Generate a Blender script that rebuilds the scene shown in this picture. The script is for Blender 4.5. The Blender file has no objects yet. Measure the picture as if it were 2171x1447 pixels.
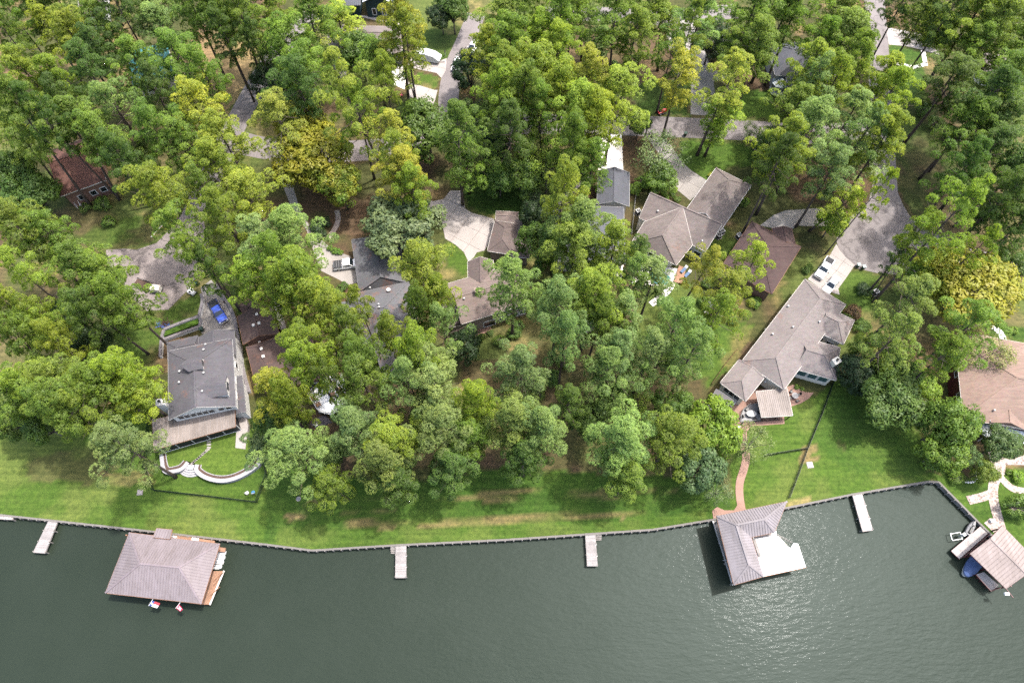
import bpy, bmesh, math, random
import numpy as np
from mathutils import Vector, Matrix

# ------------------------------------------------------------------ camera, world, sun, exposure
scene = bpy.context.scene
COL = scene.collection
H = 120.0                      # camera height above the lots, metres
FPX, PW, PH = 1447.0, 2171.0, 1447.0
TILT = math.radians(26.36)     # camera pitched this far away from straight down
cam_data = bpy.data.cameras.new('camera')
cam_data.lens = 36.0 * FPX / PW
cam_data.sensor_width = 36.0
cam_data.clip_start = 1.0
cam_data.clip_end = 6000.0
cam = bpy.data.objects.new('camera', cam_data)
cam.location = (0, 0, H)
cam.rotation_euler = (TILT, 0, 0)
COL.objects.link(cam)
scene.camera = cam

SUN_EL = math.radians(68.5)
SUN_AZ = math.atan2(0.90, 0.44)
world = bpy.data.worlds.new('World')
scene.world = world
world.use_nodes = True
wn = world.node_tree.nodes
wl = world.node_tree.links
wn.clear()
w_out = wn.new('ShaderNodeOutputWorld')
w_bg = wn.new('ShaderNodeBackground')
w_sky = wn.new('ShaderNodeTexSky')
w_sky.sky_type = 'NISHITA'
w_sky.sun_disc = False
w_sky.sun_elevation = SUN_EL
w_sky.sun_rotation = SUN_AZ
w_sky.air_density = 1.3
w_sky.dust_density = 5.0
w_sky.ozone_density = 0.6
w_bg.inputs['Strength'].default_value = 0.15
wl.new(w_sky.outputs[0], w_bg.inputs['Color'])
wl.new(w_bg.outputs[0], w_out.inputs['Surface'])

sun_data = bpy.data.lights.new('sun', 'SUN')
sun_data.energy = 2.1
sun_data.angle = math.radians(2.0)
sun_data.color = (1.0, 0.965, 0.91)
sun = bpy.data.objects.new('sun', sun_data)
SUN_DIR = Vector((math.sin(SUN_AZ) * math.cos(SUN_EL), math.cos(SUN_AZ) * math.cos(SUN_EL), math.sin(SUN_EL)))
sun.rotation_euler = SUN_DIR.to_track_quat('Z', 'Y').to_euler()
sun.location = (60, 40, 140)
COL.objects.link(sun)

vs = scene.view_settings
vs.view_transform = 'Standard'
vs.look = 'None'
vs.gamma = 1.0
vs.exposure = 2.0
vs.use_curve_mapping = False
cy = scene.cycles
cy.max_bounces = 8
cy.diffuse_bounces = 4
cy.glossy_bounces = 3
cy.transmission_bounces = 5
cy.transparent_max_bounces = 4
cy.use_denoising = False
cy.sample_clamp_indirect = 4.0

# ------------------------------------------------------------------ helpers
_s, _c = math.sin(TILT), math.cos(TILT)

def P(px, py, z=0.0):
    """the point of the photograph's pixel px,py at height z above the lots"""
    u = (px - PW / 2) / FPX
    v = (PH / 2 - py) / FPX
    t = (H - z) / (_c - v * _s)
    return Vector((t * u, t * (_s + v * _c), z))

def PX(x, y, z=0.0):
    dz = z - H
    f = y * _s - dz * _c
    return (PW / 2 + FPX * x / f, PH / 2 - FPX * (y * _c + dz * _s) / f)

def scale_at(px, py, z=0.0):
    v = (PH / 2 - py) / FPX
    return FPX * (_c - v * _s) / (H - z)

def tag(o, label=None, cat=None, group=None, kind=None):
    if label: o['label'] = label
    if cat: o['category'] = cat
    if group: o['group'] = group
    if kind: o['kind'] = kind
    return o

def empty(name, loc, label=None, cat=None, group=None, rz=0.0, local=False):
    o = bpy.data.objects.new(name, None)
    o.empty_display_size = 0.5
    o.location = loc
    o.rotation_euler = (0, 0, rz)
    COL.objects.link(o)
    o['_w'] = 0 if local else 1
    return tag(o, label, cat, group)

def link(name, me, parent=None, world=True):
    o = bpy.data.objects.new(name, me)
    COL.objects.link(o)
    if parent is not None:
        o.parent = parent
        if parent.type == 'EMPTY' and parent.get('_w') == 1:
            o.location = -parent.location
    return o

class MB:
    """collects simple solids into one mesh"""
    def __init__(s):
        s.v = []; s.f = []; s.mi = []
    def add(s, verts, faces, m=0):
        n = len(s.v)
        s.v += [tuple(p) for p in verts]
        s.f += [tuple(i + n for i in f) for f in faces]
        s.mi += [m] * len(faces)
        return s
    def box(s, c, size, rz=0.0, m=0, taper=1.0):
        x, y, z = size[0] / 2, size[1] / 2, size[2] / 2
        cr, sr = math.cos(rz), math.sin(rz)
        vs_ = []
        for sz in (-1, 1):
            k = taper if sz > 0 else 1.0
            for sx, sy in ((-1, -1), (1, -1), (1, 1), (-1, 1)):
                a, b = sx * x * k, sy * y * k
                vs_.append((c[0] + a * cr - b * sr, c[1] + a * sr + b * cr, c[2] + sz * z))
        return s.add(vs_, [(3, 2, 1, 0), (4, 5, 6, 7), (0, 1, 5, 4), (1, 2, 6, 5), (2, 3, 7, 6), (3, 0, 4, 7)], m)
    def bar(s, a, b, w, h=None, m=0):
        a, b = Vector(a), Vector(b)
        h = h or w
        d = (b - a)
        if d.length < 1e-6: return s
        d.normalize()
        up = Vector((0, 0, 1)) if abs(d.z) < 0.95 else Vector((1, 0, 0))
        x = d.cross(up).normalized(); y = x.cross(d).normalized()
        q = []
        for e in (a, b):
            for i, j in ((-1, -1), (1, -1), (1, 1), (-1, 1)):
                q.append(e + x * (i * w / 2) + y * (j * h / 2))
        return s.add(q, [(0, 1, 2, 3), (7, 6, 5, 4), (0, 4, 5, 1), (1, 5, 6, 2), (2, 6, 7, 3), (3, 7, 4, 0)], m)
    def prism(s, pts, z0, z1, m=0):
        pts = [(p[0], p[1]) for p in pts]
        a = sum(pts[i][0] * pts[(i + 1) % len(pts)][1] - pts[(i + 1) % len(pts)][0] * pts[i][1] for i in range(len(pts)))
        if a < 0: pts = pts[::-1]
        n = len(pts)
        vs_ = [(x, y, z0) for x, y in pts] + [(x, y, z1) for x, y in pts]
        fs = [tuple(range(n, 2 * n)), tuple(range(n - 1, -1, -1))]
        fs += [(i, (i + 1) % n, (i + 1) % n + n, i + n) for i in range(n)]
        return s.add(vs_, fs, m)
    def tube(s, pts, radii, n=8, m=0, cap=True):
        pts = [Vector(p) for p in pts]
        base = len(s.v)
        ring = []
        for i, p in enumerate(pts):
            d = (pts[min(i + 1, len(pts) - 1)] - pts[max(i - 1, 0)])
            d.normalize()
            up = Vector((0, 0, 1)) if abs(d.z) < 0.9 else Vector((1, 0, 0))
            x = d.cross(up).normalized(); y = x.cross(d).normalized()
            for k in range(n):
                a = 2 * math.pi * k / n
                ring.append(p + (x * math.cos(a) + y * math.sin(a)) * radii[i])
        fs = []
        for i in range(len(pts) - 1):
            for k in range(n):
                fs.append((i * n + k, i * n + (k + 1) % n, (i + 1) * n + (k + 1) % n, (i + 1) * n + k))
        if cap:
            fs.append(tuple(range(n - 1, -1, -1)))
            fs.append(tuple(range((len(pts) - 1) * n, len(pts) * n)))
        return s.add(ring, fs, m)
    def cyl(s, c, r, z0, z1, n=16, m=0, r1=None):
        r1 = r if r1 is None else r1
        return s.tube([(c[0], c[1], z0), (c[0], c[1], z1)], [r, r1], n, m)
    def lathe(s, c, prof, n=18, m=0):
        vs_ = []; fs = []
        for r, z in prof:
            for k in range(n):
                a = 2 * math.pi * k / n
                vs_.append((c[0] + r * math.cos(a), c[1] + r * math.sin(a), c[2] + z))
        for i in range(len(prof) - 1):
            for k in range(n):
                fs.append((i * n + k, i * n + (k + 1) % n, (i + 1) * n + (k + 1) % n, (i + 1) * n + k))
        fs.append(tuple(range((len(prof) - 1) * n, len(prof) * n)))
        fs.append(tuple(range(n - 1, -1, -1)))
        return s.add(vs_, fs, m)
    def mesh(s, name, mats, smooth=False):
        me = bpy.data.meshes.new(name)
        me.from_pydata(s.v, [], s.f)
        if not isinstance(mats, (list, tuple)): mats = [mats]
        for m in mats: me.materials.append(m)
        if len(mats) > 1: me.polygons.foreach_set('material_index', s.mi)
        if smooth: me.polygons.foreach_set('use_smooth', [True] * len(me.polygons))
        me.update()
        return me
    def build(s, name, mats, parent=None, smooth=False, bevel=0.0, kind=None):
        o = link(name, s.mesh(name, mats, smooth), parent)
        if bevel:
            b = o.modifiers.new('bevel', 'BEVEL'); b.width = bevel; b.segments = 2; b.limit_method = 'ANGLE'
        if kind: o['kind'] = kind
        return o

def inside(poly, x, y):
    """vectorised point in polygon"""
    x = np.asarray(x); y = np.asarray(y)
    r = np.zeros(x.shape, bool)
    n = len(poly)
    for i in range(n):
        x0, y0 = poly[i][0], poly[i][1]; x1, y1 = poly[(i + 1) % n][0], poly[(i + 1) % n][1]
        if y0 == y1: continue
        c = ((y0 > y) != (y1 > y)) & (x < (x1 - x0) * (y - y0) / (y1 - y0) + x0)
        r ^= c
    return r

def ribbon(pts, width, z):
    """left/right outline of a strip along a polyline of world points (smoothed)"""
    q = [Vector((p[0], p[1])) for p in pts]
    for _ in range(2):
        if len(q) > 2:
            n = [q[0]]
            for a, b in zip(q[:-1], q[1:]):
                n += [a * 0.75 + b * 0.25, a * 0.25 + b * 0.75]
            n.append(q[-1]); q = n
    L = []; R = []
    for i, p in enumerate(q):
        d = (q[min(i + 1, len(q) - 1)] - q[max(i - 1, 0)]).normalized()
        nrm = Vector((-d.y, d.x)) * width / 2
        L.append(p + nrm); R.append(p - nrm)
    return L, R

def strip_mesh(mb, pts, width, z, m=0, thick=0.0):
    L, R = ribbon(pts, width, z)
    n = len(L)
    vs_ = [(p.x, p.y, z) for p in L] + [(p.x, p.y, z) for p in R]
    fs = [(i, n + i, n + i + 1, i + 1) for i in range(n - 1)]
    if thick:
        k = len(vs_)
        vs_ += [(p.x, p.y, z - thick) for p in L] + [(p.x, p.y, z - thick) for p in R]
        fs += [(k + i, i, i + 1, k + i + 1) for i in range(n - 1)]
        fs += [(n + i, k + n + i, k + n + i + 1, n + i + 1) for i in range(n - 1)]
        fs += [(0, k, k + n, n), (n - 1, 2 * n - 1, k + 2 * n - 1, k + n - 1)]
    return mb.add(vs_, fs, m)

# ------------------------------------------------------------------ materials
def new_mat(name):
    m = bpy.data.materials.new(name)
    m.use_nodes = True
    nt = m.node_tree
    return m, nt, nt.nodes['Principled BSDF']

def nd(nt, t, **kw):
    n = nt.nodes.new(t)
    for k, v in kw.items():
        if k in n.inputs: n.inputs[k].default_value = v
        else: setattr(n, k, v)
    return n

def ramp(nt, fac, stops, interp='LINEAR'):
    r = nt.nodes.new('ShaderNodeValToRGB')
    r.color_ramp.interpolation = interp
    e = r.color_ramp.elements
    while len(e) < len(stops): e.new(0.5)
    for i, (p, c) in enumerate(stops):
        e[i].position = p
        e[i].color = (c[0], c[1], c[2], 1) if isinstance(c, (tuple, list)) else (c, c, c, 1)
    nt.links.new(fac, r.inputs[0])
    return r.outputs[0]

def mixc(nt, fac, a, b, mode='MIX'):
    m = nt.nodes.new('ShaderNodeMix')
    m.data_type = 'RGBA'; m.blend_type = mode
    for key, v in ((0, fac), (6, a), (7, b)):
        if hasattr(v, 'default_value') or hasattr(v, 'is_linked'):
            nt.links.new(v, m.inputs[key])
        else:
            m.inputs[key].default_value = v if key == 0 else (v[0], v[1], v[2], 1)
    return m.outputs[2]

def coords(nt, scale=(1, 1, 1), rot=(0, 0, 0)):
    tc = nt.nodes.new('ShaderNodeTexCoord')
    mp = nt.nodes.new('ShaderNodeMapping')
    mp.inputs['Scale'].default_value = scale
    mp.inputs['Rotation'].default_value = rot
    nt.links.new(tc.outputs['Object'], mp.inputs[0])
    return mp.outputs[0]

def noise(nt, vec, scale, detail=4, rough=0.55):
    n = nd(nt, 'ShaderNodeTexNoise', Scale=scale, Detail=detail, Roughness=rough)
    nt.links.new(vec, n.inputs['Vector'])
    return n.outputs['Fac']

def bump(nt, bsdf, h, strength=0.3, dist=0.05):
    b = nd(nt, 'ShaderNodeBump', Strength=strength, Distance=dist)
    nt.links.new(h, b.inputs['Height'])
    nt.links.new(b.outputs[0], bsdf.inputs['Normal'])

_plain = {}
def dim(c):
    return tuple(x * 0.52 for x in c) if max(c) < 0.58 else tuple(x * 0.72 for x in c)

def plain(name, col, rough=0.6, metal=0.0, var=0.12, scale=3.0, spec=0.4):
    if name in _plain: return _plain[name]
    col = dim(col)
    m, nt, b = new_mat(name)
    v = coords(nt)
    f = noise(nt, v, scale, 5, 0.6)
    lo = tuple(c * (1 - var) for c in col); hi = tuple(min(1, c * (1 + var)) for c in col)
    nt.links.new(ramp(nt, f, [(0.3, lo), (0.7, hi)]), b.inputs['Base Color'])
    b.inputs['Roughness'].default_value = rough
    b.inputs['Metallic'].default_value = metal
    b.inputs['Specular IOR Level'].default_value = spec
    _plain[name] = m
    return m

def shingle(name, col, streak=0.35, straw=0.0, rot=0.0, blotch=0.25):
    col = dim(col)
    m, nt, b = new_mat(name)
    v = coords(nt)
    big = noise(nt, v, 0.16, 5, 0.62)
    vs2 = coords(nt, (0.5, 3.0, 3.0), (0, 0, rot))
    st = noise(nt, vs2, 0.9, 4, 0.65)
    fine = noise(nt, v, 9.0, 3, 0.7)
    vo = nd(nt, 'ShaderNodeTexVoronoi', Scale=4.5)
    nt.links.new(v, vo.inputs['Vector'])
    lo = tuple(c * (1 - blotch) for c in col); hi = tuple(c * (1 + blotch) for c in col)
    c1 = ramp(nt, big, [(0.32, lo), (0.66, hi)])
    c2 = mixc(nt, streak, c1, ramp(nt, st, [(0.35, tuple(c * 0.5 for c in col)), (0.65, tuple(c * 1.35 for c in col))]))
    c3 = mixc(nt, 0.16, c2, ramp(nt, fine, [(0.3, tuple(c * 0.6 for c in col)), (0.7, tuple(c * 1.4 for c in col))]))
    c4 = mixc(nt, 0.10, c3, mixc(nt, 1.0, c3, vo.outputs['Color'], 'MULTIPLY'))
    if straw > 0:
        n2 = noise(nt, coords(nt, (1, 1, 1)), 0.30, 8, 0.68)
        fac = ramp(nt, n2, [(0.62 - straw * 0.14, 0.0), (0.76 - straw * 0.10, 1.0)])
        sp = noise(nt, coords(nt, (2.2, 0.7, 1), (0, 0, .6)), 2.6, 5, 0.75)
        fm = nd(nt, 'ShaderNodeMath', operation='MULTIPLY'); nt.links.new(fac, fm.inputs[0]); nt.links.new(ramp(nt, sp, [(0.42, 0.0), (0.60, 0.9)]), fm.inputs[1])
        c4 = mixc(nt, fm.outputs[0], c4, (0.15, 0.062, 0.032))
    nt.links.new(c4, b.inputs['Base Color'])
    b.inputs['Roughness'].default_value = 0.9
    b.inputs['Specular IOR Level'].default_value = 0.2
    bump(nt, b, fine, 0.25, 0.02)
    return m

def metal_roof(name, col, rough=0.42, dirt=0.2):
    col = dim(col)
    m, nt, b = new_mat(name)
    v = coords(nt)
    big = noise(nt, v, 0.25, 6, 0.65)
    lo = tuple(c * (1 - dirt) for c in col); hi = tuple(c * (1 + dirt) for c in col)
    stn = noise(nt, coords(nt, (1.4, 0.35, 1), (0, 0, .25)), 0.8, 6, 0.7)
    cc = mixc(nt, 1.0, ramp(nt, big, [(0.3, lo), (0.7, hi)]), ramp(nt, stn, [(0.35, (0.84, 0.83, 0.80)), (0.6, (1.04, 1.04, 1.04))]), 'MULTIPLY')
    nt.links.new(cc, b.inputs['Base Color'])
    b.inputs['Roughness'].default_value = max(rough, .62)
    b.inputs['Specular IOR Level'].default_value = 0.18
    b.inputs['Metallic'].default_value = 0.0
    return m

def concrete(name, col, var=0.22, crack=0.0):
    col = tuple(x * 1.22 for x in dim(col))
    m, nt, b = new_mat(name)
    v = coords(nt)
    a = noise(nt, v, 0.22, 7, 0.68)
    f = noise(nt, v, 6.0, 4, 0.7)
    c1 = ramp(nt, a, [(0.30, tuple(c * (1 - var) for c in col)), (0.5, col), (0.72, tuple(c * (1 + var) for c in col))])
    c2 = mixc(nt, 0.07, c1, ramp(nt, f, [(0.3, tuple(c * 0.65 for c in col)), (0.7, tuple(c * 1.3 for c in col))]))
    if crack:
        n1 = noise(nt, v, 0.09, 6, 0.6)
        w = ramp(nt, n1, [(0.485, 0.0), (0.497, 1.0), (0.503, 1.0), (0.515, 0.0)])
        c2 = mixc(nt, mixc(nt, crack, (0, 0, 0), w), c2, tuple(c * 0.4 for c in col))
    nt.links.new(c2, b.inputs['Base Color'])
    b.inputs['Roughness'].default_value = 0.85
    b.inputs['Specular IOR Level'].default_value = 0.25
    
    return m

def cells(name, cols, joint, scale, rough=0.85, dist='EUCLIDEAN', jw=0.06):
    cols = [dim(c) for c in cols]; joint = dim(joint)
    m, nt, b = new_mat(name)
    v = coords(nt)
    vo = nd(nt, 'ShaderNodeTexVoronoi', Scale=scale)
    nt.links.new(v, vo.inputs['Vector'])
    ve = nd(nt, 'ShaderNodeTexVoronoi', Scale=scale, feature='DISTANCE_TO_EDGE')
    nt.links.new(v, ve.inputs['Vector'])
    sep = nt.nodes.new('ShaderNodeSeparateColor')
    nt.links.new(vo.outputs['Color'], sep.inputs[0])
    st = [(i / max(1, len(cols) - 1), c) for i, c in enumerate(cols)]
    cc = ramp(nt, sep.outputs[0], st)
    f = ramp(nt, ve.outputs['Distance'], [(jw * 0.5, 1.0), (jw, 0.0)])
    nt.links.new(mixc(nt, f, cc, joint), b.inputs['Base Color'])
    b.inputs['Roughness'].default_value = rough
    return m

def brickmat(name, c1, c2, mortar, scale=4.0, rot=0.0):
    c1, c2, mortar = dim(c1), dim(c2), dim(mortar)
    m, nt, b = new_mat(name)
    v = coords(nt, (1, 1, 1), (0, 0, rot))
    br = nd(nt, 'ShaderNodeTexBrick', Scale=scale)
    br.inputs['Color1'].default_value = (*c1, 1); br.inputs['Color2'].default_value = (*c2, 1)
    br.inputs['Mortar'].default_value = (*mortar, 1); br.inputs['Mortar Size'].default_value = 0.02
    nt.links.new(v, br.inputs['Vector'])
    n = noise(nt, coords(nt), 0.5, 6, 0.65)
    c = mixc(nt, 0.35, br.outputs['Color'], ramp(nt, n, [(0.3, tuple(x * 0.6 for x in c1)), (0.7, tuple(min(1, x * 1.4) for x in c2))]))
    nt.links.new(c, b.inputs['Base Color'])
    b.inputs['Roughness'].default_value = 0.85
    return m

def foliage(name, trans=0.45, nblend=0.72, mixcol=None, mixamt=0.5):
    m, nt, b = new_mat(name)
    oi = nt.nodes.new('ShaderNodeObjectInfo')
    at = nt.nodes.new('ShaderNodeAttribute'); at.attribute_name = 'var'
    base = oi.outputs['Color']
    dark = mixc(nt, 1.0, base, (0.62, 0.72, 0.80), 'MULTIPLY')
    lite = mixc(nt, 1.0, base, (1.50, 1.32, 1.05), 'MULTIPLY')
    c = mixc(nt, at.outputs['Fac'], dark, lite)
    if mixcol:
        n = noise(nt, coords(nt), 0.28, 4, 0.6)
        f = ramp(nt, n, [(0.5 - mixamt * 0.3, 0.0), (0.75 - mixamt * 0.2, 1.0)])
        c = mixc(nt, f, c, mixcol)
    na = nt.nodes.new('ShaderNodeAttribute'); na.attribute_name = 'nrm'
    vt = nd(nt, 'ShaderNodeVectorTransform', vector_type='NORMAL', convert_from='OBJECT', convert_to='WORLD')
    nt.links.new(na.outputs['Vector'], vt.inputs[0])
    ge = nt.nodes.new('ShaderNodeNewGeometry')
    s1 = nd(nt, 'ShaderNodeVectorMath', operation='SCALE'); s1.inputs['Scale'].default_value = nblend
    nt.links.new(vt.outputs[0], s1.inputs[0])
    s2 = nd(nt, 'ShaderNodeVectorMath', operation='SCALE'); s2.inputs['Scale'].default_value = 1 - nblend
    nt.links.new(ge.outputs['Normal'], s2.inputs[0])
    ad = nd(nt, 'ShaderNodeVectorMath', operation='ADD')
    nt.links.new(s1.outputs[0], ad.inputs[0]); nt.links.new(s2.outputs[0], ad.inputs[1])
    nm = nd(nt, 'ShaderNodeVectorMath', operation='NORMALIZE')
    nt.links.new(ad.outputs[0], nm.inputs[0])
    nt.links.new(c, b.inputs['Base Color'])
    nt.links.new(nm.outputs[0], b.inputs['Normal'])
    b.inputs['Roughness'].default_value = 0.5
    b.inputs['Specular IOR Level'].default_value = 0.3
    tr = nt.nodes.new('ShaderNodeBsdfTranslucent')
    nt.links.new(mixc(nt, 1.0, c, (1.35, 1.4, 0.7), 'MULTIPLY'), tr.inputs['Color'])
    mx = nt.nodes.new('ShaderNodeMixShader'); mx.inputs[0].default_value = trans
    out = nt.nodes['Material Output']
    nt.links.new(b.outputs[0], mx.inputs[1]); nt.links.new(tr.outputs[0], mx.inputs[2])
    nt.links.new(mx.outputs[0], out.inputs['Surface'])
    return m

M = {}
M['white'] = plain('white_paint', (0.66, 0.65, 0.64), 0.55, var=0.05)
M['cream'] = plain('cream_paint', (0.66, 0.62, 0.54), 0.6, var=0.08)
M['offwhite'] = plain('offwhite_trim', (0.60, 0.57, 0.53), 0.6, var=0.1)
M['black'] = plain('black_metal', (0.012, 0.012, 0.014), 0.45)
M['darkgreen'] = plain('dark_green_metal', (0.010, 0.028, 0.018), 0.5)
M['screen'] = plain('porch_screen', (0.014, 0.016, 0.022), 0.6)
M['grey'] = plain('grey_plastic', (0.22, 0.22, 0.23), 0.55)
M['lightgrey'] = plain('light_grey_metal', (0.5, 0.5, 0.5), 0.4)
M['tyre'] = plain('tyre_rubber', (0.015, 0.015, 0.015), 0.85)
M['chrome'] = plain('chrome', (0.6, 0.6, 0.6), 0.25, 0.9)
M['wood'] = plain('weathered_wood', (0.27, 0.25, 0.235), 0.85, var=0.3, scale=1.2)
M['redwood'] = plain('stained_wood', (0.30, 0.15, 0.085), 0.75, var=0.2)
M['maroon'] = plain('maroon_paint', (0.10, 0.022, 0.025), 0.5)
M['brick'] = brickmat('red_brick', (0.22, 0.10, 0.07), (0.30, 0.15, 0.10), (0.35, 0.30, 0.26))
M['tanbrick'] = brickmat('tan_brick', (0.26, 0.19, 0.15), (0.34, 0.25, 0.2), (0.4, 0.36, 0.32))
M['soil'] = plain('planter_soil', (0.10, 0.06, 0.045), 0.95, var=0.4, scale=4)
M['bark'] = plain('pine_bark', (0.115, 0.085, 0.07), 0.95, var=0.4, scale=4)
M['greybark'] = plain('grey_bark', (0.17, 0.15, 0.13), 0.95, var=0.35, scale=4)
M['needles'] = foliage('pine_needles')
M['leaves'] = foliage('broad_leaves', trans=0.45, nblend=0.65)
M['fall'] = foliage('autumn_leaves', trans=0.45, nblend=0.5, mixcol=(0.255, 0.225, 0.020), mixamt=0.30)
M['asphalt'] = concrete('asphalt', (0.190, 0.168, 0.165), 0.2, crack=0.6)
M['oldasphalt'] = concrete('old_asphalt', (0.215, 0.182, 0.172), 0.34, crack=0.9)
M['concrete'] = concrete('concrete', (0.35, 0.315, 0.295), 0.16)
M['palecon'] = concrete('pale_concrete', (0.60, 0.57, 0.54), 0.12)
M['greycon'] = concrete('grey_concrete', (0.28, 0.258, 0.24), 0.22)
M['deckwhite'] = concrete('white_deck_coating', (0.82, 0.80, 0.78), 0.03)
M['brickpave'] = brickmat('brick_paving', (0.28, 0.15, 0.11), (0.36, 0.21, 0.16), (0.30, 0.22, 0.18), 5.0, 0.5)
M['flag'] = cells('flagstone', [(0.20, 0.14, 0.12), (0.38, 0.29, 0.25), (0.47, 0.38, 0.33)], (0.55, 0.5, 0.45), 2.2)
M['glass'] = plain('window_glass', (0.015, 0.022, 0.026), 0.12, var=0.05, spec=0.6)
M['tealglass'] = plain('teal_window_glass', (0.05, 0.12, 0.13), 0.12, var=0.05, spec=0.6)
M['pool'] = plain('pool_water', (0.05, 0.30, 0.33), 0.08, var=0.1)
# ------------------------------------------------------------------ shoreline, ground, water
SHORE_PX = [(0, 1091), (122, 1104), (323, 1126), (560, 1153), (662, 1166), (838, 1155), (1080, 1143), (1240, 1132),
            (1384, 1122), (1511, 1101), (1663, 1077), (1804, 1048), (1968, 1020), (1990, 1021), (2078, 1110), (2171, 1200), (2260, 1290)]
SHORE = [P(x, y) for x, y in SHORE_PX]
_sx = [-3000, -140] + [p.x for p in SHORE] + [150, 3000]
_sy = [SHORE[0].y + 12, SHORE[0].y + 4] + [p.y for p in SHORE] + [SHORE[-1].y - 4, SHORE[-1].y - 6]
def shore_y(x): return np.interp(x, _sx, _sy)
WATER_Z = -1.1

rng = np.random.default_rng(7)
def vnoise(x, y, s, seed):
    """smooth value noise"""
    r = np.random.default_rng(seed)
    T = r.random((64, 64))
    X = x / s; Y = y / s
    xi = np.floor(X).astype(int); yi = np.floor(Y).astype(int)
    fx = X - xi; fy = Y - yi
    fx = fx * fx * (3 - 2 * fx); fy = fy * fy * (3 - 2 * fy)
    a = T[xi % 64, yi % 64]; b = T[(xi + 1) % 64, yi % 64]; c = T[xi % 64, (yi + 1) % 64]; d = T[(xi + 1) % 64, (yi + 1) % 64]
    return (a * (1 - fx) + b * fx) * (1 - fy) + (c * (1 - fx) + d * fx) * fy
def fbm(x, y, s, seed):
    return (vnoise(x, y, s, seed) + 0.5 * vnoise(x, y, s / 2.1, seed + 1) + 0.25 * vnoise(x, y, s / 4.3, seed + 2)) / 1.75

cx_ = np.concatenate([[-3000, -900, -400, -250], np.arange(-190, 190.1, 0.75), [250, 400, 900, 3000]])
ry_ = np.concatenate([np.arange(0, 172, 0.75), [180, 200, 260, 400, 900, 3000]])
GX = np.repeat(cx_[:, None], len(ry_), 1)
GY = shore_y(cx_)[:, None] + ry_[None, :]
STRAW = np.array((0.098, 0.066, 0.044)); DRY = np.array((0.235, 0.165, 0.090)); FOREST = np.array((0.062, 0.070, 0.026))
GRASS = np.array((0.060, 0.112, 0.018)); LUSH = np.array((0.036, 0.080, 0.013)); PALEG = np.array((0.108, 0.142, 0.036))
gx, gy = GX.ravel(), GY.ravel()
n1 = fbm(gx, gy, 11, 1); n2 = fbm(gx, gy, 4.5, 5); n3 = fbm(gx, gy, 23, 9)
def sm(v, a, b): 
    t = np.clip((v - a) / (b - a), 0, 1); return t * t * (3 - 2 * t)
gc = STRAW[None] * sm(n1, .46, .68)[:, None] + FOREST[None] * (1 - sm(n1, .46, .68))[:, None]
gc = gc * (1 - 0.6 * sm(n2, .55, .75))[:, None] + DRY[None] * (0.6 * sm(n2, .62, .8))[:, None] + GRASS[None] * (0.45 * sm(n3, .42, .65))[:, None]
px_ = PW / 2 + FPX * gx / (gy * _s + H * _c)
py_ = PH / 2 - FPX * (gy * _c - H * _s) / (gy * _s + H * _c)
jx = px_ + 26 * (n2 - 0.5); jy = py_ + 22 * (fbm(gx, gy, 6, 33) - 0.5)
def zone(poly, col, amt=1.0, patch=None, pamt=0.6, lo=.5, hi=.7, soft=True):
    global gc
    m = inside(poly, jx if soft else px_, jy if soft else py_).astype(float) * amt
    c = np.repeat(np.asarray(col)[None], len(gx), 0)
    if patch is not None:
        k = (sm(fbm(gx, gy, 5.5, 71), lo, hi) * pamt)[:, None]
        c = c * (1 - k) + np.asarray(patch)[None] * k
    gc = gc * (1 - m[:, None]) + c * m[:, None]
# lawns, beds and dry strips (outlines as they lie on the lots)
zone([(-400, 905), (130, 900), (230, 880), (320, 860), (345, 980), (560, 900), (700, 1010), (700, 1300), (-400, 1300)], GRASS, 1, PALEG, .75, .42, .68)
zone([(60, 960), (190, 950), (260, 985), (180, 1030), (60, 1010)], STRAW, .5, GRASS, .6)
zone([(200, 1000), (330, 990), (330, 1020), (220, 1025)], DRY, .45, GRASS, .5)
zone([(312, 950), (330, 1036), (543, 1062), (566, 1000), (560, 940), (345, 950)], GRASS * 0.95, 1, LUSH, .4, soft=False)
zone([(560, 1000), (700, 1010), (900, 1020), (1100, 985), (1300, 1010), (1520, 1010), (1560, 1075), (1500, 1300), (560, 1300)], LUSH * 1.05, 1, GRASS, .6, .4, .7)
zone([(590, 1116), (900, 1105), (1200, 1108), (1500, 1085), (1520, 1300), (560, 1300)], GRASS, .75, PALEG, .6, .42, .7)
k_ = fbm(gx * 0.25, gy * 2.2, 2.0, 91)
def drystrip(poly, lo, hi, amt):
    global gc
    m = (inside(poly, px_, py_ + 5 * (n2 - .5)) * sm(k_, lo, hi) * amt)[:, None]
    gc = gc * (1 - m) + DRY[None] * m
drystrip([(640, 1062), (1000, 1040), (1300, 1036), (1450, 1040), (1450, 1056), (1000, 1062), (640, 1078)], .36, .62, .55)
drystrip([(660, 1102), (900, 1098), (1130, 1086), (1420, 1080), (1420, 1092), (1130, 1108), (900, 1116), (660, 1122)], .34, .62, .62)
drystrip([(600, 1080), (660, 1078), (660, 1100), (610, 1110)], .35, .6, .8)
drystrip([(670, 1084), (840, 1078), (840, 1084), (670, 1090)], .5, .7, .6)
zone([(1550, 820), (1600, 880), (1720, 840), (1770, 800), (1900, 840), (1960, 930), (1975, 1030), (1660, 1300), (1560, 1300), (1545, 960)], GRASS, 1, PALEG, .6, .42, .7)
zone([(1760, 830), (1900, 860), (1960, 960), (1960, 1015), (1800, 1000), (1720, 930)], LUSH * 1.15, .7, GRASS, .5)
zone([(1700, 945), (1728, 945), (1735, 955), (1700, 962)], DRY, .7)
zone([(1690, 965), (1735, 968), (1735, 980), (1700, 982)], DRY, .8)
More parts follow.
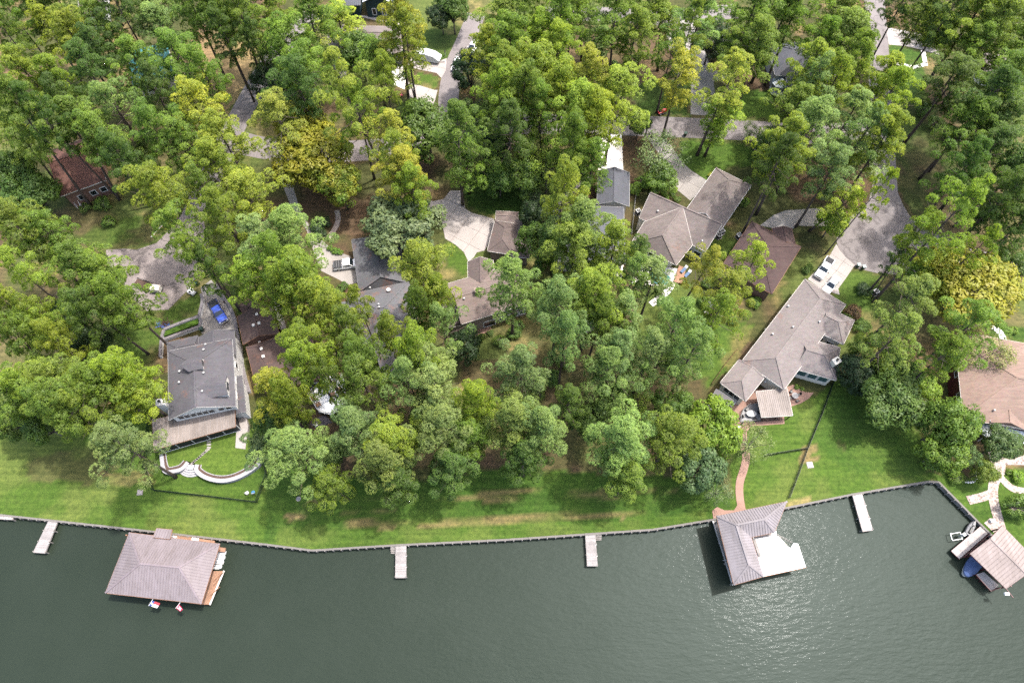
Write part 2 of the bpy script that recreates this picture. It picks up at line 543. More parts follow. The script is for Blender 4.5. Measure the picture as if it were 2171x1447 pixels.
zone([(1780, 935), (1802, 937), (1800, 955), (1782, 952)], FOREST * .9, .8)
zone([(1660, 1062), (1715, 1050), (1720, 1068), (1665, 1076)], DRY * 1.5, .8, PALEG, .5)
zone([(1970, 1000), (2040, 990), (2300, 1000), (2300, 1400), (2070, 1130), (1985, 1030)], GRASS, 1, LUSH, .6)
zone([(2035, 975), (2062, 972), (2062, 1012), (2035, 1015)], STRAW * .8, .9)
zone([(1440, 296), (1600, 306), (1640, 340), (1540, 360), (1500, 385), (1440, 345)], GRASS, 1, LUSH, .5)
zone([(1350, 175), (1462, 165), (1465, 245), (1345, 242)], LUSH, .85, STRAW, .5)
zone([(1525, 190), (1640, 190), (1660, 250), (1525, 246)], GRASS, 1, LUSH, .5)
zone([(985, 370), (1110, 370), (1110, 455), (1040, 462), (990, 440)], LUSH * .8, 1)
zone([(944, 512), (970, 520), (995, 555), (985, 585), (950, 560)], GRASS, 1, soft=False)
zone([(888, 150), (936, 165), (928, 190), (885, 178)], GRASS, 1, DRY, .6)
zone([(890, 60), (970, 70), (945, 125), (890, 118)], LUSH, .8, STRAW, .4)
zone([(880, 225), (925, 235), (900, 260), (840, 240), (840, 215)], LUSH, .7, STRAW, .6)
zone([(1884, 97), (1952, 106), (1965, 140), (1955, 215), (1890, 200)], LUSH * 1.2, .9)
zone([(1890, 205), (1960, 200), (2060, 330), (2060, 520), (1940, 460), (1905, 400)], LUSH, .55, STRAW, .6)
zone([(1360, 600), (1440, 590), (1560, 640), (1560, 790), (1420, 790), (1330, 720)], GRASS * .95, .85, PALEG, .6, .4, .65)
zone([(1520, 690), (1600, 690), (1560, 760), (1500, 820), (1480, 800)], GRASS, .85, DRY, .5, .52, .68)
zone([(1500, 480), (1600, 480), (1520, 570), (1490, 560)], GRASS * .9, .8, DRY, .5)
zone([(1790, 575), (1880, 580), (1860, 680), (1790, 720), (1770, 630)], GRASS, .85, DRY, .5)
zone([(1880, 640), (1990, 660), (2030, 800), (1900, 800), (1800, 760)], DRY * .8, .5, STRAW, .6)
zone([(240, 690), (345, 660), (425, 620), (428, 665), (345, 700), (335, 860), (270, 860)], GRASS * .9, .9, STRAW, .6, .48, .66)
zone([(150, 485), (240, 470), (362, 450), (355, 490), (320, 520), (225, 528), (150, 520)], GRASS * .85, .8, STRAW, .7, .45, .62)
zone([(430, 560), (500, 600), (520, 650), (500, 665), (470, 625), (450, 595)], GRASS * .85, .8, STRAW, .5)
zone([(1140, 560), (1240, 560), (1300, 640), (1280, 760), (1180, 760)], PALEG * .8, .6, STRAW, .5)
zone([(980, 760), (1120, 760), (1130, 860), (1000, 880)], STRAW * .9, .7, PALEG, .5)
zone([(1200, 800), (1500, 800), (1520, 1000), (1130, 1000), (1100, 900)], STRAW * .9, .5, PALEG * .7, .75, .35, .55)
zone([(2095, 690), (2200, 690), (2200, 720), (2105, 722)], LUSH, .9)
zone([(400, 60), (540, 100), (530, 160), (470, 260), (430, 190)], DRY * 1.1, .75, STRAW, .7)
zone([(1080, 40), (1440, 60), (1420, 170), (1240, 180), (1080, 120)], STRAW * 1.05, .6, DRY, .5)
gc = np.clip(gc * 0.60, 0.005, 1)
me = bpy.data.meshes.new('ground')
nc, nr = GX.shape
idx = np.arange(nc * nr).reshape(nc, nr)
quads = np.stack([idx[:-1, :-1], idx[1:, :-1], idx[1:, 1:], idx[:-1, 1:]], -1).reshape(-1, 4)
def fill_mesh(me, co, faces):
    nv, nf, k = len(co), len(faces), faces.shape[1]
    me.vertices.add(nv); me.vertices.foreach_set('co', np.ascontiguousarray(co, np.float32).ravel())
    me.loops.add(nf * k); me.loops.foreach_set('vertex_index', np.ascontiguousarray(faces, np.int32).ravel())
    me.polygons.add(nf)
    me.polygons.foreach_set('loop_start', np.arange(0, nf * k, k, dtype=np.int32))
    try: me.polygons.foreach_set('loop_total', np.full(nf, k, np.int32))
    except Exception: pass
    me.update(calc_edges=True)
gz = np.zeros(len(gx))
fill_mesh(me, np.stack([gx, gy, gz], 1), quads)
ca = me.color_attributes.new('soil', 'FLOAT_COLOR', 'POINT')
ca.data.foreach_set('color', np.concatenate([gc, np.ones((len(gc), 1))], 1).astype(np.float32).ravel())
gm, nt, b = new_mat('grass_and_pine_straw')
at = nt.nodes.new('ShaderNodeAttribute'); at.attribute_name = 'soil'
v = coords(nt)
f1 = noise(nt, v, 1.3, 6, 0.72); f2 = noise(nt, v, 7.0, 4, 0.7)
mow = noise(nt, coords(nt, (0.06, 1.3, 1)), 1.1, 2, 0.5)
c = mixc(nt, 1.0, at.outputs['Color'], ramp(nt, f1, [(0.28, (0.55, 0.58, 0.55)), (0.5, (1, 1, 1)), (0.74, (1.55, 1.38, 1.25))]), 'MULTIPLY')
c = mixc(nt, 1.0, c, ramp(nt, f2, [(0.28, (0.68, 0.70, 0.66)), (0.72, (1.32, 1.28, 1.22))]), 'MULTIPLY')
c = mixc(nt, 1.0, c, ramp(nt, mow, [(0.38, (0.86, 0.88, 0.83)), (0.62, (1.13, 1.11, 1.09))]), 'MULTIPLY')
f3 = noise(nt, v, 16.0, 3, 0.75); f4 = noise(nt, v, 0.55, 5, 0.7)
sf = nd(nt, 'ShaderNodeMath', operation='MULTIPLY'); nt.links.new(ramp(nt, f3, [(0.55, 0.0), (0.68, 0.7)]), sf.inputs[0]); nt.links.new(ramp(nt, f4, [(0.42, 0.0), (0.62, 1.0)]), sf.inputs[1])
c = mixc(nt, sf.outputs[0], c, (0.115, 0.085, 0.045))
nt.links.new(c, b.inputs['Base Color'])
b.inputs['Roughness'].default_value = 0.95; b.inputs['Specular IOR Level'].default_value = 0.12
bump(nt, b, f2, 0.6, 0.08)
me.materials.append(gm)
ground = link('ground', me); tag(ground, kind='structure', label='grass and pine straw ground of the lakeside lots')

# lake
wm, nt, b = new_mat('lake_water')
v = coords(nt, (1.0, 1.0, 1.0), (0, 0, math.radians(28)))
mp2 = coords(nt, (0.35, 1.0, 1.0), (0, 0, math.radians(-62)))
w1 = noise(nt, mp2, 1.5, 3, 0.5)
w2 = noise(nt, coords(nt, (0.5, 1.2, 1), (0, 0, math.radians(-25))), 2.4, 3, 0.55)
w3 = noise(nt, v, 0.12, 3, 0.5)
ad = nd(nt, 'ShaderNodeMath', operation='ADD'); nt.links.new(w1, ad.inputs[0])
ml = nd(nt, 'ShaderNodeMath', operation='MULTIPLY'); nt.links.new(w2, ml.inputs[0]); ml.inputs[1].default_value = 0.6
nt.links.new(ml.outputs[0], ad.inputs[1])
wind = noise(nt, coords(nt, (.5, 1, 1), (0, 0, .5)), 0.035, 3, 0.5)
mh = nd(nt, 'ShaderNodeMath', operation='MULTIPLY'); nt.links.new(ad.outputs[0], mh.inputs[0]); nt.links.new(ramp(nt, wind, [(0.35, 0.45), (0.65, 1.0)]), mh.inputs[1])
bump(nt, b, mh.outputs[0], 0.5, 0.13)
nt.links.new(ramp(nt, w3, [(0.3, (0.0118, 0.0168, 0.0115)), (0.7, (0.0138, 0.0190, 0.0135))]), b.inputs['Base Color'])
b.inputs['Roughness'].default_value = 0.42
b.inputs['Coat Weight'].default_value = 0.016; b.inputs['Coat IOR'].default_value = 1.33; b.inputs['Coat Roughness'].default_value = 0.07
b.inputs['IOR'].default_value = 1.33
nt.links.new(b.inputs['Normal'].links[0].from_socket, b.inputs['Coat Normal'])
b.inputs['Specular IOR Level'].default_value = 0.15; b.inputs['Specular Tint'].default_value = (0.80, 0.95, 1.0, 1)
mb = MB()
mb.add([(-3000, -2500, WATER_Z), (3000, -2500, WATER_Z), (3000, 200, WATER_Z), (-3000, 200, WATER_Z)], [(0, 1, 2, 3)])
lake = mb.build('lake', wm); tag(lake, kind='structure', label='dark green rippled lake water')

# bulkheads: cap boards, plank face and one post per bay
post_me = MB().cyl((0, 0), 0.11, -1.9, 0.0, 10).lathe((0, 0, -0.02), [(0.11, 0), (0.10, 0.03), (0.03, 0.05)], 10).mesh('bulkhead_post', M['wood'])
board_me = MB().box((0, 0, 0), (1, 0.32, 0.07)).mesh('cap_board', plain('cap_timber', (0.20, 0.185, 0.17), .9, var=.35, scale=1.0))
def bulkhead(pts, label):
    root = empty('bulkhead', pts[0], label, 'bulkhead', 'timber bulkheads along the shore')
    face = MB()
    for a, bb in zip(pts[:-1], pts[1:]):
        d = bb - a; L = d.length; ang = math.atan2(d.y, d.x); u = d / L; nrm = Vector((u.y, -u.x, 0))
        mid = (a + bb) / 2
        face.box((mid.x, mid.y, -0.98), (L, 0.10, 2.0), ang)
        face.bar(a + nrm * 0.10 + Vector((0, 0, -0.35)), bb + nrm * 0.10 + Vector((0, 0, -0.35)), 0.10, 0.2)
        k = max(1, round(L / 3.6))
        for i in range(k):
            c = a + u * (L * (i + 0.5) / k)
            o = link('cap_board', board_me, root)
            o.location = c + Vector((0, 0, 0.05)) - root.location
            o.rotation_euler = (0, 0, ang + random.uniform(-.003, .003)); o.scale = (L / k - 0.03, 1, 1)
        k = max(1, round(L / 1.45))
        for i in range(k):
            c = a + u * (L * (i + 0.5) / k) + nrm * 0.20
            o = link('post', post_me, root)
            o.location = c + Vector((0, 0, 0.0)) - root.location
            o.scale = (1, 1, random.uniform(.97, 1.05))
    face.build('plank_face', M['wood'], root)
    return root
bulkhead(SHORE[:10], 'weathered timber bulkhead from the left edge to the L-shaped boathouse')
bulkhead(SHORE[9:13], 'pale capped bulkhead between the L-shaped boathouse and the lake corner')
bulkhead(SHORE[12:16], 'dark shadowed bulkhead running down to the right boathouse')

# ------------------------------------------------------------------ roads, drives and paths
def road(name, pxs, width, z, mat, label):
    mb = MB(); strip_mesh(mb, [P(*p) for p in pxs], width, z, 0, 0.06)
    o = mb.build(name, mat); tag(o, label, kind='structure'); return o
def slab(name, pxs, z, mat, label, thick=0.08):
    o = MB().prism([P(*p) for p in pxs], z - thick, z).build(name, mat)
    tag(o, label, kind='structure'); return o
road('road', [(660, 30), (600, 95), (552, 165), (500, 262), (440, 390), (405, 470), (390, 520)], 5.4, 0.016, M['asphalt'], 'grey street running down to the cracked left turnaround')
road('road', [(470, 290), (565, 318), (700, 324), (850, 312), (975, 266), (1150, 262), (1350, 266), (1600, 277), (1720, 285), (1860, 280)], 6.2, 0.020, M['asphalt'], 'grey street crossing behind the lakeside houses')
road('road', [(1010, 30), (988, 85), (962, 140), (950, 200), (952, 240), (975, 268)], 4.8, 0.024, M['asphalt'], 'narrow lane past the covered white trailer')
road('road', [(1150, 28), (1300, 30), (1420, 42), (1480, 30), (1560, 24)], 5.4, 0.016, M['asphalt'], 'shaded road along the top of the photo')
road('road', [(1850, -60), (1857, 40), (1864, 140), (1868, 250), (1874, 340), (1878, 410)], 5.2, 0.024, M['asphalt'], 'straight street leading down to the right turnaround')
slab('road', [(225, 530), (262, 527), (290, 529), (332, 515), (362, 485), (385, 455), (432, 470), (440, 500), (448, 535), (432, 575), (415, 593), (398, 615), (357, 656), (312, 659), (290, 640), (255, 600), (227, 560)], 0.030, M['oldasphalt'], 'cracked patchy asphalt turnaround on the left')
slab('road', [(1854, 375), (1842, 425), (1800, 462), (1778, 485), (1773, 510), (1779, 530), (1792, 550), (1818, 569), (1860, 579), (1910, 583), (1960, 574), (2012, 562), (2081, 562), (2171, 582), (2260, 604), (2260, 578), (2171, 556), (2108, 540), (2026, 513), (1965, 487), (1934, 466), (1915, 435), (1902, 405), (1898, 375)], 0.030, M['asphalt'], 'round pale asphalt turnaround on the right')
slab('driveway', [(1412, 72), (1430, 68), (1437, 34), (1465, 40), (1485, 80), (1500, 125), (1512, 150), (1545, 150), (1540, 168), (1513, 173), (1516, 200), (1520, 246), (1464, 243), (1465, 170), (1440, 166), (1425, 150), (1440, 120), (1418, 104)], 0.034, M['greycon'], 'streaked dark asphalt drive with side pads behind the crossing street')

def clip_poly(poly, axis, lo, hi):
    def half(pts, f):
        out = []
        for i in range(len(pts)):
            a, b_ = pts[i], pts[(i + 1) % len(pts)]
            fa, fb = f(a), f(b_)
            if fa >= 0: out.append(a)
            if fa * fb < 0:
                t = fa / (fa - fb); out.append((a[0] + (b_[0] - a[0]) * t, a[1] + (b_[1] - a[1]) * t))
        return out
    p = half(poly, lambda q: q[axis] - lo)
    return half(p, lambda q: hi - q[axis]) if p else p
def driveway(pxs, size, rot, mat, label, z=0.045, name='driveway'):
    w = [P(*p) for p in pxs]
    cr, sr = math.cos(-rot), math.sin(-rot)
    loc = [(p.x * cr - p.y * sr, p.x * sr + p.y * cr) for p in w]
    x0, x1 = min(p[0] for p in loc), max(p[0] for p in loc); y0, y1 = min(p[1] for p in loc), max(p[1] for p in loc)
    root = empty(name, w[0], None, None); tag(root, label, kind='structure')
    nx, ny = max(1, round((x1 - x0) / size)), max(1, round((y1 - y0) / size))
    for i in range(nx):
        for j in range(ny):
            a, b_ = x0 + (x1 - x0) * i / nx + .025, x0 + (x1 - x0) * (i + 1) / nx - .025
            c, d = y0 + (y1 - y0) * j / ny + .025, y0 + (y1 - y0) * (j + 1) / ny - .025
            q = clip_poly(loc, 0, a, b_)
            if len(q) > 2: q = clip_poly(q, 1, c, d)
            if len(q) < 3: continue
            ar = abs(sum(q[k][0] * q[(k + 1) % len(q)][1] - q[(k + 1) % len(q)][0] * q[k][1] for k in range(len(q)))) / 2
            if ar < 0.4: continue
            c2, s2 = math.cos(rot), math.sin(rot)
            zz = z + random.uniform(-.008, .008)
            MB().prism([(x * c2 - y * s2, x * s2 + y * c2) for x, y in q], -0.05, zz).build('concrete_panel', mat, root)
    mbj = MB().prism([(p.x, p.y) for p in w], -0.06, z - 0.03)
    mbj.build('joint_bed', M['soil'], root)
    return root
driveway([(426, 609), (448, 593), (462, 612), (473, 632), (487, 655), (496, 678), (500, 705), (428, 708), (426, 672), (431, 645)], 3.4, -0.35, M['greycon'], 'grey concrete drive holding the blue pickup')
driveway([(900, 420), (918, 427), (940, 422), (953, 404), (981, 404), (986, 442), (1000, 451), (1047, 464), (1050, 485), (1028, 531), (1011, 535), (1004, 546), (993, 555), (984, 535), (966, 519), (944, 506), (933, 453), (913, 446)], 3.9, 1.03, M['concrete'], 'wide pale concrete parking court with square joints')
driveway([(866, 128), (885, 118), (930, 130), (947, 124), (945, 150), (936, 166), (925, 155), (895, 149), (866, 142)], 4.2, -0.2, M['concrete'], 'concrete drive under the covered white trailer')
driveway([(860, 172), (888, 181), (921, 191), (928, 191), (919, 225), (901, 217), (866, 204)], 3.6, -0.38, M['concrete'], 'tan three-panel concrete drive beside the lane')
driveway([(1273, 284), (1318, 286), (1322, 376), (1268, 372)], 3.4, 0.0, M['palecon'], 'bright white concrete drive of the slate garage')
driveway([(1773, 517), (1780, 530), (1792, 544), (1812, 562), (1796, 586), (1785, 601), (1777, 612), (1780, 625), (1740, 612), (1712, 592), (1740, 563), (1760, 540)], 3.3, -0.72, M['concrete'], 'cream concrete drive with the white pickup')
driveway([(1415, 359), (1446, 344), (1465, 361), (1506, 388), (1488, 412), (1471, 418), (1463, 425), (1440, 406), (1429, 400), (1419, 377)], 4.0, -0.6, M['greycon'], 'taupe concrete court beside the round shrubs')
slab('driveway', [(1370, 290), (1412, 294), (1448, 346), (1415, 361), (1400, 330)], 0.038, M['greycon'], 'shaded drive under the pale sparse tree')
slab('driveway', [(1611, 478), (1640, 456), (1666, 446), (1744, 441), (1776, 452), (1770, 482), (1733, 480), (1690, 478), (1675, 490), (1650, 486)], 0.038, M['greycon'], 'mossy curved drive of the maroon-roofed house')
driveway([(1879, 58), (1900, 62), (1950, 72), (1984, 86), (1992, 117), (1950, 105), (1920, 98), (1884, 95)], 4.5, -0.2, M['concrete'], 'pale curved drive at the top right')
slab('sidewalk', [(1952, 107), (1962, 110), (1967, 139), (1935, 147), (1899, 137), (1902, 132), (1938, 140), (1957, 134)], 0.046, M['palecon'], 'white curved footpath below the top right drive')
slab('driveway', [(575, 330), (602, 330), (634, 438), (643, 459), (662, 485), (681, 508), (697, 522), (723, 536), (742, 543), (766, 597), (737, 604), (719, 593), (681, 574), (667, 539), (650, 487), (618, 440)], 0.040, M['greycon'], 'curving grey drive with the white pickup and rack')
slab('driveway', [(700, 118), (722, 108), (735, 140), (735, 165), (722, 165), (706, 140)], 0.036, M['concrete'], 'pinkish concrete pad beside the taupe top house')
slab('driveway', [(835, 135), (862, 140), (858, 190), (836, 180), (830, 150)], 0.036, M['palecon'], 'blue-white pad between the two tan drives')
slab('sidewalk', [(757, 34), (830, 52), (860, 58), (858, 44), (760, 32)], 0.036, M['concrete'], 'pale footpath in front of the teal house')
slab('patio', [(500, 880), (520, 872), (530, 905), (524, 955), (503, 952), (505, 918)], 0.95, M['concrete'], 'tan concrete patio beside the screened porch', 1.0)
# brick patio + path by the largest house, stone paths on the right
slab('patio', [(1541, 880), (1555, 851), (1580, 848), (1597, 826), (1668, 820), (1680, 815), (1690, 819), (1706, 831), (1725, 832), (1714, 845), (1697, 855), (1678, 861), (1661, 862), (1663, 898), (1592, 903), (1583, 915), (1584, 935), (1566, 936), (1553, 905), (1545, 895)], 0.05, M['brickpave'], 'rosy brick patio around the metal-roofed terrace')
road('garden_path', [(1570, 925), (1578, 950), (1583, 968), (1577, 995), (1568, 1020), (1567, 1045), (1572, 1078)], 1.35, 0.055, M['brickpave'], 'winding brick path from the patio to the L-shaped boathouse')
slab('garden_path', [(1512, 1098), (1510, 1082), (1520, 1074), (1536, 1081), (1556, 1081), (1566, 1066), (1578, 1066), (1582, 1083), (1600, 1086), (1560, 1094)], 0.06, M['brickpave'], 'flared brick landing by the L-shaped boathouse')
slab('patio', [(2095, 955), (2180, 965), (2180, 985), (2132, 985), (2130, 1005), (2112, 1012), (2100, 985)], 0.05, M['flag'], 'flagstone patio below the terracotta-roofed house')
road('garden_path', [(2118, 1000), (2106, 1022), (2104, 1050), (2112, 1085), (2122, 1120)], 1.7, 0.055, M['flag'], 'flagstone path leading down to the right boathouse')
road('garden_path', [(2102, 1046), (2080, 1054), (2052, 1060)], 1.5, 0.059, M['flag'], 'short flagstone spur beside the right bulkhead')
road('garden_path', [(2118, 1008), (2140, 1032), (2160, 1040), (2200, 1044)], 1.3, 0.059, M['flag'], 'flagstone branch path leaving at the right edge')
slab('patio', [(2086, 1108), (2098, 1098), (2118, 1100), (2126, 1116), (2106, 1128)], 0.06, M['flag'], 'flagstone landing at the right boathouse dock')
road('garden_path', [(1380, 645), (1398, 632), (1418, 615), (1425, 600)], 1.3, 0.045, M['palecon'], 'pale curved garden path below the pool')
road('garden_path', [(2092, 686), (2110, 695), (2122, 706), (2128, 720)], 1.2, 0.05, M['deckwhite'], 'white curved path behind the terracotta-roofed house')
slab('patio', [(990, 690), (1030, 680), (1045, 700), (1000, 715)], 0.05, M['brickpave'], 'small brick patio below the tan two-storey house')
slab('patio', [(1340, 555), (1440, 570), (1428, 610), (1340, 600)], 0.04, M['palecon'], 'pale pool surround under the pine')
road('garden_path', [(1168, 468), (1180, 440), (1215, 400), (1250, 370)], 1.2, 0.045, M['concrete'], 'footpath left of the slate garage')
slab('patio', [(1290, 560), (1325, 540), (1318, 590), (1290, 600)], 0.04, M['palecon'], 'pale patch of paving right of the slate-roofed house')
road('garden_path', [(694, 508), (706, 492), (714, 478), (718, 462), (714, 446)], 1.1, 0.045, M['flag'], 'curved stone path in the shaded front bed')
# ------------------------------------------------------------------ houses
FOOT = []      # footprints that tree trunks must avoid
class Wing:
    def __init__(s, c, ez, pitch, axis='x', hips=(1, 1), off=0.0):
        w = [P(x, y, ez) for x, y in c]
        s.c = sum(w, Vector()) / 4
        ex = ((w[1] - w[0]) + (w[2] - w[3])) / 2
        ey = ((w[0] - w[3]) + (w[1] - w[2])) / 2
        a1 = math.atan2(ex.y, ex.x); a2 = math.atan2(ey.y, ey.x) - math.pi / 2
        da = (a2 - a1 + math.pi) % (2 * math.pi) - math.pi
        wx, wy = ex.length, ey.length
        s.rot = a1 + da * wy / (wx + wy)
        s.axis = axis
        if axis == 'x': s.a, s.b = wx / 2, wy / 2
        else:
            s.a, s.b = wy / 2, wx / 2
            s.rot += math.pi / 2
        s.ez, s.pitch, s.hips, s.off = ez, pitch, hips, off * s.b
        s.rise = pitch * s.b
        s.cr, s.sr = math.cos(s.rot), math.sin(s.rot)
        s.r0 = -s.a + hips[0] * s.b; s.r1 = s.a - hips[1] * s.b
        if s.r0 > s.r1: s.r0 = s.r1 = (s.r0 + s.r1) / 2
        FOOT.append([s.w(-s.a, -s.b), s.w(s.a, -s.b), s.w(s.a, s.b), s.w(-s.a, s.b)])
    def w(s, x, y, z=0.0):
        return Vector((s.c.x + x * s.cr - y * s.sr, s.c.y + x * s.sr + y * s.cr, z))
    def local(s, p):
        dx, dy = p[0] - s.c.x, p[1] - s.c.y
        return dx * s.cr + dy * s.sr, -dx * s.sr + dy * s.cr
    def height(s, p):
        x, y = s.local(p)
        if abs(x) > s.a or abs(y) > s.b: return -1
        h = [s.rise * (s.b + y) / (s.b + s.off), s.rise * (s.b - y) / (s.b - s.off)]
        if s.r0 > -s.a + .01: h.append(s.rise * (x + s.a) / (s.r0 + s.a))
        if s.r1 < s.a - .01: h.append(s.rise * (s.a - x) / (s.a - s.r1))
        return s.ez + min(h)

def roof_mesh(house, verts, faces, roofmat, trim, ribs=0.0, ribmat=None, ridge=True, thick=0.16):
    """roof planes with thickness, trim boards round the rim, ridge caps, optional standing seams"""
    top = MB(); nf = len(faces)
    nv = len(verts)
    vv = [tuple(v) for v in verts] + [(v[0], v[1], v[2] - thick) for v in verts]
    fs = []
    for f in faces:
        p = [Vector(verts[i]) for i in f]
        n = (p[1] - p[0]).cross(p[2] - p[0])
        if n.z < 0: f = f[::-1]
        fs.append(tuple(f))
    edges = {}
    for f in fs:
        for i in range(len(f)):
            a, b_ = f[i], f[(i + 1) % len(f)]
            edges.setdefault((min(a, b_), max(a, b_)), []).append((a, b_))
    top.add(vv, fs + [tuple(i + nv for i in f[::-1]) for f in fs] + [(e[0][1], e[0][0], e[0][0] + nv, e[0][1] + nv) for e in edges.values() if len(e) == 1])
    roof = top.build('roof', roofmat, house)
    fa = MB()
    for k, e in edges.items():
        if len(e) == 1:
            a, b_ = Vector(verts[e[0][0]]), Vector(verts[e[0][1]])
            d = (b_ - a).normalized(); out = Vector((d.y, -d.x, 0)).normalized() * 0.03
            fa.bar(a + out + Vector((0, 0, -thick * .7)), b_ + out + Vector((0, 0, -thick * .7)), 0.05, 0.16)
    if fa.v: fa.build('fascia', trim, house)
    if ridge:
        rc = MB()
        for k, e in edges.items():
            if len(e) == 2:
                a, b_ = Vector(verts[k[0]]), Vector(verts[k[1]])
                if max(a.z, b_.z) > min(v[2] for v in verts) + 0.3:
                    rc.bar(a + Vector((0, 0, .03)), b_ + Vector((0, 0, .03)), 0.30, 0.05)
        if rc.v: rc.build('ridge_cap', ribmat or roofmat, roof)
    if ribs:
        rb = MB()
        for f in fs:
            p = [Vector(verts[i]) for i in f]
            n = Vector((0, 0, 0))
            for i in range(len(p)): n += (p[i]).cross(p[(i + 1) % len(p)])
            n.normalize()
            if n.z < 0: n = -n
            hd = Vector((0, 0, 1)).cross(n)
            hd = hd.normalized() if hd.length > 1e-4 else Vector((1, 0, 0))
            sd = n.cross(hd)
            o0 = p[0]
            ab = [((q - o0).dot(hd), (q - o0).dot(sd)) for q in p]
            a0, a1 = min(t[0] for t in ab), max(t[0] for t in ab)
            k = int((a1 - a0) / ribs)
            for i in range(1, k + 1):
                t = a0 + ribs * (i - 0.5)
                hit = []
                for j in range(len(ab)):
                    (xa, ya), (xb, yb) = ab[j], ab[(j + 1) % len(ab)]
                    if (xa - t) * (xb - t) < 0: hit.append(ya + (yb - ya) * (t - xa) / (xb - xa))
                if len(hit) >= 2 and max(hit) - min(hit) > .15:
                    A = o0 + hd * t + sd * min(hit) + n * .025; B = o0 + hd * t + sd * max(hit) + n * .025
                    rb.bar(A, B, 0.07, 0.07)
        if rb.v:
            o = rb.build('standing_seams', ribmat or roofmat, roof, kind='stuff')
    return roof

def wing(house, wg, roofmat, wallmat, trim, oh=0.5, base=0.0, ribs=0.0, ribmat=None, walls=True, roof=True):
    a, b_, ez, z1 = wg.a, wg.b, wg.ez, wg.ez + wg.rise
    V = [wg.w(-a, -b_, ez), wg.w(a, -b_, ez), wg.w(a, b_, ez), wg.w(-a, b_, ez), wg.w(wg.r0, wg.off, z1), wg.w(wg.r1, wg.off, z1)]
    F = []
    if wg.r1 - wg.r0 < 0.05:
        V = V[:5]; F = [(0, 1, 4), (1, 2, 4), (2, 3, 4), (3, 0, 4)]
    else:
        F = [(0, 1, 5, 4), (2, 3, 4, 5)]
        if wg.r0 > -a + .01: F.append((3, 0, 4))
        if wg.r1 < a - .01: F.append((1, 2, 5))
    if roof: roof_mesh(house, V, F, roofmat, trim, ribs, ribmat)
    if walls:
        ai, bi = a - oh, b_ - oh
        zt = ez + wg.pitch * oh * .5 - 0.12
        mb = MB()
        mb.prism([wg.w(-ai, -bi), wg.w(ai, -bi), wg.w(ai, bi), wg.w(-ai, bi)], base, zt)
        for e, h in ((-1, wg.hips[0]), (1, wg.hips[1])):
            if h < 0.02:
                x0, x1 = (e * ai, e * (ai - 0.25))
                tri = [(-bi, zt - .02), (bi, zt - .02), (wg.off, z1 - 0.30)]
                q = [wg.w(x0, y, z) for y, z in tri] + [wg.w(x1, y, z) for y, z in tri]
                mb.add(q, [(0, 1, 2), (5, 4, 3), (0, 3, 4, 1), (1, 4, 5, 2), (2, 5, 3, 0)])
        mb.build('wall', wallmat, house)

def window(house, wg, side, t, w, h, z, glass=None, trim=None, oh=0.5):
    """side S/N/E/W as seen in the photo, t along the side 0..1"""
    a, b_ = wg.a - oh, wg.b - oh
    if wg.axis == 'x': m = {'S': (0, -1), 'N': (0, 1), 'E': (1, 0), 'W': (-1, 0)}[side]
    else: m = {'S': (-1, 0), 'N': (1, 0), 'E': (0, -1), 'W': (0, 1)}[side]
    if m[0] == 0:
        x, y = -a + 2 * a * t, m[1] * b_
    else:
        x, y = m[0] * a, -b_ + 2 * b_ * t
    ang = wg.rot if m[0] == 0 else wg.rot + math.pi / 2
    out = Vector((m[0] * wg.cr - m[1] * wg.sr, m[0] * wg.sr + m[1] * wg.cr, 0))
    c = wg.w(x, y, z + h / 2) + out * 0.04
    u = Vector((math.cos(ang), math.sin(ang), 0))
    fr = MB()
    for s_ in (-1, 1):
        fr.bar(c + u * (s_ * w / 2) + Vector((0, 0, -h / 2)), c + u * (s_ * w / 2) + Vector((0, 0, h / 2)), 0.12, 0.14)
        fr.bar(c - u * (w / 2 + .06) + Vector((0, 0, s_ * h / 2)), c + u * (w / 2 + .06) + Vector((0, 0, s_ * h / 2)), 0.14, 0.12)
    fr.bar(c - u * (w / 2), c + u * (w / 2), 0.06, 0.06)
    f = fr.build('window', trim or M['white'], house)
    MB().box((c.x, c.y, c.z), (w, 0.06, h), ang).build('pane', glass or M['glass'], f)

def on_roof(wings, px, py):
    for k in range(240):
        z = 14 - k * 0.05
        p = P(px, py, z)
        if any(g.height(p) >= z for g in wings): return p
    return P(px, py, 3)

def vent(house, wings, px, py, kind=0):
    p = on_roof(wings, px, py)
    mb = MB()
    if kind == 0:
        mb.cyl((p.x, p.y), 0.10, p.z - .3, p.z + .35, 10).lathe((p.x, p.y, p.z + .33), [(0.2, 0), (0.2, .1), (0.05, .2)], 10)
    else:
        mb.box((p.x, p.y, p.z + .08), (0.42, 0.42, 0.4), 0.4).box((p.x, p.y, p.z + .3), (0.52, 0.52, 0.06), 0.4)
    mb.build('roof_vent', M['lightgrey'] if kind == 0 else M['offwhite'], house)

def chimney(house, wings, px, py, w, d, h, mat, rot=0.0, ground=False):
    p = P(px, py, h) if ground else on_roof(wings, px, py)
    z0, z1 = (0, h) if ground else (p.z - 1.2, p.z + h)
    o = MB().box((p.x, p.y, (z0 + z1) / 2), (w, d, z1 - z0), rot).box((p.x, p.y, z1 + .06), (w + .2, d + .2, 0.14), rot).build('chimney', mat, house)
    MB().cyl((p.x, p.y), 0.16, z1 + .13, z1 + .6, 12).cyl((p.x, p.y), 0.24, z1 + .62, z1 + .68, 12).build('flue', M['black'], o)

def house(name, center_px, label, cat='house'):
    return empty(name, P(*center_px), label, cat)

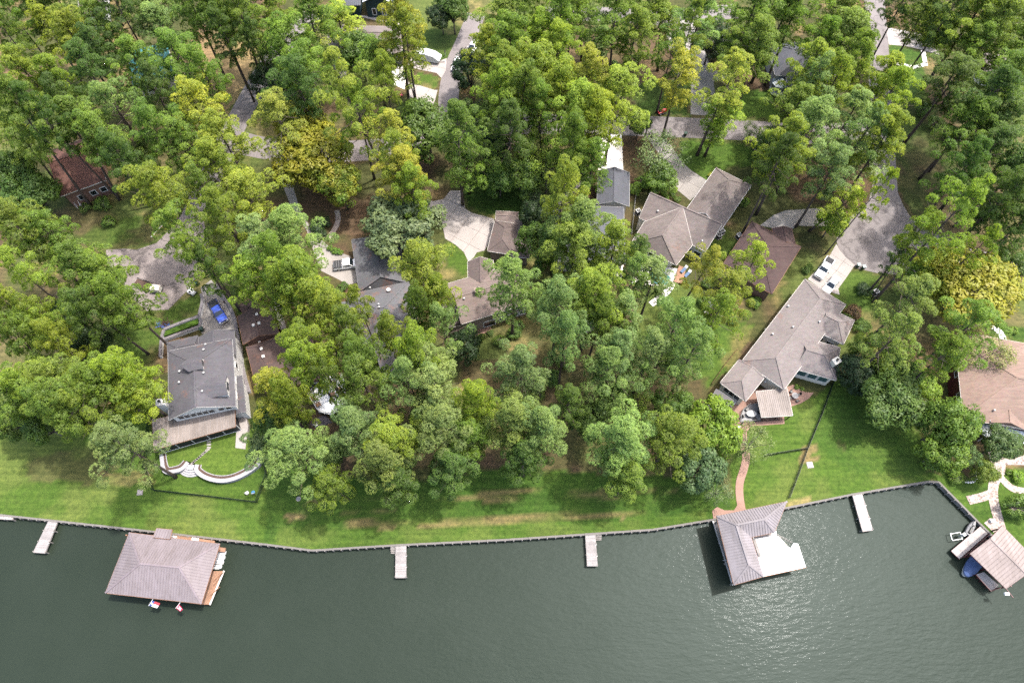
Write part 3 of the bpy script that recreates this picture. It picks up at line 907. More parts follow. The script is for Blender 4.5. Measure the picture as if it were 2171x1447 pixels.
R = {}
R['grey'] = shingle('grey_shingle', (0.118, 0.114, 0.128), .3, 0.3)
R['slate'] = shingle('slate_shingle', (0.145, 0.145, 0.155), .3, 0.75)
R['brown'] = shingle('brown_shingle', (0.120, 0.082, 0.074), .4, 0.35, blotch=.4)
R['tan'] = shingle('tan_shingle', (0.235, 0.185, 0.165), .4, 0.1)
R['tandark'] = shingle('dark_tan_shingle', (0.165, 0.130, 0.120), .45, 0.1)
R['blue'] = shingle('blue_grey_shingle', (0.115, 0.120, 0.140), .3, 0.1)
R['taupe'] = shingle('taupe_shingle', (0.205, 0.172, 0.160), .45, 0.05)
R['maroon'] = shingle('maroon_shingle', (0.092, 0.061, 0.058), .35, 0.12, blotch=.3)
R['big'] = shingle('light_taupe_shingle', (0.25, 0.218, 0.21), .3, 0.12, blotch=.14)
R['terra'] = shingle('terracotta_shingle', (0.295, 0.208, 0.170), .4, 0.0, blotch=.16)
R['red'] = shingle('red_brown_shingle', (0.185, 0.092, 0.072), .35, 0.2)
R['teal'] = metal_roof('teal_metal', (0.06, 0.22, 0.24), .4)
R['pale'] = metal_roof('pale_metal', (0.55, 0.60, 0.63), .4)
R['mauve'] = metal_roof('mauve_metal', (0.245, 0.212, 0.225), .45, .08)
R['mauverib'] = metal_roof('mauve_metal_ribs', (0.235, 0.197, 0.216), .45, .08)
R['silver'] = metal_roof('silver_metal', (0.275, 0.252, 0.268), .42, .08)
R['silverrib'] = metal_roof('silver_metal_ribs', (0.235, 0.215, 0.228), .45, .08)
R['porch'] = metal_roof('weathered_porch_metal', (0.27, 0.23, 0.21), .6, .3)
R['porchrib'] = metal_roof('weathered_porch_ribs', (0.36, 0.32, 0.30), .5, .2)
R['pink'] = metal_roof('faded_pink_metal', (0.315, 0.262, 0.248), .5, .16)
R['pinkrib'] = metal_roof('faded_pink_ribs', (0.29, 0.24, 0.23), .5, .16)

# grey house, far left
h1 = house('house', (425, 800), 'grey shingled two-storey house with white dormers and brown metal porch roof')
g1 = Wing([(352, 744), (498, 716), (494, 860), (362, 891)], 7.2, .50, 'y', (0, .9))
wing(h1, g1, R['grey'], M['white'], M['lightgrey'])
g1b = Wing([(420, 716), (497, 697), (500, 752), (424, 766)], 5.8, .45, 'y', (0, 0))
wing(h1, g1b, R['grey'], M['white'], M['grey'])
g1c = Wing([(352, 725), (418, 712), (424, 752), (358, 764)], 5.6, .45, 'x', (1, .2))
wing(h1, g1c, R['grey'], M['white'], M['grey'])
g1e = Wing([(490, 800), (512, 796), (522, 872), (498, 878)], 4.4, .2, 'y', (0, 0))
wing(h1, g1e, R['grey'], M['white'], M['grey'])
for i in range(6): window(h1, g1, 'S', .88 - i * .10, 1.05, 1.4, 5.6)
window(h1, g1, 'S', .22, 1.0, 1.2, 5.7); window(h1, g1, 'S', .10, 1.0, 1.2, 5.7)
for t in (.2, .45, .7): window(h1, g1, 'E', t, 1.2, 1.4, 3.6)
for t in (.15, .35, .6, .8): window(h1, g1, 'W', t, 1.2, 1.4, 3.2)
def dormer(house_, wg, px, py, w, h, roofmat, facemat):
    """gabled dormer on the +x/E slope with a white face"""
    p = on_roof([wg], px, py)
    e = Vector((wg.sr, -wg.cr, 0)) if wg.axis == 'y' else Vector((wg.cr, wg.sr, 0))
    f = Vector((-e.y, e.x, 0))
    z0, z1 = p.z - .4, p.z + h
    back = (h + .3) / wg.pitch
    q = [p + f * (-w / 2), p + f * (w / 2)]
    base = [(q[0].x, q[0].y), (q[1].x, q[1].y), (q[1].x - e.x * back, q[1].y - e.y * back), (q[0].x - e.x * back, q[0].y - e.y * back)]
    d = MB().prism(base, z0, z1).add([q[0] + Vector((0, 0, z1 - q[0].z)), q[1] + Vector((0, 0, z1 - q[1].z)), p + Vector((0, 0, z1 + w * .25 - p.z)),
        q[0] - e * .2 + Vector((0, 0, z1 - q[0].z)), q[1] - e * .2 + Vector((0, 0, z1 - q[1].z)), p - e * .2 + Vector((0, 0, z1 + w * .25 - p.z))],
        [(0, 1, 2), (5, 4, 3), (0, 3, 4, 1), (1, 4, 5, 2), (2, 5, 3, 0)]).build('dormer', facemat, house_)
    V = []
    for s_ in (-1, 0, 1):
        zz = z1 + (w * .27 if s_ == 0 else -.08)
        a_ = p + f * (s_ * (w / 2 + .18)) + e * .2; b_ = p + f * (s_ * (w / 2 + .18)) - e * (back + (.27 * w / wg.pitch if s_ == 0 else 0))
        V += [(a_.x, a_.y, zz), (b_.x, b_.y, zz)]
    top = MB().add(V + [(x, y, z - .1) for x, y, z in V], [(0, 1, 3, 2), (2, 3, 5, 4), (8, 9, 7, 6), (10, 11, 9, 8), (0, 2, 8, 6), (2, 4, 10, 8), (4, 5, 11, 10), (1, 0, 6, 7)]).build('dormer_roof', roofmat, d)
    c = p + e * .05 + Vector((0, 0, (z1 - p.z) * .5 + .05)); ang = math.atan2(f.y, f.x)
    MB().box((c.x, c.y, c.z), (w * .45, .06, h * .55), ang).build('window_pane', M['glass'], d)
dormer(h1, g1, 432, 772, 2.2, 0.9, R['grey'], M['white'])
dormer(h1, g1, 486, 822, 3.4, 1.5, R['grey'], M['white'])
pr = [P(322, 889, 4.9), P(497, 855, 5.2), P(499, 904, 4.2), P(326, 953, 4.1)]
roof_mesh(h1, pr, [(3, 2, 1, 0)], R['porch'], M['redwood'], 0.62, R['porchrib'], False)
FOOT.append(pr)
# screened porch front: frame posts and screens
fl, fr_ = P(333, 951, 3.9), P(499, 902, 4.0)
fl.z = fr_.z = 0
ntw = (fr_ - fl).normalized(); inn = Vector((-ntw.y, ntw.x, 0))
fl2, fr2 = fl + inn * .3, fr_ + inn * .3
for i in range(6):
    a_ = fl2.lerp(fr2, i / 5)
    MB().bar(a_ + Vector((0, 0, .9)), a_ + Vector((0, 0, 4.0)), .1).build('porch_post', M['white'], h1)
    if i < 5:
        b_ = fl2.lerp(fr2, (i + 1) / 5); c_ = (a_ + b_) / 2
        MB().box((c_.x, c_.y, 2.45), ((b_ - a_).length - .12, .04, 2.95), math.atan2(ntw.y, ntw.x)).build('screen_panel', M['screen'], h1)
MB().bar(fl2 + Vector((0, 0, .95)), fr2 + Vector((0, 0, .95)), .12, .14).build('porch_rail', M['white'], h1)
e1 = P(498, 858, 0)
c_ = (fr2 + e1) / 2
MB().box((c_.x, c_.y, 2.45), ((fr2 - e1).length - .2, .05, 2.9), math.atan2((fr2 - e1).y, (fr2 - e1).x)).build('screen_panel', M['screen'], h1)
chimney(h1, [g1], 340, 852, 1.3, 1.1, 7.2, M['white'], .2, True)
for q in ((413, 729), (437, 731), (433, 742), (382, 788), (381, 811), (433, 791), (430, 830), (472, 818)): vent(h1, [g1], q[0], q[1], 0)

# brown house with brick gables
h2 = house('house', (575, 720), 'brown blotchy-roofed house with a brick gable and white side deck')
g2 = Wing([(502, 672), (577, 648), (592, 708), (516, 728)], 4.6, .42, 'y', (0, 0))
wing(h2, g2, R['brown'], M['brick'], M['brown'] if 'brown' in M else M['redwood'])
g2b = Wing([(520, 735), (585, 716), (610, 800), (545, 822)], 4.4, .42, 'y', (0, .5))
wing(h2, g2b, R['brown'], M['brick'], M['redwood'])
g2c = Wing([(580, 712), (650, 694), (690, 800), (612, 825)], 4.2, .40, 'y', (0, .7))
wing(h2, g2c, R['brown'], M['brick'], M['redwood'])
g2d = Wing([(508, 645), (540, 630), (560, 660), (518, 672)], 3.4, .35, 'x', (0, 0))
wing(h2, g2d, R['brown'], M['brick'], M['redwood'])
for g, ss in ((g2b, 'S'), (g2c, 'S'), (g2c, 'E')):
    for t in (.3, .7): window(h2, g, ss, t, 1.2, 1.3, 1.2)
for q in ((538, 690), (550, 686), (545, 667)): vent(h2, [g2], *q, 1)
for q in ((551, 726), (555, 740), (559, 756), (610, 764), (623, 726)): vent(h2, [g2b, g2c], *q, 1)
MB().prism([P(585, 650), P(594, 648), P(610, 705), P(600, 707)], 0, 1.9).build('side_walkway', M['concrete'], h2)

# slate-grey house
h3 = house('house', (810, 620), 'slate-grey shingled house littered with rusty pine straw')
g3 = Wing([(742, 512), (832, 490), (878, 612), (764, 600)], 3.6, .50, 'y', (.2, .5))
wing(h3, g3, R['slate'], M['tanbrick'], M['grey'])
g3b = Wing([(728, 622), (868, 600), (892, 712), (760, 738)], 3.9, .46, 'x', (.9, .9))
wing(h3, g3b, R['slate'], M['tanbrick'], M['grey'])
g3c = Wing([(770, 660), (840, 640), (892, 770), (810, 790)], 3.4, .46, 'y', (.9, .3))
wing(h3, g3c, R['slate'], M['tanbrick'], M['grey'])
g3d = Wing([(722, 640), (790, 625), (800, 680), (736, 700)], 3.2, .45, 'x', (.8, .2))
wing(h3, g3d, R['slate'], M['tanbrick'], M['grey'])
for q in ((785, 611), (804, 652), (818, 682), (803, 646)): vent(h3, [g3, g3b, g3c], *q, 0)
p = on_roof([g3b, g3c, g3], 846, 648)
MB().box((p.x, p.y, p.z + .06), (.7, .7, .2), .3).build('skylight', M['glass'], h3)
p = on_roof([g3, g3b], 825, 617)
dsh = MB().lathe((p.x, p.y, p.z + .5), [(0.02, 0), (.25, .04), (.42, .13), (.43, .15), (.25, .08)], 18).build('satellite_dish', M['lightgrey'], h3)
MB().bar((p.x, p.y, p.z - .1), (p.x, p.y, p.z + .5), .06).build('dish_mast', M['grey'], dsh)
for t in (.25, .5, .75): window(h3, g3b, 'S', t, 1.3, 1.3, 1.0)
for t in (.25, .7): window(h3, g3b, 'E', t, 1.3, 1.3, 1.0)

# tan two-storey house with the concrete court
h4 = house('house', (1030, 600), 'tan shingled two-storey house with a chimney beside the concrete court')
g4 = Wing([(946, 600), (1090, 560), (1122, 640), (980, 688)], 5.4, .46, 'x', (.1, .6))
wing(h4, g4, R['tan'], M['tanbrick'], M['offwhite'])
g4b = Wing([(1052, 466), (1100, 476), (1092, 540), (1030, 532)], 3.8, .55, 'y', (.9, .9))
wing(h4, g4b, R['tandark'], M['tanbrick'], M['offwhite'])
g4b2 = Wing([(1090, 460), (1122, 468), (1126, 546), (1085, 545)], 3.6, .5, 'y', (.8, .6))
wing(h4, g4b2, R['tandark'], M['tanbrick'], M['offwhite'])
g4c = Wing([(992, 556), (1044, 550), (1050, 610), (992, 606)], 5.2, .62, 'y', (0, 0))
wing(h4, g4c, R['tandark'], M['tanbrick'], M['offwhite'])
g4d = Wing([(936, 640), (968, 628), (990, 690), (952, 690)], 3.4, .45, 'y', (.2, .4))
wing(h4, g4d, R['tandark'], M['tanbrick'], M['offwhite'])
g4e = Wing([(1054, 446), (1098, 450), (1098, 474), (1048, 474)], 3.5, .45, 'x', (0, .3))
wing(h4, g4e, R['tan'], M['tanbrick'], M['offwhite'])
chimney(h4, [g4], 1013, 620, 1.0, .8, 1.1, M['tanbrick'], .25)
for t in (.62, .72, .84, .93):
    window(h4, g4, 'S', t, 1.2, 1.2, 3.4); window(h4, g4, 'S', t, 1.3, 1.4, .9, M['tealglass'])
window(h4, g4, 'S', .08, 1.3, 1.3, .9, M['tealglass']); window(h4, g4, 'S', .4, 2.4, 2.0, .3)
vent(h4, [g4], 984, 634, 0)

# slate-roofed house with the white drive
h5 = house('house', (1260, 470), 'blue-grey shingled house with a long front garage and white drive')
g5 = Wing([(1268, 358), (1333, 368), (1336, 436), (1266, 434)], 4.0, .42, 'y', (0, 0))
wing(h5, g5, R['blue'], M['cream'], M['lightgrey'])
g5b = Wing([(1168, 432), (1330, 440), (1318, 556), (1176, 556)], 4.4, .42, 'x', (.9, .9))
wing(h5, g5b, R['blue'], M['cream'], M['lightgrey'])
for t in (.2, .4, .6, .8): window(h5, g5b, 'S', t, 1.4, 1.3, 1.4)
for t in (.3, .7): window(h5, g5, 'W', t, 1.2, 1.2, 1.2)

# taupe house with the ridge line and two air conditioners
h6 = house('house', (1450, 470), 'taupe shingled house of crossing gables beside two air conditioners')
g6 = Wing([(1378, 411), (1533, 479), (1495, 534), (1352, 462)], 4.3, .28, 'x', (0, 0), .3)
wing(h6, g6, R['taupe'], M['cream'], M['offwhite'], roof=False)
g6b = Wing([(1400, 440), (1476, 474), (1434, 552), (1348, 508)], 4.2, .25, 'y', (1, 0))
wing(h6, g6b, R['taupe'], M['cream'], M['offwhite'], roof=False)
RH, EH = 7.2, 4.3
vB, vC, vD = P(1379, 408, RH), P(1448, 438, RH), P(1531, 475, RH)
vA, vE = P(1355, 461, EH), P(1496, 533, EH)
bk = Vector((vB.y - vD.y, vD.x - vB.x, 0)).normalized() * 1.0
vB2, vD2 = vB + bk - Vector((0, 0, RH - EH)), vD + bk - Vector((0, 0, RH - EH))
roof_mesh(h6, [vB, vD, vE, vA, vB2, vD2], [(3, 2, 1, 0), (0, 1, 5, 4)], R['taupe'], M['offwhite'])
up = Vector((0, 0, .06))
vI = P(1405, 498, RH - .1)
f1, f2, f3, f4 = P(1366, 470, EH + .1), P(1339, 513, EH + .1), P(1434, 562, EH + .1), P(1468, 519, EH + .1)
roof_mesh(h6, [vC + up, f1, f2, vI, f3, f4], [(0, 1, 2, 3), (0, 3, 4, 5), (3, 2, 4)], R['taupe'], M['offwhite'])
class _Roof:
    def height(s, p):
        x = (Vector((p[0], p[1], 0)) - Vector((vA.x, vA.y, 0))).dot(-bk.normalized()); L = (Vector((vB.x, vB.y, 0)) - Vector((vA.x, vA.y, 0))).dot(bk.normalized())
        return EH + (RH - EH) * min(1, max(0, -x / L))
g6r = _Roof()
g6c = Wing([(1520, 360), (1596, 390), (1528, 486), (1448, 446)], 4.2, .58, 'y', (0, .85))
wing(h6, g6c, R['taupe'], M['cream'], M['white'])
for t in (.3, .6): window(h6, g6b, 'S', t, 1.3, 1.6, .9)
for t in (.2, .5, .8): window(h6, g6b, 'E', t, 1.3, 1.4, .9)
for t in (.78, .92): window(h6, g6, 'S', t, 1.5, 1.5, .9)
for t in (.3, .6): window(h6, g6c, 'E', t, 1.2, 1.3, 1)
vent(h6, [g6r], 1394, 449, 0); vent(h6, [g6r], 1488, 512, 0)

# maroon-roofed house
h7 = house('house', (1615, 545), 'dark maroon-brown hip-roofed house below the mossy curved drive')
g7 = Wing([(1598, 476), (1706, 522), (1634, 614), (1520, 566)], 4.0, .42, 'y', (1, 1))
wing(h7, g7, R['maroon'], M['brick'], M['redwood'])
g7b = Wing([(1640, 482), (1676, 486), (1690, 515), (1640, 520)], 3.8, .4, 'y', (0, 0))
wing(h7, g7b, R['maroon'], M['brick'], M['redwood'])
g7c = Wing([(1538, 560), (1572, 575), (1555, 602), (1518, 585)], 3.6, .4, 'x', (0, .6))
wing(h7, g7c, R['maroon'], M['brick'], M['redwood'])
for t in (.3, .6, .85): window(h7, g7, 'E', t, 1.2, 1.3, 1.0)

# the largest house
h8 = house('house', (1670, 710), 'largest house, long light-taupe hip roof with a white-trimmed bay and brick patio')
g8 = Wing([(1706, 588), (1790, 646), (1664, 828), (1577, 764)], 4.4, .46, 'y', (.75, .8))
wing(h8, g8, R['big'], M['cream'], M['offwhite'])
g8b = Wing([(1752, 652), (1816, 678), (1786, 726), (1724, 700)], 4.2, .5, 'x', (.2, .9))
wing(h8, g8b, R['big'], M['cream'], M['offwhite'])
g8c = Wing([(1700, 712), (1783, 738), (1772, 800), (1682, 786)], 4.0, .5, 'x', (.3, .9))
wing(h8, g8c, R['big'], M['cream'], M['offwhite'])
g8d = Wing([(1566, 762), (1622, 802), (1580, 848), (1526, 812)], 4.0, .5, 'y', (.85, .1))
wing(h8, g8d, R['big'], M['cream'], M['offwhite'])
for t in (.15, .4, .65): window(h8, g8d, 'W', t, 1.2, 1.5, 1.3)
for t in (.25, .5, .75): window(h8, g8d, 'S', t, 1.1, 1.5, 1.5)
for t in (.15, .38): window(h8, g8, 'E', t, 1.5, 1.5, 1.6)
for t in (.2, .5, .8): window(h8, g8c, 'S', t, 1.7, 1.8, 1.3, M['tealglass'])
for t in (.3, .7): window(h8, g8b, 'S', t, 1.2, 1.3, 1.0)
chimney(h8, [g8c, g8], 1766, 772, 1.3, 1.0, 1.6, M['cream'], .5)
for q in ((1736, 683), (1622, 700), (1637, 709), (1680, 694), (1608, 800), (1621, 810), (1670, 650)): vent(h8, [g8], *q, 0)
tr = [P(1603, 829, 3.2), P(1669, 823, 3.2), P(1681, 880, 2.7), P(1615, 884, 2.7)]
roof_mesh(h8, tr, [(3, 2, 1, 0)], R['porch'], M['offwhite'], 0.36, R['porchrib'], False)
FOOT.append(tr)
for q in ((1616, 890), (1667, 889), (1640, 890)):
    a_ = P(*q, 0); MB().bar(a_, (a_.x, a_.y, 2.6), .14).build('terrace_post', M['black'], h8)
MB().prism([P(1569, 895), P(1569, 882), P(1574, 869), P(1589, 858), P(1605, 855), P(1612, 893)], 0.05, .35).build('terrace_floor', M['grey'], h8)
for a_, b_ in (((1569, 895), (1569, 882)), ((1569, 882), (1574, 869)), ((1574, 869), (1589, 858)), ((1569, 895), (1612, 893)), ((1612, 893), (1662, 890))):
    A, B = P(*a_, .35), P(*b_, .35)
    rl = MB().bar(A + Vector((0, 0, .95)), B + Vector((0, 0, .95)), .06).bar(A + Vector((0, 0, .2)), B + Vector((0, 0, .2)), .05)
    k = max(2, int((B - A).length / .18))
    for i in range(k + 1):
        q = A.lerp(B, i / k); rl.bar(q, q + Vector((0, 0, .95)), .025)
    rl.build('terrace_railing', M['black'], h8)
aw = [P(1519, 824, 2.7), P(1556, 848, 2.7), P(1538, 865, 2.4), P(1507, 844, 2.4)]
roof_mesh(h8, aw, [(3, 2, 1, 0)], plain('dark_awning', (0.055, 0.048, 0.058), .6), M['grey'], 0, None, False)
FOOT.append(aw)
for q in ((1538, 866), (1508, 845)):
    a_ = P(*q, 2.3); MB().bar((a_.x, a_.y, 0), a_, .1).build('awning_post', M['grey'], h8)

# terracotta-roofed house on the right edge
h9 = house('house', (2110, 820), 'terracotta-tan hip-roofed house with dark red walls at the right edge')
g9 = Wing([(2036, 740), (2240, 735), (2248, 925), (2034, 882)], 4.6, .44, 'x', (1, 1))
wing(h9, g9, R['terra'], M['maroon'], M['offwhite'])
g9b = Wing([(2100, 850), (2168, 862), (2172, 908), (2098, 894)], 4.9, .3, 'y', (.1, 0))
wing(h9, g9b, R['terra'], M['maroon'], M['offwhite'])
g9c = Wing([(2070, 716), (2180, 722), (2190, 790), (2050, 770)], 4.3, .44, 'y', (.5, .8))
wing(h9, g9c, R['terra'], M['maroon'], M['offwhite'])
for t in (.2, .45, .7, .9): window(h9, g9b, 'S', t, 1.1, 1.2, 3.5)
for t in (.3, .6): window(h9, g9, 'W', t, 1.2, 1.3, 2.6)
vent(h9, [g9, g9b], 2106, 870, 0)
aw = [P(2062, 893, 3.0), P(2200, 920, 3.0), P(2200, 946, 2.6), P(2088, 924, 2.6)]
roof_mesh(h9, aw, [(3, 2, 1, 0)], R['pale'], M['white'], .5, R['pale'], False)
for q in ((2090, 925), (2130, 934), (2168, 942)):
    a_ = P(*q, 2.5); MB().bar((a_.x, a_.y, 0), a_, .12).build('awning_post', M['white'], h9)

# red-brown house on the left with white stair
h10 = house('house', (150, 360), 'red-brown shingled house with white stair rails under leaning pines')
g10 = Wing([(84, 318), (196, 296), (226, 386), (146, 404)], 4.6, .42, 'x', (.1, .5))
wing(h10, g10, R['red'], M['brick'], M['offwhite'])
for t in (.3, .6, .85): window(h10, g10, 'S', t, 1.2, 1.3, 1.4)
for i in range(7):
    p = P(150 + i * 2.2, 408 + i * 4.2, 0)
    MB().box((p.x, p.y, 1.3 - i * .18), (1.3, .32, .07), -.3).build('stair_tread', M['offwhite'], h10)
for s_ in (-1, 1):
    a_, b_ = P(150 + s_ * 5, 404, 2.4), P(165 + s_ * 5, 436, 1.0)
    MB().bar(a_, b_, .09).bar(a_ - Vector((0, 0, 1.0)), b_ - Vector((0, 0, .9)), .09).bar(b_, (b_.x, b_.y, 0), .09).build('stair_rail', M['white'], h10)

# top houses
h11 = house('house', (770, 85), 'taupe-roofed house with green walls beside the covered trailer')
g11 = Wing([(726, 52), (852, 58), (858, 118), (716, 104)], 4.2, .44, 'x', (.8, .6))
wing(h11, g11, R['taupe'], plain('green_siding', (0.045, 0.060, 0.045), .7), M['offwhite'])
g11b = Wing([(696, 76), (742, 60), (745, 118), (702, 124)], 3.8, .44, 'y', (.8, .5))
wing(h11, g11b, R['taupe'], plain('green_siding', (0.045, 0.060, 0.045), .7), M['offwhite'])
for t in (.6, .78, .92): window(h11, g11, 'S', t, 1.2, 1.5, 1.2)
for q in ((740, 72), (746, 71), (724, 61)): vent(h11, [g11], *q, 0)
h12 = house('house', (795, 5), 'dark teal house with a pale blue metal roof at the top edge')
g12 = Wing([(774, -40), (836, -34), (830, 6), (772, 4)], 4.8, .5, 'y', (0, .5))
wing(h12, g12, R['pale'], plain('teal_siding', (0.012, 0.045, 0.055), .7), M['lightgrey'], ribs=.5, ribmat=R['pale'])
g12b = Wing([(716, -30), (768, -30), (764, 14), (722, 8)], 3.6, .3, 'x', (0, 0))
wing(h12, g12b, R['blue'], plain('teal_siding', (0.012, 0.045, 0.055), .7), M['grey'], ribs=.5)
for t in (.3, .7): window(h12, g12, 'S', t, 1.0, 1.8, .8)
h13 = house('house', (1700, 130), 'blue-grey house with a white lattice gazebo hidden among pines')
g13 = Wing([(1632, 92), (1760, 88), (1768, 152), (1640, 166)], 4.4, .5, 'x', (.8, .8))
wing(h13, g13, R['blue'], M['lightgrey'], M['lightgrey'])
g13b = Wing([(1668, 120), (1712, 120), (1712, 178), (1664, 178)], 4.0, .55, 'y', (0, .2))
wing(h13, g13b, R['blue'], M['lightgrey'], M['lightgrey'])
for t in (.2, .5, .8): window(h13, g13, 'S', t, 1.2, 1.4, 1.0)
h14 = house('house', (2105, 130), 'grey-brown roofed house behind the dark pines at the top right')
g14 = Wing([(2072, 112), (2142, 118), (2140, 160), (2070, 152)], 4.0, .42, 'x', (.9, .9))
wing(h14, g14, R['taupe'], M['cream'], M['offwhite'])
for t in (.3, .7): window(h14, g14, 'S', t, 1.2, 1.3, 1.0)
h15 = house('house', (180, 15), 'dark-roofed house with white trim at the top left')
g15 = Wing([(160, -30), (215, -36), (225, 30), (172, 36)], 4.2, .42, 'y', (0, .6))
wing(h15, g15, R['brown'], M['white'], M['white'])
for t in (.3, .7): window(h15, g15, 'S', t, 1.2, 1.3, 1.0)
h16 = house('house', (320, 140), 'teal-roofed building glimpsed between the left pines')
g16 = Wing([(268, 108), (352, 92), (372, 160), (282, 182)], 4.0, .4, 'x', (.9, .9))
wing(h16, g16, R['teal'], M['cream'], M['offwhite'], ribs=.5, ribmat=R['teal'])
for t in (.3, .7): window(h16, g16, 'S', t, 1.2, 1.3, 1.0)
# white lattice gazebo beside the blue-grey house
c_ = P(1647, 192, 0)
gz_ = empty('gazebo', c_, 'small white lattice gazebo on the lawn below the blue-grey house', 'gazebo')
rf = MB()
ring = [(c_.x + 2.0 * math.cos(a * math.pi / 4), c_.y + 2.0 * math.sin(a * math.pi / 4), 2.5) for a in range(8)]
rf.add(ring + [(c_.x, c_.y, 3.7)], [(i, (i + 1) % 8, 8) for i in range(8)] + [tuple(range(7, -1, -1))])
rf.build('roof', R['pale'], gz_)
for a in range(8):
    x, y, z = ring[a]
    MB().bar((c_.x + (x - c_.x) * .9, c_.y + (y - c_.y) * .9, 0), (c_.x + (x - c_.x) * .9, c_.y + (y - c_.y) * .9, 2.5), .12).build('post', M['white'], gz_)
lt = MB()
for a in range(8):
    A = Vector(ring[a]); B = Vector(ring[(a + 1) % 8]); A = c_ + (A - c_) * .9; B = c_ + (B - c_) * .9
    for z in (.15, .5, .85): lt.bar((A.x, A.y, z), (B.x, B.y, z), .05)
    for k in range(6):
        q = A.lerp(B, k / 6); lt.bar((q.x, q.y, 0), (q.x, q.y, .9), .04)
lt.build('lattice', M['white'], gz_)
MB().prism(ring, 0, .12).build('floor', M['palecon'], gz_)

# ------------------------------------------------------------------ docks
plank_cache = {}
def deck_boards(mb, q, z, bw=0.15, gap=0.012, t=0.05, across=True):
    """boards laid across the strip q = [near-left, near-right, far-right, far-left]"""
    L = ((q[3] - q[0]).length + (q[2] - q[1]).length) / 2
    n = max(2, int(L / (bw + gap)))
    for i in range(n):
        a, b_ = i / n + gap / 2 / L, (i + 1) / n - gap / 2 / L
        zz = z + random.uniform(-.006, .006)
        c = [q[0].lerp(q[3], a), q[1].lerp(q[2], a), q[1].lerp(q[2], b_), q[0].lerp(q[3], b_)]
        mb.prism(c, zz - t, zz)
def deckmat(name, col, var=.35):
    col = dim(col)
    m, nt, b = new_mat(name)
    ge = nt.nodes.new('ShaderNodeNewGeometry')
    n = noise(nt, coords(nt), .9, 6, .65)
    c1 = ramp(nt, ge.outputs['Random Per Island'], [(0, tuple(c * (1 - var) for c in col)), (1, tuple(c * (1 + var) for c in col))])
    c2 = mixc(nt, .5, c1, ramp(nt, n, [(.3, tuple(c * .6 for c in col)), (.7, tuple(c * 1.35 for c in col))]))
    nt.links.new(c2, b.inputs['Base Color']); b.inputs['Roughness'].default_value = .85
    return m
M['deck'] = deckmat('grey_deck_boards', (0.33, 0.305, 0.30), .3)
M['reddeck'] = deckmat('red_brown_deck_boards', (0.36, 0.20, 0.125), .15)
M['paledeck'] = deckmat('pale_deck_boards', (0.46, 0.41, 0.39), .15)
def dock(pxs, label, z=-0.05, stair=None, mat='deck'):
    q = [P(x, y, z) for x, y in pxs]
    root = empty('dock', (q[0] + q[1]) / 2, label, 'dock', 'small timber docks')
    mb = MB(); deck_boards(mb, q, z); mb.build('deck_boards', M[mat], root, kind='stuff')
    for a, b_ in ((q[0], q[3]), (q[1], q[2]), (q[3], q[2])):
        MB().bar(a + Vector((0, 0, -.16)), b_ + Vector((0, 0, -.16)), .07, .24).build('rim_board', M['wood'], root)
    for t in (.3, .65, .97):
        for a, b_ in ((q[0], q[3]), (q[1], q[2])):
            p = a.lerp(b_, t); MB().cyl((p.x, p.y), .10, -3.0, z + .12, 10).build('pile', M['wood'], root)
    for t in (.35, .7):
        p = q[1].lerp(q[2], t); MB().box((p.x, p.y, z + .05), (.3, .08, .1), .4).build('cleat', M['lightgrey'], root)
    if stair:
        s_ = [P(x, y, z) for x, y in stair]
        for i in range(4):
            a, b_ = i / 4, (i + .8) / 4
            c = [s_[0].lerp(s_[3], a), s_[1].lerp(s_[2], a), s_[1].lerp(s_[2], b_), s_[0].lerp(s_[3], b_)]
            MB().prism(c, z - .10 - .22 * i - .05, z - .10 - .22 * i).build('step', M['wood'], root)
    return root
dock([(102, 1104), (122, 1105), (95, 1172), (70, 1170)], 'grey slanted dock left of the hip-roofed boathouse')
dock([(839, 1155), (861, 1154), (861, 1224), (838, 1224)], 'grey dock with steps on its left, middle of the shore', stair=[(827, 1156), (839, 1156), (839, 1172), (827, 1172)])
dock([(1241, 1132), (1262, 1131), (1267, 1199), (1245, 1199)], 'grey dock with steps on its right, nearer the L-shaped boathouse', stair=[(1262, 1132), (1276, 1131), (1276, 1143), (1263, 1144)])
dock([(1807, 1047), (1827, 1044), (1851, 1123), (1829, 1126)], 'pale dock right of the L-shaped boathouse', mat='paledeck')
o = dock([(-30, 1090), (-26, 1098), (27, 1101), (27, 1094)], 'white narrow gangway at the left edge of the shore', mat='paledeck')

# ------------------------------------------------------------------ boathouse with the mauve hip roof
b1 = empty('boathouse', P(345, 1195, WATER_Z), 'mauve metal hip-roofed boathouse with red-brown deck', 'boathouse')
EZ = 2.9
V = [P(274, 1128, EZ), P(466, 1152, EZ), P(427, 1279, EZ), P(223, 1256, EZ), P(297, 1194, EZ + 2.5), P(380, 1202, EZ + 2.5)]
roof_mesh(b1, V, [(0, 1, 5, 4), (1, 2, 5), (2, 3, 4, 5), (3, 0, 4)], R['mauve'], M['redwood'], .46, R['mauverib'])
V2 = [P(332, 1119, EZ + .25), P(365, 1122, EZ + .25), P(360, 1142, EZ + .5), P(324, 1138, EZ + .5)]
roof_mesh(b1, V2, [(3, 2, 1, 0)], R['mauve'], M['redwood'], .46, R['mauverib'], False)
DZ = -0.1
def deckpart(root, pxs, z, mat, name='deck', rim='redwood'):
    q = [P(x, y, z) for x, y in pxs]
    mb = MB(); deck_boards(mb, q, z); o_ = mb.build(name, M[mat], root, kind='stuff')
    for i in range(4):
        a, b_ = q[i], q[(i + 1) % 4]
        MB().bar(a + Vector((0, 0, -.14)), b_ + Vector((0, 0, -.14)), .08, .24).build('rim_board', M[rim], root)
deckpart(b1, [(451, 1210), (475, 1210), (445, 1280), (424, 1280)], DZ, 'reddeck')
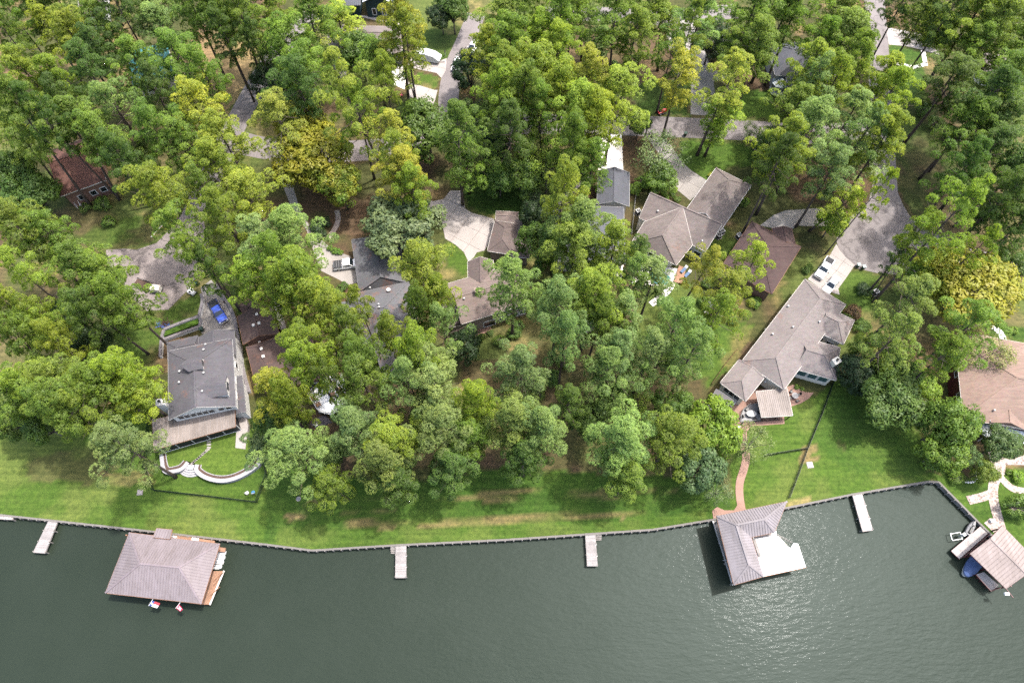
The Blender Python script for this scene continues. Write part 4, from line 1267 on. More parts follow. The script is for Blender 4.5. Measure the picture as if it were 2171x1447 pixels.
MB().bar(P(475, 1209, DZ + .05), P(445, 1281, DZ + .05), .25, .12).build('dock_edge', M['offwhite'], b1)
deckpart(b1, [(440, 1157), (478, 1161), (476, 1169), (440, 1166)], DZ, 'reddeck')
deckpart(b1, [(285, 1140), (300, 1140), (262, 1255), (246, 1250)], DZ, 'reddeck')
deckpart(b1, [(350, 1130), (455, 1146), (452, 1160), (345, 1148)], DZ, 'reddeck')
deckpart(b1, [(250, 1245), (425, 1268), (424, 1280), (248, 1256)], DZ, 'reddeck')
for q in ((285, 1140), (360, 1146), (455, 1160), (430, 1272), (345, 1262), (262, 1250), (447, 1212), (272, 1200)):
    p = P(*q, 0); MB().bar((p.x, p.y, -3), (p.x, p.y, EZ - .1), .22).build('post', M['redwood'], b1)
for a_, b_ in (((474, 1212), (452, 1232)), ((466, 1243), (446, 1262))):
    A, B = P(*a_, DZ + .1), P(*b_, EZ - .3)
    MB().bar(A, B, .12).build('brace', M['redwood'], b1)
MB().prism([P(364, 1134), P(377, 1137), P(373, 1142), P(360, 1139)], -.1, .35).build('bench_box', M['white'], b1)
for i in range(4):
    p = P(408 + i * 4.0, 1142 + i * .7, 0); MB().box((p.x, p.y, .02), (.22, .55, .08), -.15).build('step', M['white'], b1)
# personal watercraft under its right eave
def watercraft(px, py, rz, label, body, seat, z=WATER_Z):
    r_ = empty('personal_watercraft', P(px, py, z), label, 'watercraft', None, rz, True)
    pr_ = [(-1.5, .52), (-1.2, .58), (0, .6), (.7, .52), (1.3, .3), (1.55, .05)]
    v_ = []; f_ = []
    for zz, k in ((-.15, .72), (.18, 1.0), (.42, .86), (.5, .6)):
        for x, y in pr_: v_.append((x * (.96 if zz > .3 else 1), y * k, zz + (.1 * max(0, x) if zz > .1 else 0)))
        for x, y in pr_[::-1]: v_.append((x * (.96 if zz > .3 else 1), -y * k, zz + (.1 * max(0, x) if zz > .1 else 0)))
    n = 12
    for i in range(3):
        for k in range(n): f_.append((i * n + k, (i + 1) * n + k, (i + 1) * n + (k + 1) % n, i * n + (k + 1) % n))
    f_.append(tuple(range(3 * n, 4 * n))[::-1]); f_.append(tuple(range(n)))
    MB().add(v_, f_).build('hull', body, r_, smooth=False, bevel=.03)
    MB().box((-.55, 0, .66), (1.3, .42, .32), 0, 0, .8).build('seat', seat, r_, bevel=.06)
    hb = MB().bar((.28, -.4, .98), (.28, .4, .98), .05).bar((.5, 0, .5), (.28, 0, .98), .16).build('handlebar', M['black'], r_)
    MB().box((.85, 0, .68), (.8, .55, .22), 0, 0, .6).build('hood', body, r_, bevel=.05)
for i, (x, y) in enumerate(((461, 1171), (459, 1181), (456, 1191), (452, 1200))):
    p = P(x, y, DZ)
    fl_ = empty('floating_port', P(x, y, WATER_Z), ['white floating watercraft port nearest the bulkhead', 'white floating port, second from the bulkhead', 'white floating port, third from the bulkhead', 'white floating port next to the red-brown deck'][i], 'floating port', 'white floating ports beside the mauve boathouse')
    c = P(x, y, WATER_Z)
    out = [(1.55, .0), (1.45, .35), (1.0, .5), (-.9, .5), (-1.4, .3), (-1.4, -.3), (-.9, -.5), (1.0, -.5), (1.45, -.35)]
    MB().prism([(c.x + a, c.y + b_) for a, b_ in out], WATER_Z - .15, WATER_Z + .38).build('float_body', M['white'], fl_, bevel=.08)
    MB().box((c.x + .2, c.y, WATER_Z + .40), (1.6, .3, .06)).build('cradle_groove', M['lightgrey'], fl_)
    for s_ in (-.3, .3): MB().cyl((c.x + 1.0, c.y + s_), .09, WATER_Z + .36, WATER_Z + .44, 10).build('roller', M['grey'], fl_)

# flags off its lake side
def flag(corners, pole0, pole1, z, kind, label):
    q = [P(x, y, zz) for (x, y), zz in zip(corners, z)]   # pole-top, fly-top, fly-bottom, pole-bottom
    root = empty('flag', P(pole0[0], pole0[1], 2.4), label, 'flag')
    A, B = P(*pole0, 2.5), q[3] + (q[3] - q[0]) * .12
    B2 = q[0] + (q[0] - q[3]) * .5
    MB().bar(B2, q[3] + (q[3] - q[0]) * .08, .05).build('pole', M['white'], root)
    def pt(u, v, up=0.0):
        p = q[0].lerp(q[1], u).lerp(q[3].lerp(q[2], u), v)
        return (p.x, p.y, p.z + .06 * math.sin(u * 7) + up)
    def panel(u0, u1, v0, v1, mat, name, up=0.0, par=None):
        n = 8; v_ = []; f_ = []
        for i in range(n + 1):
            u = u0 + (u1 - u0) * i / n
            v_ += [pt(u, v0, up), pt(u, v1, up), pt(u, v0, up - .012), pt(u, v1, up - .012)]
        for i in range(n):
            k = i * 4
            f_ += [(k, k + 1, k + 5, k + 4), (k + 6, k + 7, k + 3, k + 2)]
        return MB().add(v_, f_).build(name, mat, par or root)
    if kind == 'star':
        panel(0, .34, 0, 1, plain('flag_blue', (0.02, 0.05, 0.22), .7), 'blue_field')
        panel(.34, 1, 0, .5, plain('flag_red', (0.45, 0.03, 0.05), .7), 'red_stripe')
        panel(.34, 1, .5, 1, plain('flag_white', (0.8, 0.8, 0.8), .7), 'white_stripe')
        v_ = []
        for i in range(10):
            r_ = .30 if i % 2 == 0 else .12
            a = math.pi / 2 + i * math.pi / 5
            v_.append(pt(.17 + r_ * .5 * math.cos(a), .5 + r_ * .8 * math.sin(a), .02))
        c = pt(.17, .5, .02)
        MB().add(v_ + [c], [(i, (i + 1) % 10, 10) for i in range(10)]).build('star', plain('flag_white', (0.8, 0.8, 0.8), .7), root)
    else:
        panel(0, 1, 0, 1, plain('flag_crimson', (0.42, 0.012, 0.06), .7), 'red_field')
        w = plain('flag_white', (0.8, 0.8, 0.8), .7)
        em = MB()
        for u0, u1, v0, v1 in ((.3, .75, .22, .38), (.46, .6, .38, .78), (.22, .42, .62, .78), (.64, .84, .62, .78)):
            em.add([pt(u0, v0, .02), pt(u1, v0, .02), pt(u1, v1, .02), pt(u0, v1, .02)], [(0, 3, 2, 1)])
        em.build('emblem', w, root)
flag([(322.4, 1272), (340, 1278), (333, 1288), (315.5, 1282.5)], (327, 1265), (316, 1282), (2.6, 2.3, 2.1, 2.5), 'star', 'blue, white and red flag with a white star beside the mauve boathouse')
flag([(379.6, 1279.5), (388, 1291), (382, 1295.5), (373, 1288)], (384, 1273), (373, 1288), (2.5, 2.1, 2.0, 2.4), 'emblem', 'crimson flag with a white emblem beside the mauve boathouse')

# ------------------------------------------------------------------ L-shaped boathouse
b2 = empty('boathouse', P(1600, 1150, WATER_Z), 'L-shaped grey metal-roofed boathouse with a dazzling white upper deck', 'boathouse')
EZ = 4.7; RZ = 6.2
TL, TR, RB, IN, BR, BL = P(1519, 1093, EZ), P(1669, 1062, EZ), P(1642, 1128, EZ), P(1593, 1138, EZ), P(1619, 1221, EZ), P(1556, 1239, EZ)
r0, r1, r2 = P(1561, 1112, RZ), P(1620, 1100, RZ), P(1588, 1197, RZ)
roof_mesh(b2, [TL, TR, RB, IN, BR, BL, r0, r1, r2], [(0, 1, 7, 6), (1, 2, 7), (2, 3, 6, 7), (3, 4, 8, 6), (4, 5, 8), (5, 0, 6, 8)], R['silver'], M['redwood'], .46, R['silverrib'])
UZ = 2.6
dk = [P(1590, 1136, UZ), P(1646, 1125, UZ), P(1647, 1139, UZ), P(1676, 1162, UZ), P(1683, 1150, UZ), P(1692, 1152, UZ), P(1709, 1202, UZ), P(1617, 1222, UZ)]
MB().prism(dk, UZ - .25, UZ).build('upper_deck', M['deckwhite'], b2)
full = [P(1528, 1100, UZ), P(1650, 1077, UZ), P(1646, 1125, UZ), P(1590, 1136, UZ), P(1617, 1222, UZ), P(1560, 1233, UZ)]
MB().prism(full, UZ - .3, UZ - .02).build('upper_floor', M['wood'], b2)
for a_, b_ in (((1617, 1222), (1709, 1202)),):
    MB().bar(P(*a_, UZ - .12), P(*b_, UZ - .12), .10, .3).build('deck_fascia', M['redwood'], b2)
low = [P(1511, 1104, DZ), P(1650, 1082, DZ), P(1690, 1165, DZ), P(1700, 1205, DZ), P(1553, 1240, DZ)]
MB().prism([low[0], P(1530, 1100, DZ), P(1570, 1232, DZ), low[4]], DZ - .3, DZ).build('lower_walkway', M['greycon'], b2)
MB().bar(low[0] + Vector((0, 0, .08)), low[4] + Vector((0, 0, .08)), .18, .2).build('walkway_edge', M['lightgrey'], b2)
for q in ((1522, 1104), (1533, 1145), (1545, 1190), (1558, 1234), (1617, 1218), (1595, 1140), (1650, 1084), (1640, 1128), (1700, 1196), (1668, 1205), (1586, 1092)):
    p = P(*q, 1.5); MB().bar((p.x, p.y, -3), (p.x, p.y, UZ - .1), .24).build('post', M['wood'], b2)
for q in ((1524, 1098), (1558, 1232), (1595, 1141), (1615, 1216), (1640, 1124), (1655, 1072)):
    p = P(*q, 4); MB().bar((p.x, p.y, UZ), (p.x, p.y, EZ - .1), .2).build('roof_post', M['wood'], b2)
for a_, b_ in (((1600, 1139), (1634, 1133)), ((1597, 1143), (1610, 1180))):
    A, B = P(*a_, UZ), P(*b_, UZ)
    MB().bar(A + Vector((0, 0, .42)), B + Vector((0, 0, .42)), .5, .08).bar(A + Vector((0, 0, .2)), B + Vector((0, 0, .2)), .3, .36).build('bench', M['wood'], b2)
for i in range(9):
    t = (i + .5) / 9
    A = P(1649, 1134, UZ).lerp(P(1681, 1152, UZ), t); B = P(1646, 1141, UZ).lerp(P(1677, 1162, UZ), t)
    MB().bar(A + Vector((0, 0, -.15 - i * .26)), B + Vector((0, 0, -.15 - i * .26)), .30, .07).build('stair_tread', M['cream'], b2)
rl = MB(); A, B = P(1645, 1130, UZ + .9), P(1680, 1149, UZ + .9)
rl.bar(A, B, .08).bar(A - Vector((0, 0, .45)), B - Vector((0, 0, .45)), .06)
for i in range(8):
    q = A.lerp(B, i / 7); rl.bar(q, q - Vector((0, 0, 1.0)), .05)
rl.build('stair_railing', M['black'], b2)
for q in ((1539, 1187), (1543, 1192)):
    p = P(*q, .3); MB().bar((p.x - .5, p.y, .2), (p.x + .3, p.y + .05, .35), .08).build('mooring_arm', M['lightgrey'], b2)

# ------------------------------------------------------------------ right boathouse
b3 = empty('boathouse', P(2120, 1180, WATER_Z), 'faded pink gable-roofed boathouse with white side dock', 'boathouse')
EZ = 3.0
A, B, C_, D = P(2125, 1113, EZ), P(2200, 1190, EZ), P(2133, 1247, EZ), P(2057, 1173, EZ)
m1, m2 = (A + D) / 2, (B + C_) / 2
m1.z = m2.z = EZ + 1.1
roof_mesh(b3, [A, B, C_, D, m1, m2], [(0, 4, 5, 1), (4, 3, 2, 5)], R['pink'], M['maroon'], .55, R['pinkrib'])
deckpart(b3, [(2095, 1102), (2108, 1118), (2034, 1184), (2017, 1167)], DZ, 'paledeck', 'side_dock', 'maroon')
deckpart(b3, [(2069, 1217), (2086, 1212), (2118, 1240), (2101, 1252)], DZ, 'paledeck', 'lower_dock', 'maroon')
deckpart(b3, [(2112, 1125), (2125, 1118), (2190, 1185), (2178, 1194)], DZ, 'paledeck', 'side_dock', 'maroon')
for q in ((2112, 1122), (2088, 1146), (2062, 1176), (2092, 1205), (2128, 1244), (2160, 1218), (2190, 1190)):
    p = P(*q, 1); MB().bar((p.x, p.y, -3), (p.x, p.y, EZ - .1), .2).build('post', M['maroon'], b3)
rl = MB()
for a_, b_ in (((2100, 1130), (2044, 1180)), ((2069, 1217), (2101, 1252)), ((2101, 1252), (2128, 1243))):
    X, Y = P(*a_, .9), P(*b_, .9)
    rl.bar(X, Y, .09)
    for i in range(6):
        q = X.lerp(Y, i / 5); rl.bar(q, q - Vector((0, 0, 1.0)), .08)
rl.build('railing', M['maroon'], b3)
MB().bar(P(2132, 1246, 2.6), P(2148, 1266, 2.6), .12).build('outrigger', M['maroon'], b3)
p = P(2135, 1258, 2.6); MB().box((p.x, p.y, 2.5), (.7, .45, .35), -.1).build('light_box', M['white'], b3)
bt = empty('boat', P(2061, 1194, WATER_Z), 'boat under a blue cover poking out of the right boathouse', 'boat', None, math.radians(222), True)
pr_ = [(-3.2, .95), (-1, 1.1), (1, 1.1), (2.2, .85), (2.9, .45), (3.1, .1)]
def loft(levels, prof):
    v_ = []; f_ = []; n = len(prof) * 2
    for zz, k, kx in levels:
        for x, y in prof: v_.append((x * kx, y * k, zz))
        for x, y in prof[::-1]: v_.append((x * kx, -y * k, zz))
    for i in range(len(levels) - 1):
        for k in range(n): f_.append((i * n + k, (i + 1) * n + k, (i + 1) * n + (k + 1) % n, i * n + (k + 1) % n))
    f_.append(tuple(range((len(levels) - 1) * n, len(levels) * n))[::-1]); f_.append(tuple(range(n)))
    return MB().add(v_, [f[::-1] for f in f_])
loft([(-.1, .7, .95), (.75, 1.0, 1.0)], pr_).build('hull', M['white'], bt)
cv = loft([(.76, 1.03, 1.01), (1.0, .98, .98), (1.35, .55, .8), (1.5, .2, .6)], pr_).build('cover', plain('blue_canvas', (0.055, 0.10, 0.24), .8), bt, smooth=False, bevel=.06)
lt = MB()
for i in range(5): lt.box((1.75, -.32 + i * .16, 1.28), (.34, .10, .02))
lt.build('white_lettering', M['white'], bt)
watercraft(2056, 1120, math.radians(50), 'dark grey personal watercraft on a lift by the right bulkhead', M['grey'], M['black'], WATER_Z + .5)
lf = empty('watercraft_lift', P(2030, 1140, WATER_Z), 'empty white-framed watercraft lift by the right boathouse', 'boat lift')
c = P(2028, 1138, -.2)
for s_ in (-1, 1):
    MB().bar(c + Vector((-.9, s_ * .55, 0)), c + Vector((.9, s_ * .55 + .3, 0)), .1).build('rail', M['white'], lf)
    MB().bar(c + Vector((s_ * .9, -.55 + .15, 0)), c + Vector((s_ * .9, .55 + .15, 0)), .1).build('crossbar', M['white'], lf)
MB().bar(c + Vector((.9, .3, -2.5)), c + Vector((.9, .3, .7)), .14).build('lift_post', M['lightgrey'], lf)
MB().box((c.x + .9, c.y + .3, c.z + .8), (.5, .5, .3), .5).build('motor_box', M['white'], lf)
p = P(2101, 1104, .06); 
ck = empty('dock_box', p, 'white lidded dock box on the flagstone landing', 'box')
MB().box((p.x, p.y, .33), (.7, .5, .5), .1).build('body', M['white'], ck, bevel=.03)
MB().box((p.x, p.y, .61), (.76, .56, .06), .1).build('lid', M['white'], ck)
# ------------------------------------------------------------------ garden walls, terrace, fences
def retaining_wall(pxs, h, t, label, z0=0.0, wallmat=None, capmat=None, name='garden_wall', smooth=0):
    pts = [P(x, y, h) for x, y in pxs]
    root = empty(name, P(*pxs[0]), label, 'wall')
    mb = MB(); strip_mesh(mb, pts, t, h - .1, 0, h - .1 - z0 + .05); mb.build('wall_body', wallmat or M['white'], root)
    mb = MB(); strip_mesh(mb, pts, t + .14, h, 0, .1); mb.build('cap', capmat or M['grey'], root)
    return root
capg = plain('grey_capstone', (0.20, 0.18, 0.19), .8, var=.25)
retaining_wall([(426, 622), (429, 636), (426, 650), (421, 669)], 1.0, .4, 'white garden wall with grey cap left of the blue pickup', capmat=capg)
retaining_wall([(421, 669), (385, 682), (347, 697)], 1.0, .4, 'upper white-faced planter wall with grey cap above the grey house', capmat=capg)
retaining_wall([(423, 673), (425, 682), (423, 690)], .9, .4, 'short end wall closing the grass planter', capmat=capg)
retaining_wall([(423, 691), (385, 704), (345, 719)], .9, .4, 'lower white-faced planter wall touching the grey house', capmat=capg)
retaining_wall([(347, 698), (341, 717), (339, 755)], .9, .4, 'white side wall with grey cap left of the grey house', capmat=capg)
retaining_wall([(459, 595), (464, 615), (475, 631), (487, 648), (496, 671), (504, 709), (508, 745), (516, 790), (528, 830)], .8, .4, 'long curved grey-capped wall between the blue pickup and the brown house', capmat=capg)
slab('lawn', [(347, 699), (421, 671), (423, 688), (345, 717)], .55, gm, 'strip of grass inside the white planter walls', .6)

TZ = 0.9
outl = [(342, 962), (346, 1001), (366, 999), (386, 994), (398, 979)]
outr = [(418, 984), (414, 997), (433, 1011), (457, 1018), (482, 1018), (507, 1010), (532, 996), (552, 979), (546, 968)]
tl = slab('lawn', [(338, 945)] + outl + [(405, 981)] + outr + [(535, 940), (505, 905), (420, 905)], TZ - .02, gm, 'raised lawn terrace inside the curved white wall', 1.0)
ca2 = tl.data.color_attributes.new('soil', 'FLOAT_COLOR', 'POINT')
for i in range(len(tl.data.vertices)): ca2.data[i].color = (0.046, 0.078, 0.013, 1)
for o_ in list(bpy.data.objects):
    if o_.name.startswith('lawn') and o_ is not tl:
        c3 = o_.data.color_attributes.new('soil', 'FLOAT_COLOR', 'POINT')
        for i in range(len(o_.data.vertices)): c3.data[i].color = (0.03, 0.062, 0.009, 1)
WALLW = plain('terrace_wall_render', (0.40, 0.39, 0.41), .8, var=.15)
def planter(outline, label, flip):
    w = retaining_wall(outline, TZ + .12, .55, label, wallmat=WALLW, capmat=WALLW, name='terrace_wall')
    pts = [P(x, y, TZ) for x, y in outline]
    L, Rr = ribbon(pts, 1.6, TZ)
    S = L if not flip else Rr
    mb = MB(); strip_mesh(mb, [(p.x * .55 + q.x * .45, p.y * .55 + q.y * .45) for p, q in zip(S, [(a + b) / 2 for a, b in zip(L, Rr)])][::3], .55, TZ + .05, 0, .1)
    mb.build('planting_bed', M['soil'], w)
    mb = MB(); strip_mesh(mb, [(p.x, p.y) for p in S][::3], .12, TZ + .1, 0, .2)
    mb.build('inner_kerb', WALLW, w)
planter(outl, 'short white terrace wall left of the curved steps', False)
planter(outr, 'sweeping white terrace wall right of the curved steps', False)
st = empty('garden_steps', P(406, 992), 'white half-round garden steps in the terrace wall', 'steps')
c = P(407, 985, .45)
for i, (r_, zt) in enumerate(((2.6, .2), (2.15, .42), (1.7, .64), (1.25, .88))):
    arc = [(c.x + r_ * math.cos(a), c.y + r_ * .82 * math.sin(a)) for a in np.linspace(math.pi * 1.02, math.pi * 1.98, 18)]
    MB().prism(arc, 0, zt).build('step', WALLW, st, bevel=.02)
sp = empty('stepping_stone_path', P(443, 940), 'curving row of grey stepping stones on the raised lawn', 'path')
for x, y, a in ((443, 936, .1), (443, 942, .0), (443, 948, -.1), (440, 953, .3), (436, 957, .5), (432, 960, .6), (428, 964, .7), (424, 967.5, .75), (420, 971, .75), (416, 974.5, .8), (411.5, 977.5, .8), (408, 981, .8)):
    p = P(x, y, TZ)
    MB().box((p.x, p.y, TZ + .01), (.75, .34, .08), a).build('stepping_stone', M['greycon'], sp, bevel=.02)

def fence(pxs, label, h=1.25, mat=None, spacing=2.2):
    root = empty('fence', P(*pxs[0]), label, 'fence')
    m = mat or M['darkgreen']
    pk = MB()
    pme = MB().box((0, 0, h / 2 + .03), (.08, .08, h + .06)).mesh('post', m)
    for a, b_ in zip(pxs[:-1], pxs[1:]):
        A, B = P(*a), P(*b_); L = (B - A).length; k = max(1, round(L / spacing))
        for i in range(k):
            o_ = link('post', pme, root); o_.location = A.lerp(B, i / k) - root.location
        for z in (.15, h - .12):
            MB().bar(A + Vector((0, 0, z)), B + Vector((0, 0, z)), .05, .06).build('rail', m, root)
        n = int(L / .13)
        for i in range(n):
            q = A.lerp(B, (i + .5) / n); pk.box((q.x, q.y, h / 2), (.035, .035, h - .04))
    o_ = link('post', pme, root); o_.location = P(*pxs[-1]) - root.location
    pk.build('pickets', m, root, kind='stuff')
fence([(318, 892), (312, 946), (310, 993), (328, 1040), (436, 1052), (545, 1065), (567, 1006), (562, 985)], 'black-green metal fence round the terraced lawn')
fence([(1764, 812), (1740, 878), (1710, 951), (1690, 1006), (1671, 1056)], 'dark picket fence running down to the L-shaped boathouse')
fence([(1710, 952), (1666, 959), (1622, 966)], 'short dark fence branching towards the brick path')
fence([(1354, 395), (1346, 425), (1338, 500)], 'pale low fence left of the taupe house', 1.1, M['lightgrey'])
fence([(1508, 815), (1535, 775), (1560, 744)], 'low tan side fence against the largest house', .8, M['redwood'])

def coverplate(px, py, r, label, mat, sq=True):
    p = P(px, py); root = empty('utility_cover', p, label, 'cover')
    if sq:
        MB().box((p.x, p.y, .06), (r, r, .14), .1).build('lid', mat, root, bevel=.02)
        MB().box((p.x, p.y, .02), (r + .25, r + .25, .06), .1).build('frame', M['greycon'], root)
    else:
        MB().cyl((p.x, p.y), r, 0, .09, 24).build('frame', M['greycon'], root)
        MB().cyl((p.x, p.y), r * .8, .09, .11, 24).build('lid', mat, root)
coverplate(297, 1043, .75, 'square tan concrete cover on the left lakeside lawn', M['concrete'])
coverplate(1717, 985, .9, 'square white concrete cover beside the right lawn fence', M['palecon'])
coverplate(633, 1057, .42, 'round grey manhole cover on the middle lawn', M['grey'], False)

# ------------------------------------------------------------------ vehicles
def car_paint(name, col, rough=.25):
    m, nt, b = new_mat(name)
    n = noise(nt, coords(nt), 2.0, 4, .6)
    nt.links.new(ramp(nt, n, [(.3, tuple(c * .92 for c in col)), (.7, tuple(min(1, c * 1.05) for c in col))]), b.inputs['Base Color'])
    b.inputs['Roughness'].default_value = rough
    b.inputs['Coat Weight'].default_value = .6; b.inputs['Coat Roughness'].default_value = .08
    return m
PAINT = {'white': car_paint('white_car_paint', (.74, .75, .76)), 'blue': car_paint('blue_car_paint', (.012, .05, .36)), 'red': car_paint('red_car_paint', (.42, .015, .02)), 'silver': car_paint('silver_paint', (.5, .52, .54))}
lamp_w = plain('headlamp_lens', (.7, .72, .72), .1); lamp_r = plain('tail_lamp_lens', (.35, .01, .01), .2)
def profile_body(side, halfw, name, mat, root, bevel=.07, inset=0.0):
    """side profile (x,z) extruded across y; the upper edge is pulled in by inset"""
    n = len(side); zs = [z for _, z in side]; z0, z1 = min(zs), max(zs)
    v_ = []
    for s_ in (1, -1):
        for x, z in side:
            v_.append((x, s_ * (halfw - inset * (z - z0) / max(.01, z1 - z0)), z))
    f_ = [tuple(range(n)), tuple(range(2 * n - 1, n - 1, -1))] + [(i, n + i, n + (i + 1) % n, (i + 1) % n) for i in range(n)]
    me_ = MB().add(v_, f_)
    o_ = me_.build(name, mat, root, bevel=bevel)
    bm = bmesh.new(); bm.from_mesh(o_.data); bmesh.ops.recalc_face_normals(bm, faces=bm.faces); bm.to_mesh(o_.data); bm.free()
    return o_
def wheels(root, xs, y, r=.38, w=.26):
    for x in xs:
        for s_ in (-1, 1):
            t = MB().tube([(x, s_ * (y - w / 2), r), (x, s_ * (y + w / 2), r)], [r, r], 20).build('wheel', M['tyre'], root, bevel=.04)
            MB().tube([(x, s_ * (y + w / 2 - .02), r), (x, s_ * (y + w / 2 + .015), r)], [r * .6, r * .55], 14).build('rim', M['chrome'], t)
def lamps(root, xf, xr, y, z):
    for s_ in (-1, 1):
        MB().box((xf, s_ * y, z), (.10, .36, .2)).build('headlight', lamp_w, root, bevel=.02)
        MB().box((xr, s_ * (y + .06), z + .05), (.08, .2, .34)).build('tail_light', lamp_r, root, bevel=.02)
def glass_quad(root, pts, name):
    MB().add(pts + [(x * .995, y * .97, z - .03) for x, y, z in pts], [(0, 1, 2, 3), (7, 6, 5, 4), (0, 4, 5, 1), (1, 5, 6, 2), (2, 6, 7, 3), (3, 7, 4, 0)]).build(name, M['glass'], root)
def pickup(px, py, rz, label, paint, bed='open', z=0.045):
    r_ = empty('pickup_truck', P(px, py, z), label, 'pickup truck', None, rz, True)
    W_ = .98
    profile_body([(-2.85, .45), (2.75, .42), (2.85, .6), (2.8, .95), (2.55, 1.08), (1.25, 1.16), (1.2, 1.16), (-2.85, 1.12)], W_, 'body', paint, r_, .09, .06)
    cab = profile_body([(-.95, 1.1), (1.3, 1.1), (.55, 1.78), (-.75, 1.82)], W_ - .06, 'cab', paint, r_, .09, .16)
    yb, yt = W_ - .12, W_ - .26
    glass_quad(r_, [(1.27, -yb, 1.19), (1.27, yb, 1.19), (.66, yt, 1.73), (.66, -yt, 1.73)], 'windshield')
    glass_quad(r_, [(-.96, yb, 1.22), (-.96, -yb, 1.22), (-.80, -yt, 1.72), (-.80, yt, 1.72)], 'rear_window')
    for s_ in (-1, 1):
        MB().add([(-.78, s_ * (W_ - .075), 1.2), (1.02, s_ * (W_ - .075), 1.2), (.5, s_ * (W_ - .19), 1.68), (-.68, s_ * (W_ - .2), 1.7),
                  (-.78, s_ * (W_ - .12), 1.2), (1.02, s_ * (W_ - .12), 1.2), (.5, s_ * (W_ - .24), 1.68), (-.68, s_ * (W_ - .25), 1.7)],
                 [(0, 1, 2, 3), (7, 6, 5, 4), (0, 4, 5, 1), (1, 5, 6, 2), (2, 6, 7, 3), (3, 7, 4, 0)]).build('side_window', M['glass'], r_)
        MB().box((1.0, s_ * (W_ + .13), 1.22), (.14, .24, .2)).build('mirror', M['black'], r_, bevel=.03)
    if bed == 'cover':
        MB().box((-1.9, 0, 1.17), (1.75, 1.75, .08)).build('bed_cover', M['black'], r_, bevel=.03)
    else:
        MB().box((-1.9, 0, 1.13), (1.72, 1.6, .02)).build('bed_floor', plain('bed_liner', (.035, .035, .04), .8), r_)
        for s_ in (-1, 1): MB().box((-1.9, s_ * .86, 1.18), (1.85, .12, .12)).build('bed_rail', paint if bed == 'open' else M['black'], r_, bevel=.02)
        if bed == 'rack':
            for i in range(4): MB().bar((-2.65 + i * .5, -.85, 1.32), (-2.65 + i * .5, .85, 1.32), .07).build('rack_bar', M['grey'], r_)
            MB().box((-2.75, 0, 1.0), (.14, 1.8, .3)).build('tailgate', M['black'], r_)
    MB().box((2.86, 0, .55), (.12, 1.85, .22)).build('bumper', M['chrome'], r_, bevel=.03)
    MB().box((-2.9, 0, .58), (.14, 1.8, .2)).build('bumper', M['chrome'], r_, bevel=.03)
    MB().box((2.85, 0, .85), (.06, 1.1, .26)).build('grille', M['black'], r_)
    lamps(r_, 2.80, -2.86, .74, .88)
    wheels(r_, (-1.85, 1.85), W_ - .12)
    return r_
def sedan(px, py, rz, label, paint, tall=0.0, z=0.04):
    r_ = empty('car', P(px, py, z), label, 'car', None, rz, True)
    W_ = .92
    profile_body([(-2.3, .38), (2.25, .36), (2.35, .55), (2.25, .78), (1.2, .95), (-1.7, 1.0 + tall * .2), (-2.3, .92 + tall * .2)], W_, 'body', paint, r_, .1, .05)
    zt = 1.45 + tall
    profile_body([(-1.85 if tall else -1.6, .95), (1.1, .95), (.3, zt - .03), (-.9 - tall, zt)], W_ - .07, 'cabin', paint, r_, .1, .2)
    yb, yt = W_ - .14, W_ - .32
    glass_quad(r_, [(1.09, -yb, 1.0), (1.09, yb, 1.0), (.36, yt, zt - .07), (.36, -yt, zt - .07)], 'windshield')
    xb = -1.86 if tall else -1.6
    glass_quad(r_, [(xb, yb, 1.05), (xb, -yb, 1.05), (-.98 - tall, -yt, zt - .08), (-.98 - tall, yt, zt - .08)], 'rear_window')
    for s_ in (-1, 1):
        MB().add([(-1.4, s_ * (W_ - .085), 1.03), (.9, s_ * (W_ - .085), 1.03), (.25, s_ * (W_ - .24), zt - .1), (-.95 - tall * .6, s_ * (W_ - .24), zt - .1),
                  (-1.4, s_ * (W_ - .13), 1.03), (.9, s_ * (W_ - .13), 1.03), (.25, s_ * (W_ - .29), zt - .1), (-.95 - tall * .6, s_ * (W_ - .29), zt - .1)],
                 [(0, 1, 2, 3), (7, 6, 5, 4), (0, 4, 5, 1), (1, 5, 6, 2), (2, 6, 7, 3), (3, 7, 4, 0)]).build('side_window', M['glass'], r_)
        MB().box((.85, s_ * (W_ + .08), 1.02), (.12, .18, .13)).build('mirror', paint, r_, bevel=.03)
    lamps(r_, 2.24, -2.3, .62, .68)
    wheels(r_, (-1.4, 1.4), W_ - .1, .33, .22)
def rot_px(a, b):
    A, B = P(*a), P(*b); d = B - A; return math.atan2(d.y, d.x)
pickup(465, 664, rot_px((450, 640), (480, 690)), 'bright blue pickup with a black bed cover on the grey drive', PAINT['blue'], 'cover')
pickup(738, 564, rot_px((715, 568), (755, 563)), 'white pickup with a ladder rack beside the slate-grey roof', PAINT['white'], 'rack')
pickup(1745, 572, rot_px((1758, 556), (1735, 590)), 'white pickup with a dark bed on the cream drive', PAINT['white'], 'open')
sedan(1760, 606, rot_px((1774, 590), (1748, 622)), 'white car half under the eave of the largest house', PAINT['white'], .2, .05)
sedan(969, 140, rot_px((975, 125), (962, 155)), 'white estate car on the lane beside the dark bush', PAINT['white'], .25)
sedan(1003, 104, rot_px((1008, 95), (996, 115)), 'white car parked highest up the lane under the pine', PAINT['white'], .15)
sedan(1436, 119, rot_px((1430, 112), (1442, 126)), 'dark car under the pine on the streaked drive', PAINT['silver'] if False else car_paint('black_car_paint', (.02, .022, .025)), .2)
sedan(1504, 650, 1.2, 'dark car glimpsed between pines right of the pool', car_paint('charcoal_car_paint', (.05, .055, .06)), .15)

